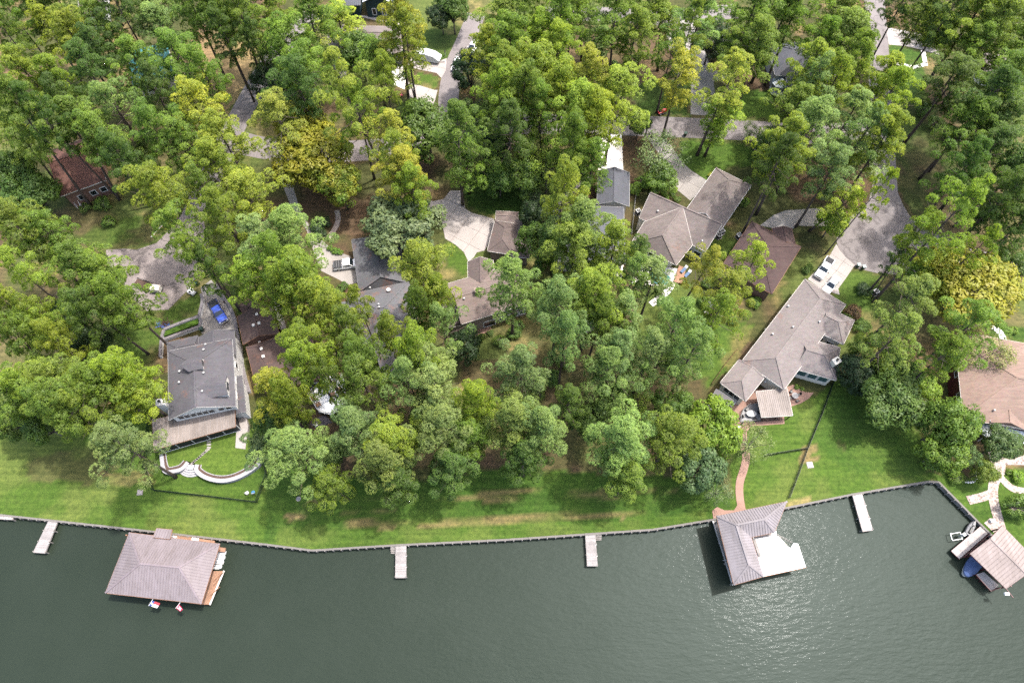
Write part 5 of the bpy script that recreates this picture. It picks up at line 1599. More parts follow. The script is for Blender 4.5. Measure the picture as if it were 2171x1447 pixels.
# covered trailer
tr_ = empty('covered_trailer', P(909, 127), 'long trailer wrapped in a pale grey fabric cover on the concrete drive', 'trailer', None, rot_px((888, 122), (932, 131)), True)
profile_body([(-3.2, .45), (2.2, .42), (3.1, .8), (3.2, 1.3), (1.6, 2.25), (-1.2, 2.55), (-1.25, 2.2), (-3.1, 2.05), (-3.25, 1.4)], 1.2, 'fabric_cover', plain('pale_fabric', (.60, .62, .62), .8, var=.1), tr_, .16, .12)
wheels(tr_, (-.5, .5), 1.0, .33, .22)
MB().bar((3.0, 0, .4), (4.2, 0, .4), .12).build('tow_bar', M['grey'], tr_)
# small cream utility trailer / roller at the left turnaround
ut = empty('box_trailer', P(335, 617), 'small cream box trailer on the cracked turnaround', 'trailer', None, rot_px((325, 615), (345, 617)), True)
MB().box((0, 0, 1.05), (2.0, 1.25, 1.1)).build('box_body', M['cream'], ut, bevel=.06)
MB().box((0, 0, 1.63), (1.85, 1.1, .06)).build('lid', M['cream'], ut, bevel=.03)
MB().box((0, 0, .46), (2.1, 1.3, .08)).build('chassis', M['black'], ut)
wheels(ut, (-.05,), .72, .3, .2)
MB().bar((-1.0, 0, .45), (-2.3, 0, .45), .1).build('tow_bar', M['black'], ut)
ft = empty('flatbed_trailer', P(306, 606), 'rusty dark flatbed trailer under the pine at the turnaround', 'trailer', None, rot_px((287, 597), (318, 608)), True)
MB().box((0, 0, .6), (3.6, 1.7, .1)).build('bed', M['soil'], ft)
for s_ in (-1, 1):
    MB().bar((-1.8, s_ * .85, 1.0), (1.8, s_ * .85, 1.0), .07).bar((-1.8, s_ * .85, .65), (-1.8, s_ * .85, 1.0), .07).bar((1.8, s_ * .85, .65), (1.8, s_ * .85, 1.0), .07).bar((0, s_ * .85, .65), (0, s_ * .85, 1.0), .07).build('side_rail', M['black'], ft)
wheels(ft, (-.4, .4), .95, .33, .2)
# small white cart/pump unit
uc = empty('utility_cart', P(409, 621), 'small white open utility cart at the verge beside the turnaround', 'cart', None, rot_px((402, 618), (414, 624)), True)
MB().box((-.35, 0, .55), (1.0, 1.15, .3)).build('bed', M['white'], uc, bevel=.04)
MB().box((.55, -.1, .7), (.7, 1.0, .55), 0, 0, .85).build('nose', M['white'], uc, bevel=.08)
for y in (-.3, .3): MB().box((-.2, y, .78), (.35, .3, .3)).build('seat', M['black'], uc, bevel=.05)
wheels(uc, (-.55, .55), .5, .24, .18)
# red garden tractor on the crossing street
gt = empty('garden_tractor', P(1403, 240, .02), 'red garden tractor on the edge of the crossing street', 'tractor', None, .4, True)
profile_body([(-.1, .45), (1.1, .45), (1.15, .85), (.9, 1.0), (-.1, 1.05)], .36, 'hood', PAINT['red'], gt, .06, .06)
MB().box((-.6, 0, .62), (1.0, .9, .2)).build('deck', PAINT['red'], gt, bevel=.05)
MB().box((-.55, 0, .86), (.5, .5, .12)).box((-.82, 0, 1.1), (.1, .5, .45)).build('seat', M['black'], gt, bevel=.03)
MB().box((.1, 0, .3), (.9, 1.25, .18)).build('mower_deck', M['black'], gt, bevel=.05)
sw = MB().bar((-.12, 0, .95), (-.28, 0, 1.2), .04).build('steering_column', M['black'], gt)
MB().tube([(-.3 + .04 * math.cos(a) * 0 + .17 * math.cos(a) * .6, .17 * math.sin(a), 1.22 + .1 * math.cos(a)) for a in np.linspace(0, 2 * math.pi, 17)], [.018] * 17, 6).build('steering_wheel', M['black'], gt)
for x, r_ in ((-.65, .33), (.75, .24)):
    for s_ in (-1, 1):
        t = MB().tube([(x, s_ * .4, r_), (x, s_ * .62, r_)], [r_, r_], 18).build('wheel', M['tyre'], gt, bevel=.03)
        MB().tube([(x, s_ * .61, r_), (x, s_ * .635, r_)], [r_ * .55, r_ * .5], 12).build('rim', M['cream'], t)
# red garden furniture by the lane pine
for k, (x, y, a, l) in enumerate(((851, 204, .4, 'red slatted garden chair at the foot of the lane pine'), (804, 203, 2.2, 'red slatted garden chair in the shade left of the lane pine'))):
    gcch = empty('garden_chair', P(x, y), l, 'chair', None, a, True)
    MB().box((0, 0, .40), (.55, .6, .06)).build('seat', PAINT['red'], gcch)
    for i in range(5): MB().bar((-.26, -.26 + i * .13, .42), (-.5, -.26 + i * .13, 1.05), .1, .03).build('back_slat', PAINT['red'], gcch)
    for sx in (-.25, .25):
        for sy in (-.27, .27): MB().bar((sx, sy, 0), (sx, sy, .4), .06).build('leg', PAINT['red'], gcch)
    for sy in (-.33, .33): MB().box((0, sy, .62), (.6, .1, .04)).build('armrest', PAINT['red'], gcch)

def bin_(px, py, label, mat, lid=None, z=0.03, group='wheeled bins'):
    p = P(px, py, z); root = empty('wheeled_bin', p, label, 'bin', group)
    MB().add([(p.x + sx * k, p.y + sy * k, zz) for zz, k in ((z + .08, .24), (z + 1.0, .32)) for sx, sy in ((-1, -1), (1, -1), (1, 1), (-1, 1))],
             [(3, 2, 1, 0), (4, 5, 6, 7), (0, 1, 5, 4), (1, 2, 6, 5), (2, 3, 7, 6), (3, 0, 4, 7)]).build('body', mat, root, bevel=.03)
    MB().box((p.x, p.y, z + 1.05), (.72, .74, .09), .1).build('lid', lid or mat, root, bevel=.03)
    for s_ in (-1, 1): MB().tube([(p.x + s_ * .24, p.y + .3, z + .12), (p.x + s_ * .32, p.y + .3, z + .12)], [.12, .12], 12).build('wheel', M['tyre'], root)
gr_ = plain('green_bin', (.012, .05, .03), .5)
bin_(1817, 566, 'dark green wheeled bin nearer the cream drive, on the right turnaround', gr_, plain('teal_lid', (.35, .42, .42), .5))
bin_(1828, 570, 'dark green wheeled bin farther from the cream drive, on the right turnaround', gr_, plain('teal_lid', (.35, .42, .42), .5))
bin_(1452, 288, 'lone dark bin beside the crossing street', gr_)
bin_(420, 604, 'dark green bin at the mouth of the grey drive', gr_)
bin_(430, 701, 'dark bin at the corner of the grey house', gr_)
bin_(1504, 143, 'black bin beside the streaked dark drive', M['black'])

def ac_unit(px, py, label, rz=.5):
    p = P(px, py, 0); root = empty('air_conditioner', p, label, 'air conditioner', None)
    MB().box((p.x, p.y, .5), (.95, .95, .95), rz).build('cabinet', plain('ac_grille', (.06, .06, .065), .6), root, bevel=.04)
    MB().box((p.x, p.y, .995), (1.0, 1.0, .06), rz).build('top_panel', M['lightgrey'], root)
    f = MB().cyl((p.x, p.y), .36, 1.02, 1.05, 20).build('fan_grille', M['black'], root)
    MB().cyl((p.x, p.y), .12, 1.05, 1.08, 12).build('fan_hub', M['lightgrey'], f)
    MB().box((p.x, p.y, .02), (1.15, 1.15, .08), rz).build('pad', M['concrete'], root)
ac_unit(1523, 503, 'white-topped air conditioner, lower of the pair beside the taupe house')
ac_unit(1529, 494, 'white-topped air conditioner, upper of the pair beside the taupe house')
ac_unit(1352, 452, 'single air conditioner left of the taupe house')
ac_unit(1854, 622, 'single white-topped unit at the foot of the leaning pines')
ac_unit(1565, 503, 'small unit beside the maroon roof edge')

def table_set(px, py, label, z, mat, oval=False, n=5, clabel=None):
    p = P(px, py, z); root = empty('patio_table', p, label, 'table')
    sx = 1.5 if oval else 1.0
    MB().add([(p.x + .62 * sx * math.cos(a), p.y + .62 * math.sin(a), z + zz) for zz in (.70, .75) for a in np.linspace(0, 2 * math.pi, 24, endpoint=False)],
             [tuple(range(24, 48)), tuple(range(23, -1, -1))] + [(i, (i + 1) % 24, (i + 1) % 24 + 24, i + 24) for i in range(24)]).build('table_top', mat, root)
    MB().cyl((p.x, p.y), .06, z, z + .7, 10).cyl((p.x, p.y), .3, z, z + .04, 16).build('pedestal', M['black'], root)
    for i in range(n):
        a = i * 2 * math.pi / n + .4
        c_ = Vector((p.x + 1.05 * sx * math.cos(a), p.y + 1.0 * math.sin(a), z))
        ch = empty('patio_chair', c_, 'black chair on the %s side of %s' % (('right', 'back', 'left', 'lake')[int(((a + .78) % 6.2832) // 1.5708)], clabel), 'chair', 'black patio chairs', a, True)
        MB().box((0, 0, .43), (.5, .5, .06)).build('seat', M['black'], ch, bevel=.02)
        MB().box((.25, 0, .72), (.05, .5, .55)).build('backrest', M['black'], ch, bevel=.02)
        for u in (-.2, .2):
            for w in (-.2, .2): MB().bar((u, w, 0), (u, w, .42), .04).build('leg', M['black'], ch)
table_set(1591, 879, 'oval grey table on the dark railed terrace', .35, M['lightgrey'], True, 4, 'the oval terrace table')
table_set(1683, 841, 'round dark table on the brick patio', .05, M['grey'], False, 4, 'the dark brick-patio table')
gl = empty('grill', P(1550, 858), 'grey covered grill on the brick patio by the dark awning', 'grill')
p = P(1550, 858); MB().box((p.x, p.y, .55), (1.5, .75, 1.0), .6).build('cabinet', M['lightgrey'], gl, bevel=.05); MB().box((p.x, p.y, 1.12), (1.1, .7, .22), .6, 0, .85).build('hood', M['lightgrey'], gl, bevel=.06)
gl = empty('storage_chest', P(1507, 862), 'pale grey storage chest beside the dark awning', 'chest')
p = P(1507, 862); MB().box((p.x, p.y, .4), (1.5, .9, .7), .75).build('body', M['lightgrey'], gl, bevel=.04); MB().box((p.x, p.y, .78), (1.6, 1.0, .08), .75).build('lid', M['lightgrey'], gl, bevel=.03)
um = empty('patio_umbrella', P(1567, 904), 'folded teal patio umbrella on the brick patio edge', 'umbrella')
p = P(1567, 904); MB().cyl((p.x, p.y), .03, 0, 2.4, 8).build('pole', M['lightgrey'], um); MB().lathe((p.x, p.y, 1.0), [(.05, 0), (.2, .2), (.12, 1.0), (.03, 1.4)], 10).build('canopy', plain('teal_canvas', (.02, .16, .17), .8), um); MB().cyl((p.x, p.y), .28, .05, .14, 16).build('base', M['white'], um)

# white deck with orange-brown furniture beside the brown house
wd = empty('sun_deck', P(690, 850), 'white-floored deck with a grey railing beside the brown house', 'deck')
dz = 1.2
dpts = [P(x, y, dz) for x, y in ((655, 838), (690, 800), (726, 790), (738, 850), (705, 880), (676, 872))]
MB().prism(dpts, dz - .2, dz).build('floor', M['deckwhite'], wd)
for a_, b_ in zip(dpts[3:] + dpts[:1], dpts[4:] + dpts[:2]):
    rl = MB().bar(a_ + Vector((0, 0, .95)), b_ + Vector((0, 0, .95)), .12, .08).bar(a_ + Vector((0, 0, .15)), b_ + Vector((0, 0, .15)), .06)
    k = max(2, int((b_ - a_).length / .25))
    for i in range(k + 1):
        q = a_.lerp(b_, i / k); rl.bar(q, q + Vector((0, 0, .95)), .05)
    rl.build('railing', M['offwhite'], wd)
for q in dpts: MB().bar((q.x, q.y, 0), (q.x, q.y, dz - .2), .2).build('support_post', M['wood'], wd)
MB().prism([P(x, y) for x, y in ((662, 888), (690, 880), (705, 895), (672, 908), (658, 900))], -.02, .06).build('lower_terrace', plain('plum_paving', (.10, .08, .09), .8), wd)
orange = plain('tan_cushion', (.45, .26, .14), .8)
for i, (x, y, a, l) in enumerate(((676, 858, .5, 'tan cushioned deck chair nearest the railing corner'), (666, 846, .2, 'tan cushioned deck chair beside the yellow-green pine'), (706, 836, 1.8, 'tan cushioned deck chair in the middle of the white deck'), (720, 826, 2.2, 'tan cushioned deck chair under the pines on the white deck'), (717, 795, 1.2, 'tan cushioned deck chair against the brown house'))):
    ch = empty('deck_chair', P(x, y, dz), l, 'chair', None, a, True)
    MB().box((0, 0, .36), (.8, .75, .16)).build('seat_cushion', orange, ch, bevel=.05)
    MB().box((-.42, 0, .66), (.16, .75, .55)).build('back_cushion', orange, ch, bevel=.05)
    for sy in (-.42, .42): MB().box((0, sy, .5), (.8, .08, .08)).build('armrest', M['redwood'], ch)
    for sx in (-.35, .35):
        for sy in (-.38, .38): MB().bar((sx, sy, 0), (sx, sy, .5), .07).build('leg', M['redwood'], ch)
wc = empty('lawn_chair', P(671, 902, .06), 'white plastic chair on the plum terrace below the white deck', 'chair', None, .6, True)
MB().box((0, 0, .42), (.55, .55, .06)).box((-.27, 0, .72), (.06, .55, .6)).build('shell', M['white'], wc, bevel=.03)
for sx in (-.22, .22):
    for sy in (-.22, .22): MB().bar((sx, sy, 0), (sx, sy, .4), .05).build('leg', M['white'], wc)
# pool and sun deck behind the taupe house
pl = empty('swimming_pool', P(1392, 592), 'small teal swimming pool under the pale pine', 'pool')
MB().prism([P(x, y) for x, y in ((1372, 580), (1400, 572), (1424, 588), (1414, 606), (1388, 604))], -.1, .07).build('water', M['pool'], pl)
mb = MB(); cp = [P(x, y) for x, y in ((1372, 580), (1400, 572), (1424, 588), (1414, 606), (1388, 604), (1372, 580))]
for a_, b_ in zip(cp[:-1], cp[1:]): mb.bar(a_ + Vector((0, 0, .08)), b_ + Vector((0, 0, .08)), .35, .12)
mb.build('coping', M['palecon'], pl)
sd = empty('sun_deck', P(1440, 583), 'tan square sun deck below the taupe house', 'deck')
mb = MB(); deck_boards(mb, [P(1428, 596, .5), P(1446, 602, .5), P(1455, 568, .5), P(1440, 562, .5)], .5); mb.build('deck_boards', M['reddeck'], sd, kind='stuff')
for q in ((1428, 596), (1446, 602), (1455, 568), (1440, 562)):
    p = P(*q, .45); MB().bar((p.x, p.y, 0), p, .12).build('post', M['wood'], sd)
for i, (x, y, l) in enumerate(((1448, 574, 'blue and white lounger nearer the taupe house'), (1456, 583, 'blue and white lounger farther from the taupe house'))):
    lo = empty('lounger', P(x, y, .5 if i == 0 else 0), l, 'lounger', None, rot_px((1440, 580), (1452, 568)), True)
    MB().box((0, 0, .32), (1.5, .62, .08)).build('mattress', plain('blue_cushion', (.10, .17, .30), .8), lo, bevel=.03)
    MB().bar((.7, -.0, .36), (1.15, 0, .7), .62, .08).build('backrest', M['white'], lo)
    for sx in (-.65, .6):
        for sy in (-.27, .27): MB().bar((sx, sy, 0), (sx, sy, .3), .06).build('leg', M['white'], lo)
fp = empty('stone_fire_pit', P(1237, 690), 'pale round stone fire pit under the middle pines', 'fire pit')
p = P(1237, 690); MB().lathe((p.x, p.y, 0), [(2.2, 0), (2.2, .07), (0.01, .07)], 28).build('gravel_pad', M['concrete'], fp)
for i in range(12):
    a = i * math.pi / 6; MB().box((p.x + .8 * math.cos(a), p.y + .8 * math.sin(a), .25), (.3, .42, .4), a).build('stone', M['greycon'], fp, bevel=.05)
# little chairs on the fenced lawn, pole, hedge-side pieces
for k, (x, y, m_, l) in enumerate(((525, 1045, M['lightgrey'], 'small grey round garden seat on the fenced lawn'), (538, 1044, plain('blue_plastic', (.03, .18, .36), .5), 'small blue and white folding chair on the fenced lawn'))):
    ch = empty('lawn_chair', P(x, y), l, 'chair', None, .8 + k, True)
    MB().lathe((0, 0, .30), [(.30, 0), (.34, .06), (.26, .1)], 14).build('seat', m_, ch)
    MB().box((-.28, 0, .55), (.06, .5, .45)).build('backrest', M['white'] if k else m_, ch, bevel=.02)
    for a in range(4): MB().bar((.25 * math.cos(a * 1.57 + .78), .25 * math.sin(a * 1.57 + .78), 0), (.2 * math.cos(a * 1.57 + .78), .2 * math.sin(a * 1.57 + .78), .32), .05).build('leg', M['lightgrey'], ch)
def pole(px, py, h, label):
    p = P(px, py); root = empty('utility_pole', p, label, 'pole')
    MB().tube([(p.x, p.y, 0), (p.x, p.y, h)], [.16, .12], 10).build('shaft', M['greybark'], root)
    MB().cyl((p.x, p.y), .17, 0, .25, 10).build('ground_collar', M['greycon'], root)
    MB().box((p.x + .2, p.y, h - .3), (.5, .3, .5)).build('lamp_head', M['lightgrey'], root, bevel=.05)
pole(1366, 296, 6.5, 'dark utility pole beside the crossing street')
def mailbox(px, py, label):
    p = P(px, py); root = empty('mailbox', p, label, 'mailbox')
    MB().bar((p.x, p.y, 0), (p.x, p.y, 1.1), .12).build('post', M['white'], root)
    MB().box((p.x, p.y, 1.25), (.28, .55, .3)).build('box', M['black'], root, bevel=.06)
    MB().box((p.x + .16, p.y, 1.35), (.02, .06, .22)).build('signal_flag', PAINT['red'], root)
mailbox(470, 230, 'black mailbox on a white post beside the left street')
mailbox(944, 118, 'mailbox at the verge beside the covered trailer')
for k, (x, y, a, L, l) in enumerate(((334, 490, 1.08, 3.6, 'pale plank lying on the grass above the cracked turnaround'), (2090, 690, .2, 2.0, 'pale log beside the white curved path'))):
    pk_ = empty('timber_plank', P(x, y), l, 'plank', None, a, True)
    MB().box((0, .12, .06), (L, .22, .1)).build('board', M['cream'], pk_)
    MB().box((0, -.14, .06), (L * .9, .22, .1)).build('board', M['redwood'], pk_)
tp = empty('tarpaulin', P(345, 690), 'crumpled blue tarpaulin and brown brush pile above the planter walls', 'tarp')
p = P(345, 690); tb = plain('blue_tarp', (.05, .12, .40), .5)
v_ = []; f_ = []
for i in range(7):
    for j in range(5): v_.append((p.x - 1.4 + i * .45 + .12 * random.random(), p.y - .6 + j * .3 + .3 * math.sin(i), .05 + .18 * random.random()))
for i in range(6):
    for j in range(4): f_.append((i * 5 + j, (i + 1) * 5 + j, (i + 1) * 5 + j + 1, i * 5 + j + 1))
MB().add(v_, f_).build('sheet', tb, tp)
br_ = MB()
for i in range(60):
    q = Vector((p.x + random.gauss(0.2, .7), p.y + random.gauss(.3, .4), .2)); d = Vector((random.gauss(0, 1), random.gauss(0, 1), random.gauss(0, .3))) * .5
    br_.bar(q - d, q + d, .05)
br_.build('brush_pile', M['soil'], tp, kind='stuff')
sr = empty('garden_rock_ring', P(2053, 1012), 'broken ring of pale stones round the planting bed by the lake corner', 'rocks')
for i in range(14):
    a = math.pi * (1.0 + i / 13.0); c = P(2048, 1000)
    r_ = 1.9
    MB().lathe((c.x + r_ * math.cos(a), c.y + r_ * math.sin(a), 0), [(.2, 0), (.22, .08), (.14, .18), (.05, .2)], 7).build('rock', M['palecon'], sr)

# person in the high-visibility vest
pp = empty('person', P(343, 634, .03), 'person in a bright yellow vest walking beside the cream box trailer', 'person', None, 2.4, True)
J = {'pel': (0, 0, .95), 'sp': (0.02, 0, 1.18), 'ch': (.04, 0, 1.38), 'nk': (.05, 0, 1.53), 'hd': (.07, 0, 1.66), 'tp': (.06, 0, 1.78),
     'ls': (.03, .20, 1.42), 'le': (-.06, .27, 1.14), 'lh': (.08, .26, .90), 'rs': (.03, -.20, 1.42), 're': (.0, -.28, 1.14), 'rh': (.18, -.24, .95),
     'lp': (0, .10, .92), 'lk': (.16, .11, .52), 'la': (.06, .11, .09), 'lt': (.24, .12, .04), 'rp': (0, -.10, .92), 'rk': (-.04, -.11, .50), 'ra': (-.24, -.11, .12), 'rt': (-.10, -.12, .04)}
RAD = {'pel': .15, 'sp': .14, 'ch': .16, 'nk': .06, 'hd': .105, 'tp': .07, 'ls': .075, 'le': .048, 'lh': .035, 'rs': .075, 're': .048, 'rh': .035,
       'lp': .095, 'lk': .065, 'la': .045, 'lt': .04, 'rp': .095, 'rk': .065, 'ra': .045, 'rt': .04}
names = list(J); eds = [('pel', 'sp'), ('sp', 'ch'), ('ch', 'nk'), ('nk', 'hd'), ('hd', 'tp'), ('ch', 'ls'), ('ls', 'le'), ('le', 'lh'), ('ch', 'rs'), ('rs', 're'), ('re', 'rh'),
                        ('pel', 'lp'), ('lp', 'lk'), ('lk', 'la'), ('la', 'lt'), ('pel', 'rp'), ('rp', 'rk'), ('rk', 'ra'), ('ra', 'rt')]
for side, hx in (('lh', 1), ('rh', 1)):      # five fingers on each hand
    bx, by, bz = J[side]
    for i in range(5):
        k1, k2 = side + 'a%d' % i, side + 'b%d' % i
        off = (i - 2) * .018
        J[k1] = (bx + .05 + (.0 if i else -.03), by + off, bz - .06); RAD[k1] = .011
        J[k2] = (bx + .08, by + off * 1.1, bz - .11 + (.03 if i == 0 else 0)); RAD[k2] = .009
        eds += [(side, k1), (k1, k2)]
names = list(J)
me = bpy.data.meshes.new('body'); me.from_pydata([J[n] for n in names], [(names.index(a), names.index(b)) for a, b in eds], [])
pm, nt, b = new_mat('person_clothing_and_skin')
tc = nt.nodes.new('ShaderNodeTexCoord'); sx_ = nt.nodes.new('ShaderNodeSeparateXYZ'); nt.links.new(tc.outputs['Object'], sx_.inputs[0])
mr = nd(nt, 'ShaderNodeMapRange'); mr.inputs['From Max'].default_value = 1.9; nt.links.new(sx_.outputs['Z'], mr.inputs['Value'])
nt.links.new(ramp(nt, mr.outputs[0], [(0, (.03, .025, .02)), (.07, (.04, .05, .09)), (.5, (.10, .10, .11)), (.78, (.34, .19, .13))], 'CONSTANT'), b.inputs['Base Color'])
me.materials.append(pm)
body = link('body', me, pp)
sk = body.modifiers.new('skin', 'SKIN')
for i, n in enumerate(names):
    body.data.skin_vertices[0].data[i].radius = (RAD[n], RAD[n])
body.data.skin_vertices[0].data[0].use_root = True
sb = body.modifiers.new('sub', 'SUBSURF'); sb.levels = 1; sb.render_levels = 1
MB().lathe((.03, 0, 1.0), [(.17, 0), (.185, .15), (.20, .35), (.19, .46), (.09, .52)], 14).build('safety_vest', plain('hi_vis_yellow', (.52, .62, .03), .7), pp)
MB().lathe((.065, 0, 1.70), [(.125, 0), (.12, .06), (.08, .12), (.02, .14)], 14).build('cap', plain('hi_vis_yellow', (.52, .62, .03), .7), pp)
# ------------------------------------------------------------------ trees
def unit(a): return a / np.maximum(1e-6, np.linalg.norm(a, axis=-1, keepdims=True))
def leaf_mesh(name, tri, var, nrm, mat):
    me = bpy.data.meshes.new(name)
    n = len(tri)
    fill_mesh(me, tri.reshape(-1, 3), np.arange(n * 3).reshape(n, 3))
    a = me.attributes.new('var', 'FLOAT', 'FACE'); a.data.foreach_set('value', var.astype(np.float32))
    a = me.attributes.new('nrm', 'FLOAT_VECTOR', 'FACE'); a.data.foreach_set('vector', nrm.astype(np.float32).ravel())
    me.materials.append(mat)
    return me
def puff_tris(r, centers, radii, flat, tufts, needles, nlen, nwid, up=.35, spread=.8):
    """needle tufts on the outside of flattened puffs"""
    n = len(centers)
    d = unit(r.normal(size=(n, tufts, 3)))
    d[..., 2] = np.where(d[..., 2] < -.35, -d[..., 2], d[..., 2])
    rad = radii[:, None, None] * (r.uniform(.55, 1.0, (n, tufts, 1)) ** .5)
    loc = centers[:, None, :] + d * rad * np.array([1, 1, flat])
    td = unit(d + np.array([0, 0, up]))
    nd_ = unit(td[:, :, None, :] + r.normal(size=(n, tufts, needles, 3)) * spread * .6)
    L = nlen * r.uniform(.7, 1.2, (n, tufts, needles, 1))
    base = loc[:, :, None, :] - td[:, :, None, :] * nlen * .25
    side = unit(np.cross(nd_, r.normal(size=nd_.shape))) * nwid
    tip = base + nd_ * L
    mid = base + nd_ * L * .55
    tri = np.stack([np.broadcast_to(base, tip.shape), mid + side, tip], -2) if False else np.stack([mid - side, mid + side * .9 + nd_ * L * .1, tip], -2)
    tri[..., 0, :] = base + side * -.6
    var = r.uniform(0, 1, (n, 1, 1)) * .45 + r.uniform(0, 1, (n, tufts, 1)) * .35 + r.uniform(0, 1, (n, tufts, needles)) * .2
    nr = unit(unit(d * np.array([1, 1, 1 / flat]) + np.array([0, 0, .3]))[:, :, None, :] * .6 + nd_ * .6)
    return tri.reshape(-1, 3, 3), var.reshape(-1), nr.reshape(-1, 3)
def pine(seed, h=26.0, cr=4.6, low=.50, nbr=30, shape=0, tufts=74, dens=1.0, pad=1.0):
    r = np.random.default_rng(seed)
    mb = MB()
    bend = r.normal(0, .35, 2)
    zz = np.linspace(0, h * .96, 9)
    tp = [(bend[0] * math.sin(z / h * 2.2), bend[1] * math.sin(z / h * 1.7), z) for z in zz]
    mb.tube(tp, [max(.05, .30 * (1 - .82 * z / h) * (1.25 if z < 1 else 1)) for z in zz], 9)
    def tx(z): return np.array([bend[0] * math.sin(z / h * 2.2), bend[1] * math.sin(z / h * 1.7), z])
    cs = []; rs = []
    az = r.uniform(0, 6.28)
    asym = r.uniform(0, 6.28)
    for i in range(nbr):
        t = (i + r.uniform(-.3, .3)) / nbr
        t = min(max(t, 0), 1)
        z = h * (low + (0.965 - low) * t ** .9)
        if shape == 0: prof = (.62 + .75 * math.sin(math.pi * min(1, t * 1.15 + .12))) * (1 - .62 * t ** 3) * .82
        elif shape == 1: prof = .95 - .62 * t ** 1.6            # conical
        else: prof = .45 + .4 * math.sin(math.pi * t)          # slender
        az += 2.399 + r.uniform(-.5, .5)
        L = cr * prof * r.uniform(.62, 1.18) * (1 + .18 * math.cos(az - asym))
        rise = L * (-.10 + .75 * t + r.uniform(-.1, .12))
        a = tx(z); e = a + np.array([math.cos(az) * L, math.sin(az) * L, rise])
        m = (a + e) / 2 + np.array([0, 0, -.06 * L])
        mb.tube([a, m, e], [.075 * (1.3 - t), .05 * (1.2 - t) + .01, .015], 5, 0, False)
        for f in ([.52, .96] if L > 1.8 else [.85]):
            if r.uniform() > dens: continue
            q = a + (e - a) * f + np.array([0, 0, -.06 * L * math.sin(math.pi * f)])
            perp = np.array([-math.sin(az), math.cos(az), 0]) * r.uniform(-1, 1) * .35 * L * f
            cs.append(q + perp * .6 + r.normal(0, .22, 3) + np.array([0, 0, .15])); rs.append(r.uniform(.78, 1.30) * pad)
    for k in range(4):
        cs.append(tx(h * .955) + r.normal(0, .4, 3)); rs.append(r.uniform(.6, .85))
    for k in range(3):     # dead stubs below the crown
        z = h * r.uniform(low - .12, low); aa = r.uniform(0, 6.28); L = r.uniform(.8, 2.0)
        a = tx(z); mb.tube([a, a + np.array([math.cos(aa) * L, math.sin(aa) * L, r.uniform(-.3, .3)])], [.045, .012], 4, 0, False)
    cs = np.array(cs); rs = np.array(rs)
    tri, var, nr = puff_tris(r, cs, rs, .68, tufts, 9, .36, .072)
    return mb.mesh('pine_trunk', M['bark'], True), leaf_mesh('pine_crown', tri, var, nr, M['needles'])
def broad(seed, h=14.0, cr=5.0, low=.22, lobes=70, leaves=150, size=.26, mat='leaves', sparse=False, bark='greybark', tall=1.0, lob=1.25):
    r = np.random.default_rng(seed)
    mb = MB()
    fork = h * (low + .08)
    mb.tube([(0, 0, 0), (r.normal(0, .1), r.normal(0, .1), fork * .5), (r.normal(0, .15), r.normal(0, .15), fork)], [.30, .22, .20], 9)
    cz = h * (low + 1) / 2; hz = h * (1 - low) / 2
    cs = []; rs = []
    u = unit(r.normal(size=(lobes, 3))); u[:, 2] = np.where(u[:, 2] < -.45, -u[:, 2] * .6, u[:, 2])
    rad = r.uniform(.45, 1.0, lobes) ** .5
    wob = 1 + .22 * np.sin(3 * np.arctan2(u[:, 1], u[:, 0]) + r.uniform(0, 6)) * r.uniform(.5, 1, lobes)
    for i in range(lobes):
        c = np.array([u[i, 0] * cr * rad[i] * wob[i], u[i, 1] * cr * rad[i] * wob[i], cz + u[i, 2] * hz * rad[i] * .86])
        cs.append(c); rs.append(r.uniform(.75, 1.25) * lob * cr / 5.0)
        if i % 2 == 0:
            s0 = np.array([0, 0, fork * r.uniform(.8, 1.0)]); m = s0 + (c - s0) * .5 + np.array([0, 0, .4])
            mb.tube([s0, m, c], [.11, .07, .02], 5, 0, False)
    cs = np.array(cs); rs = np.array(rs)
    n = lobes
    d = unit(r.normal(size=(n, leaves, 3)))
    loc = cs[:, None, :] + d * rs[:, None, None] * (r.uniform(.15 if sparse else .5, 1.05, (n, leaves, 1)) ** .5) * np.array([1, 1, .78])
    nrm = unit(d * .8 + r.normal(size=d.shape) * .55 + np.array([0, 0, .5]))
    t1 = unit(np.cross(nrm, r.normal(size=d.shape))); t2 = np.cross(nrm, t1)
    s = size * r.uniform(.6, 1.25, (n, leaves, 1))
    a = loc - t1 * s; b_ = loc + t2 * s * .5; c = loc + t1 * s; e = loc - t2 * s * .5
    tri = np.stack([np.stack([a, b_, c], -2), np.stack([a, c, e], -2)], 2).reshape(-1, 3, 3)
    var = np.repeat((r.uniform(0, 1, (n, 1)) * .45 + r.uniform(0, 1, (n, leaves)) * .55).reshape(-1), 2)
    cen = np.array([0, 0, cz - hz * .3])
    gl = unit(loc - cen)
    nr = np.repeat(unit(d * .7 + gl * .5 + np.array([0, 0, .2])).reshape(-1, 3), 2, 0)
    return mb.mesh('tree_trunk', M[bark], True), leaf_mesh('tree_crown', tri, var, nr, M[mat])

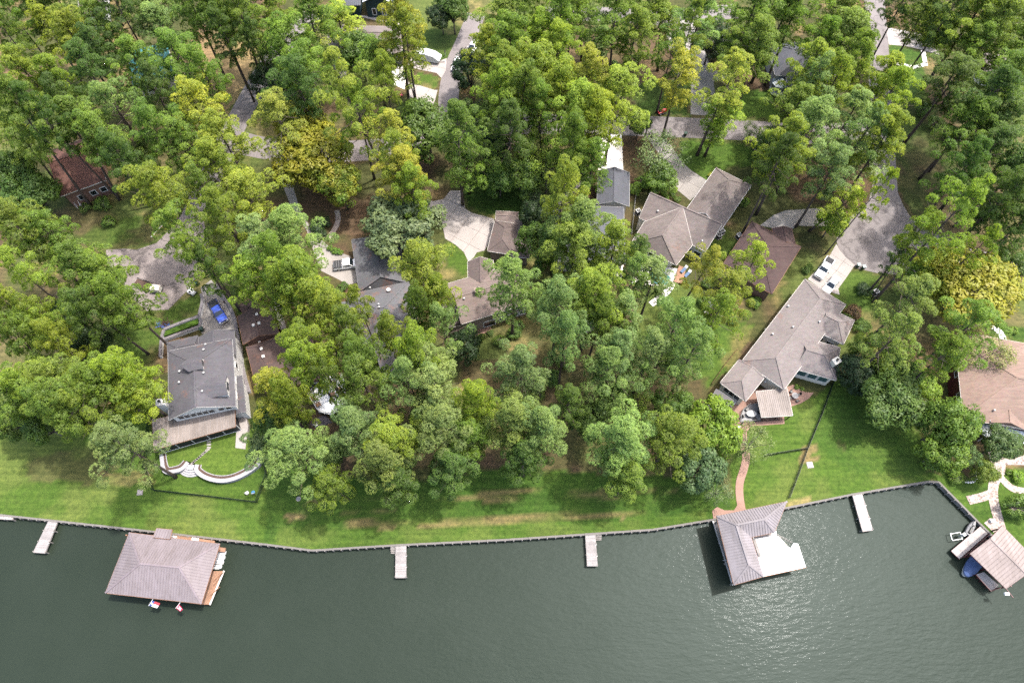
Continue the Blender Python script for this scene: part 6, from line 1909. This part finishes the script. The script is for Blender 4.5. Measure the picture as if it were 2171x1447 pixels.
TPL = {
 'P': [pine(11, nbr=30), pine(12, nbr=34, cr=4.8), pine(13, nbr=28, low=.46), pine(14, nbr=32, shape=1, low=.5), pine(15, nbr=30, dens=.9), pine(16, nbr=30, cr=4.5, low=.55), pine(17, nbr=30, low=.52, cr=4.9)],
 'L': [pine(21, nbr=24, dens=.72, low=.48, cr=4.8), pine(22, nbr=22, dens=.7, low=.52), pine(23, nbr=26, dens=.7, low=.42)],      # loose
 'T': [pine(31, nbr=30, shape=2, low=.36, cr=4.4, dens=.85), pine(32, nbr=32, shape=2, low=.3, cr=4.6, dens=.8)],                       # slender
 'D': [pine(41, nbr=32, cr=4.7, low=.45, tufts=100, pad=1.12), pine(42, nbr=34, cr=4.6, low=.42, tufts=100, pad=1.12), pine(43, nbr=30, cr=4.9, low=.48, tufts=100, pad=1.12)],  # dense shoreline pines
 'O': [broad(51), broad(52, lobes=80), broad(53, lobes=64, low=.16)],
 'G': [broad(61, lobes=78, leaves=165, lob=1.2)],
 'Y': [broad(71, mat='fall', lobes=90, leaves=150, size=.24, lob=1.1), broad(72, mat='fall', lobes=80, leaves=110, size=.24, sparse=True, lob=1.2)],
 'S': [broad(81, lobes=46, leaves=60, size=.2, sparse=True, lob=1.3), broad(82, lobes=40, leaves=70, size=.2, sparse=True, lob=1.3)],
 'B': [broad(91, h=3.0, cr=1.6, low=.05, lobes=40, leaves=90, size=.11, lob=1.5), broad(92, h=2.6, cr=1.7, low=.05, lobes=36, leaves=100, size=.12, lob=1.6)],
 'R': [broad(95, h=2.0, cr=1.0, low=.02, lobes=60, leaves=120, size=.05, lob=1.5)],
}
DIM = {'P': (26, 4.5, .77), 'L': (26, 4.6, .75), 'T': (26, 3.4, .66), 'D': (26, 4.6, .74), 'O': (14, 5.4, .6), 'G': (14, 5.4, .62), 'Y': (14, 5.4, .6), 'S': (14, 5.4, .6), 'B': (3, 1.9, .5), 'R': (2, 1.15, .5)}
TINT = {'m': (0.152, 0.238, 0.034), 'b': (0.225, 0.312, 0.036), 'p': (0.19, 0.285, 0.085), 'd': (0.088, 0.155, 0.03), 'y': (0.36, 0.365, 0.045), 'k': (0.033, 0.067, 0.024), 's': (0.172, 0.204, 0.073), 'g': (0.105, 0.195, 0.03), 'Y': (0.165, 0.195, 0.025), 'r': (0.123, 0.08, 0.043), 'l': (0.29, 0.335, 0.05), 'h': (0.115, 0.18, 0.07)}
WORD = {'m': 'mid-green', 'b': 'bright green', 'p': 'pale green', 'd': 'dark green', 'y': 'yellow-green', 'k': 'blackish-green', 's': 'pale sparse', 'g': 'vivid green', 'Y': 'golden yellow', 'r': 'reddish-brown', 'l': 'lime-yellow', 'h': 'hoary green'}
KIND = {'P': 'pine', 'L': 'loose-crowned pine', 'T': 'slender pine', 'D': 'dense pine', 'O': 'broadleaf tree', 'G': 'broadleaf tree', 'Y': 'autumn tree', 'S': 'thin tree', 'B': 'bush', 'R': 'clipped round bush'}
NAME = {'P': 'pine_tree', 'L': 'pine_tree', 'T': 'pine_tree', 'D': 'pine_tree', 'O': 'broadleaf_tree', 'G': 'broadleaf_tree', 'Y': 'autumn_tree', 'S': 'thin_tree', 'B': 'bush', 'R': 'round_bush'}
# photo x, y of the crown, crown radius in photo pixels, kind, colour, then optional height or trunk foot x,y
TREES = """
20 20 32 P m;17 66 32 P m;82 50 40 P b;150 72 42 P b;221 55 40 P m;250 12 42 P d;345 45 46 P p;372 118 46 P m;290 128 42 P m
180 138 44 P d;60 150 42 P b;118 168 40 P b;243 222 50 L p;412 225 48 P y;428 152 40 P m;165 262 48 P m 254,424;35 228 46 P m 193,438;25 292 40 P m
212 300 46 P m;250 338 38 P d;330 278 44 P m;388 302 42 P m;478 300 48 P b;442 350 46 P b;40 375 44 O d 16;525 30 46 P m;455 25 44 P m
545 84 30 P d;332 410 54 P b;525 405 50 P b;436 400 34 L m;470 452 44 P b;66 415 60 O d 13;36 480 54 P m;92 500 44 P m;205 110 36 P d
318 200 38 P d;140 215 36 P d;100 235 34 P d;300 345 34 O d 14
158 556 48 P m;205 585 50 P m;248 625 50 P m;192 640 46 P d;60 590 44 L b;28 640 46 P b;78 692 46 P b;20 712 40 P m;112 720 34 P b;150 678 44 O k 14;202 738 42 O k 12
388 500 50 L m;420 535 40 L m;448 570 36 L d;548 500 54 L p;608 500 54 P p;512 582 44 P b;640 585 54 P b;598 626 48 P b;660 646 46 P b;575 560 44 P m
40 845 58 P m;108 805 56 P m;58 800 46 P b;130 862 50 P m;222 812 56 P m;288 832 50 P b;255 785 44 P b;170 868 46 L m;252 938 56 P p;20 890 40 O d 12;90 900 40 O d 12;190 800 40 P m
572 822 44 P l;612 852 40 P b;582 888 40 O d 12;630 960 62 D p 23;702 1018 40 D m 17;760 912 54 D p 24;835 925 50 D b 24;812 985 54 D p 24;842 1022 44 D d 18;700 960 36 O d 9
940 915 56 D p 25;952 978 46 D d 19;1004 852 44 D b 25;1000 925 42 D m 20;928 806 54 P p;862 800 48 L p 908,893;762 798 52 P m;712 820 32 L m;660 772 44 P b;664 736 50 P b;704 672 42 P b;736 704 36 P m;762 650 28 L b
775 752 44 P m;872 745 48 P b;822 708 34 P b;902 770 46 P p;936 690 46 L p 957,773;982 738 40 O k 11;890 570 56 P l;925 618 32 P b;850 485 82 G h 15;1073 588 54 P p 1085,711;880 655 30 P m;905 880 40 O d 10
1098 782 50 P p;1090 898 54 D p 24;1150 905 54 D p 24;1112 958 44 D d 19;1185 648 54 P p;1256 622 52 P b;1202 702 44 P p;1268 672 42 P m;1246 474 60 P p 1208,604;1212 508 54 P m;1298 516 48 P b;1192 405 44 P l 1175,573;1146 520 46 O d 15;1262 582 32 O m 9;1135 455 40 O k 12
1354 548 32 L p;1380 590 46 P p 1355,680;1336 604 36 L p;1494 568 40 L l 1440,655;1534 638 46 L l;1514 660 44 L b;1596 556 44 L b;1434 684 52 L p;1330 672 48 L p;1300 738 48 P p;1378 748 50 L p;1472 746 50 L p
1290 780 50 P p;1440 776 38 L p 1437,840;1362 785 36 L p 1340,846;1322 930 62 D p 24;1330 1010 44 D m 17;1432 920 60 D m 22;1508 905 62 G m 15;1425 862 40 O d 10;1480 985 54 G h 12;1522 1040 34 S h 8;1592 940 46 S s 9;1356 856 30 S m 8;1300 850 40 O d 9;1250 893 40 O d 12;1200 860 36 P d 20
2060 610 96 Y Y 16;1975 580 54 Y g 15;2022 462 54 L b 1851,640;1942 490 40 L b 1840,620;1900 545 22 L d 1848,632;2072 525 34 L b;1916 648 52 L p;1910 715 46 L p;1862 748 48 O m 12;2040 700 60 L m;2012 755 48 L m;2095 745 48 S s 12
1885 845 70 O d 12;1822 790 42 O k 9;1905 780 44 O d 10;1930 870 44 O d 10;2010 900 56 O g 14;2000 955 46 O g 11;2122 940 42 O h 9;2086 998 26 O m 6;2050 968 26 S h 7;2158 1072 32 B d 4;1970 823 26 B m 4;1970 870 24 B g 4;2030 1010 18 B d 2;1985 980 22 B d 3
595 90 54 P m;656 42 52 P m;582 172 42 O k 12;650 138 52 P m;622 182 44 P d;722 38 46 P b 738,125;730 186 56 L l 825,387;752 226 44 L b;590 243 52 L l;672 330 88 Y Y 17;640 270 50 Y Y 18;720 390 50 Y g 14;833 276 44 L l;842 332 38 L b;856 356 42 P l;882 392 38 P b
855 30 46 P l 867,217;860 80 40 P b;872 166 24 L m 8;794 122 44 P m 818,232;762 112 40 O d 14;812 158 32 P b;905 275 60 O d 16;965 280 48 P m;985 330 48 P m 995,410;996 150 38 O k 13;1004 215 32 S r 8;1052 40 52 P m;1080 84 46 P m;1032 108 38 P b;1066 150 46 P b;1060 195 46 P b;936 34 32 O k 9;960 20 36 O d 12;1020 250 40 O d 12;1040 310 40 O k 12;1080 260 44 P d;1060 380 36 O d 10
1144 76 46 P b;1196 98 42 P b;1136 146 50 P b;1236 156 50 P l;1190 190 52 P b;1308 200 58 P b;1236 222 54 P b;1274 250 46 P b;1160 232 40 P m;1100 190 40 P m;1108 28 44 P m;1186 42 42 P m;1316 28 48 P m;1344 70 46 P m;1280 78 38 P d 1275,133;1240 22 40 P d 1233,128;1130 310 44 S m 14;1160 360 46 S m 14;1190 330 40 S d 13;1225 300 40 P m;1250 340 40 P m;1110 380 40 O d 12;1215 370 36 O m 10
1489 28 52 P p;1462 58 36 L m;1425 110 34 L m;1400 40 40 P m 1394,150;1434 182 34 T l 1402,298;1555 172 50 L l 1478,329;1522 250 32 T b 1494,331;1592 28 56 P m;1620 84 48 P m;1510 84 42 O k 12;1578 112 46 O d 14;1398 332 58 S h 12;1356 262 26 O d 8;1633 318 40 O d 12;1592 278 22 S d 6;1400 375 36 O m 8
1652 28 48 P m;1782 66 60 D m 24;1792 14 48 D m 24;1820 112 36 P m;1722 144 44 P b;1716 182 42 L p;1782 172 38 P b;1874 166 38 P b;1888 200 42 P b;1722 264 52 P p;1804 236 48 P p;1832 278 46 L p;1882 290 46 P b;1818 346 48 L p 1768,400;1682 304 48 P b;1650 346 40 P d;1764 358 44 P p;1800 428 40 L b 1715,490;1848 405 24 L b;1766 470 34 O b 9;1690 220 44 P m
2067 28 56 P m;2124 56 56 P m;2026 84 46 P m 1962,53;2070 92 44 P m;2136 166 52 P m;2012 172 54 P d;2096 206 56 P d;2054 250 48 P m;2138 264 56 P d;2160 350 52 P d;2108 320 54 P d;2150 400 50 P d;2108 422 42 P d;2052 362 42 P d;2166 100 44 P m;2010 20 40 P d;2160 10 46 P m;2060 440 36 O d 11;2165 470 44 P d;2150 560 40 O d 10
"""
BUSHES = """
1716 565 9 R d;1709 572 10 R d;1831 612 17 B k;1507 371 7 R l;1513 363 6 R g;1408 410 7 R g;1413 418 7 R m;1425 412 9 B d;1436 422 8 B d;1430 402 8 B m;1580 427 11 B m;1572 432 8 B d
670 480 16 B k;690 470 16 B k;680 495 14 B k;700 525 8 B g;708 530 8 B g;716 533 8 B g;722 535 6 B g;722 612 12 B d;716 622 12 B d;730 604 9 B d;1810 660 18 B r;1795 675 14 B d;1830 690 18 B d;1020 715 10 B g;1040 705 8 B d;1060 722 16 B d;1090 705 16 B d;1100 690 14 B d
1690 820 6 B g;1700 824 5 B g;1735 790 9 B l;2095 690 10 B m;2110 676 12 B m;2150 700 10 B m;2160 1010 14 B m;2140 1000 8 B g;2170 1060 14 B d;505 700 5 B d;498 720 6 B d;530 990 14 B h;545 960 22 B h;520 930 14 B h;548 930 18 B h
230 470 16 B d;215 430 18 B d;180 440 14 B d;1165 600 14 B d;1180 580 12 B d;1345 400 16 B m;1360 385 16 B g;1380 390 14 B m;1300 590 12 B m;560 925 16 B d;600 930 18 B d;640 900 14 B d;880 935 16 B d;720 880 18 B d;740 860 16 B d;1080 860 16 B d;1140 830 20 B d;1170 800 20 B d;1190 770 18 B d
1960 230 18 B d;1980 260 20 B d;2020 290 18 B k;1340 130 18 B d;1300 140 16 B d;1250 130 14 B d;1520 110 20 B k;1545 90 22 B d;1500 300 6 B m;1960 560 14 B d;2130 560 14 B d;2165 545 12 B m;1500 600 14 B d;1490 640 14 B d;1600 640 14 B d;1555 680 12 B d
400 2 42 P m;312 -6 40 P d;482 -14 40 P d;575 2 44 P m;130 -6 40 P m;62 -10 36 P d;1380 -4 40 P m;1700 -4 44 P m;1745 92 32 P m;1925 -6 34 P d;1962 26 36 P m;470 60 34 P d;1215 -6 38 P m
"""
LAND = [(425, 800, 'the grey two-storey house'), (575, 730, 'the brown-roofed house'), (810, 620, 'the slate-grey roof'), (1035, 610, 'the tan two-storey house'), (970, 460, 'the concrete parking court'),
        (1300, 400, 'the slate garage'), (1240, 520, 'the blue-grey house'), (1450, 470, 'the taupe house'), (1615, 545, 'the maroon roof'), (1670, 710, 'the largest house'), (2110, 820, 'the terracotta roof'),
        (150, 360, 'the red-brown house'), (770, 85, 'the taupe top house'), (795, 5, 'the teal house'), (910, 125, 'the covered trailer'), (1840, 500, 'the right turnaround'), (330, 580, 'the cracked turnaround'),
        (1403, 240, 'the red tractor'), (848, 1160, 'the middle dock'), (1254, 1150, 'the right-stepped dock'), (1600, 1120, 'the L-shaped boathouse'), (345, 1180, 'the mauve boathouse'),
        (1970, 1025, 'the lake corner'), (100, 1130, 'the slanted left dock'), (1490, 110, 'the streaked dark drive'), (1930, 85, 'the top right drive'), (1865, 200, 'the straight street'), (500, 240, 'the left street'),
        (960, 200, 'the narrow lane'), (690, 850, 'the white sun deck'), (1395, 590, 'the teal pool'), (0, 700, 'the left photo edge'), (0, 150, 'the top left edge'), (2171, 330, 'the right photo edge'),
        (1700, 130, 'the gazebo house'), (280, 30, 'the dark top-left house'), (320, 140, 'the teal-roofed building'), (1240, 20, 'the top road'), (1237, 690, 'the stone fire pit'), (2105, 130, 'the top-right roof'), (1560, 330, 'the crossing-street lawn')]
ORD = ['', 'second', 'third', 'fourth', 'fifth', 'sixth', 'seventh', 'eighth', 'ninth', 'tenth', 'eleventh', 'twelfth', 'thirteenth', 'fourteenth']
trng = random.Random(5)
placed = []
def blocked(p):
    if p.y < float(shore_y(p.x)) + 1.0: return True
    x, y = np.array([p.x]), np.array([p.y])
    return any(inside([(q[0], q[1]) for q in f], x, y)[0] for f in FOOT)
def spot(px, py, k, hgt, foot):
    h0, r0_, fc = DIM[k]
    if foot:
        b_ = P(*foot); best = None
        for i in range(130):
            h = 10 + i * .2
            q = PX(b_.x, b_.y, h * fc); d = (q[0] - px) ** 2 + (q[1] - py) ** 2
            if best is None or d < best[0]: best = (d, h)
        h = best[1]
        top = P(px, py, h * fc)
        return b_, h, (top.x - b_.x, top.y - b_.y)
    h = hgt or (h0 * trng.uniform(.88, 1.12))
    for dh in (0, -2, 2, -4, 4, -6, 6, 8, -8, -10):
        hh = max(h * .55, h + dh) if k in 'PLTD' else h + dh * .4
        p = P(px, py, hh * fc); p.z = 0
        if not blocked(p): return p, hh, (0, 0)
    p = P(px, py, h * fc); p.z = 0
    return p, h, (0, 0)
def parse(txt):
    for it in txt.replace('\n', ';').split(';'):
        f = it.split()
        if len(f) < 5: continue
        hgt = foot = None
        if len(f) > 5:
            if ',' in f[5]: foot = tuple(float(v) for v in f[5].split(','))
            else: hgt = float(f[5])
        yield float(f[0]), float(f[1]), float(f[2]), f[3], f[4], hgt, foot
items = list(parse(TREES)) + list(parse(BUSHES))
info = []
for (px, py, rp, k, c, hgt, foot) in items:
    dist = sorted((math.hypot(px - a, py - b_), t, a, b_) for a, b_, t in LAND)
    d0, t, a, b_ = dist[0]
    dx, dy = px - a, py - b_
    if d0 < 38: rel = 'right over'
    elif abs(dx) > abs(dy) * 1.2: rel = 'left of' if dx < 0 else 'right of'
    else: rel = 'behind' if dy < 0 else 'on the lake side of'
    info.append((WORD[c] + ' ' + KIND[k], rel, t, d0))
groups = {}
for i, (w, rel, t, d0) in enumerate(info): groups.setdefault((w, rel, t), []).append((d0, i))
labels = {}
for (w, rel, t), L in groups.items():
    L.sort()
    for n, (d0, i) in enumerate(L):
        size = ''
        if len(L) == 1: labels[i] = f'{w} {rel} {t}'
        else: labels[i] = f'{w} {rel} {t}, ' + ('nearest one' if n == 0 else f'{ORD[n]} nearest')
count = {}
for i, (px, py, rp, k, c, hgt, foot) in enumerate(items):
    h0, r0_, fc = DIM[k]
    if k in 'BR':
        m = rp / scale_at(px, py, 0.8)
        h = hgt or (m * 1.35 if k == 'R' else m * 1.25)
        p = P(px, py, h * .5); p.z = 0; lean = (0, 0); s_xy = m / r0_; s_z = h / h0
    else:
        p, h, lean = spot(px, py, k, hgt, foot)
        m = rp * (1.10 if k in 'PLT' else 1.04) / scale_at(px, py, h * fc)
        s_xy = m / r0_; s_z = h / h0
    tm, cm = TPL[k][count.get(k, 0) % len(TPL[k])]
    count[k] = count.get(k, 0) + 1
    root = empty(NAME[k], p, labels[i], {'B': 'bush', 'R': 'bush'}.get(k, 'tree'), {'P': 'pine trees', 'L': 'pine trees', 'T': 'pine trees', 'D': 'pine trees', 'B': 'bushes', 'R': 'clipped bushes'}.get(k, 'broadleaf trees'), trng.uniform(0, 6.28), True)
    root.scale = (s_xy, s_xy * trng.uniform(.92, 1.08), s_z)
    if foot:
        q = Vector((lean[0], lean[1], h * fc)); rot = Vector((0, 0, 1)).rotation_difference(q)
        e = (rot.to_matrix() @ Matrix.Rotation(root.rotation_euler.z, 3, 'Z')).to_euler(); root.rotation_euler = e
    elif k not in 'BR':
        root.rotation_euler = (trng.gauss(0, .025), trng.gauss(0, .025), root.rotation_euler.z)
    base = TINT[c]; j = trng.uniform(.85, 1.15) * (.8 if k in 'OG' else 1.0)
    col = (base[0] * j * trng.uniform(.9, 1.12), base[1] * j, base[2] * j * trng.uniform(.85, 1.2), 1)
    for nm, me_ in (('trunk', tm), ('crown', cm)):
        o_ = bpy.data.objects.new(nm, me_); COL.objects.link(o_); o_.parent = root
        o_.color = col
for o_ in bpy.data.objects:
    if '_w' in o_: del o_['_w']
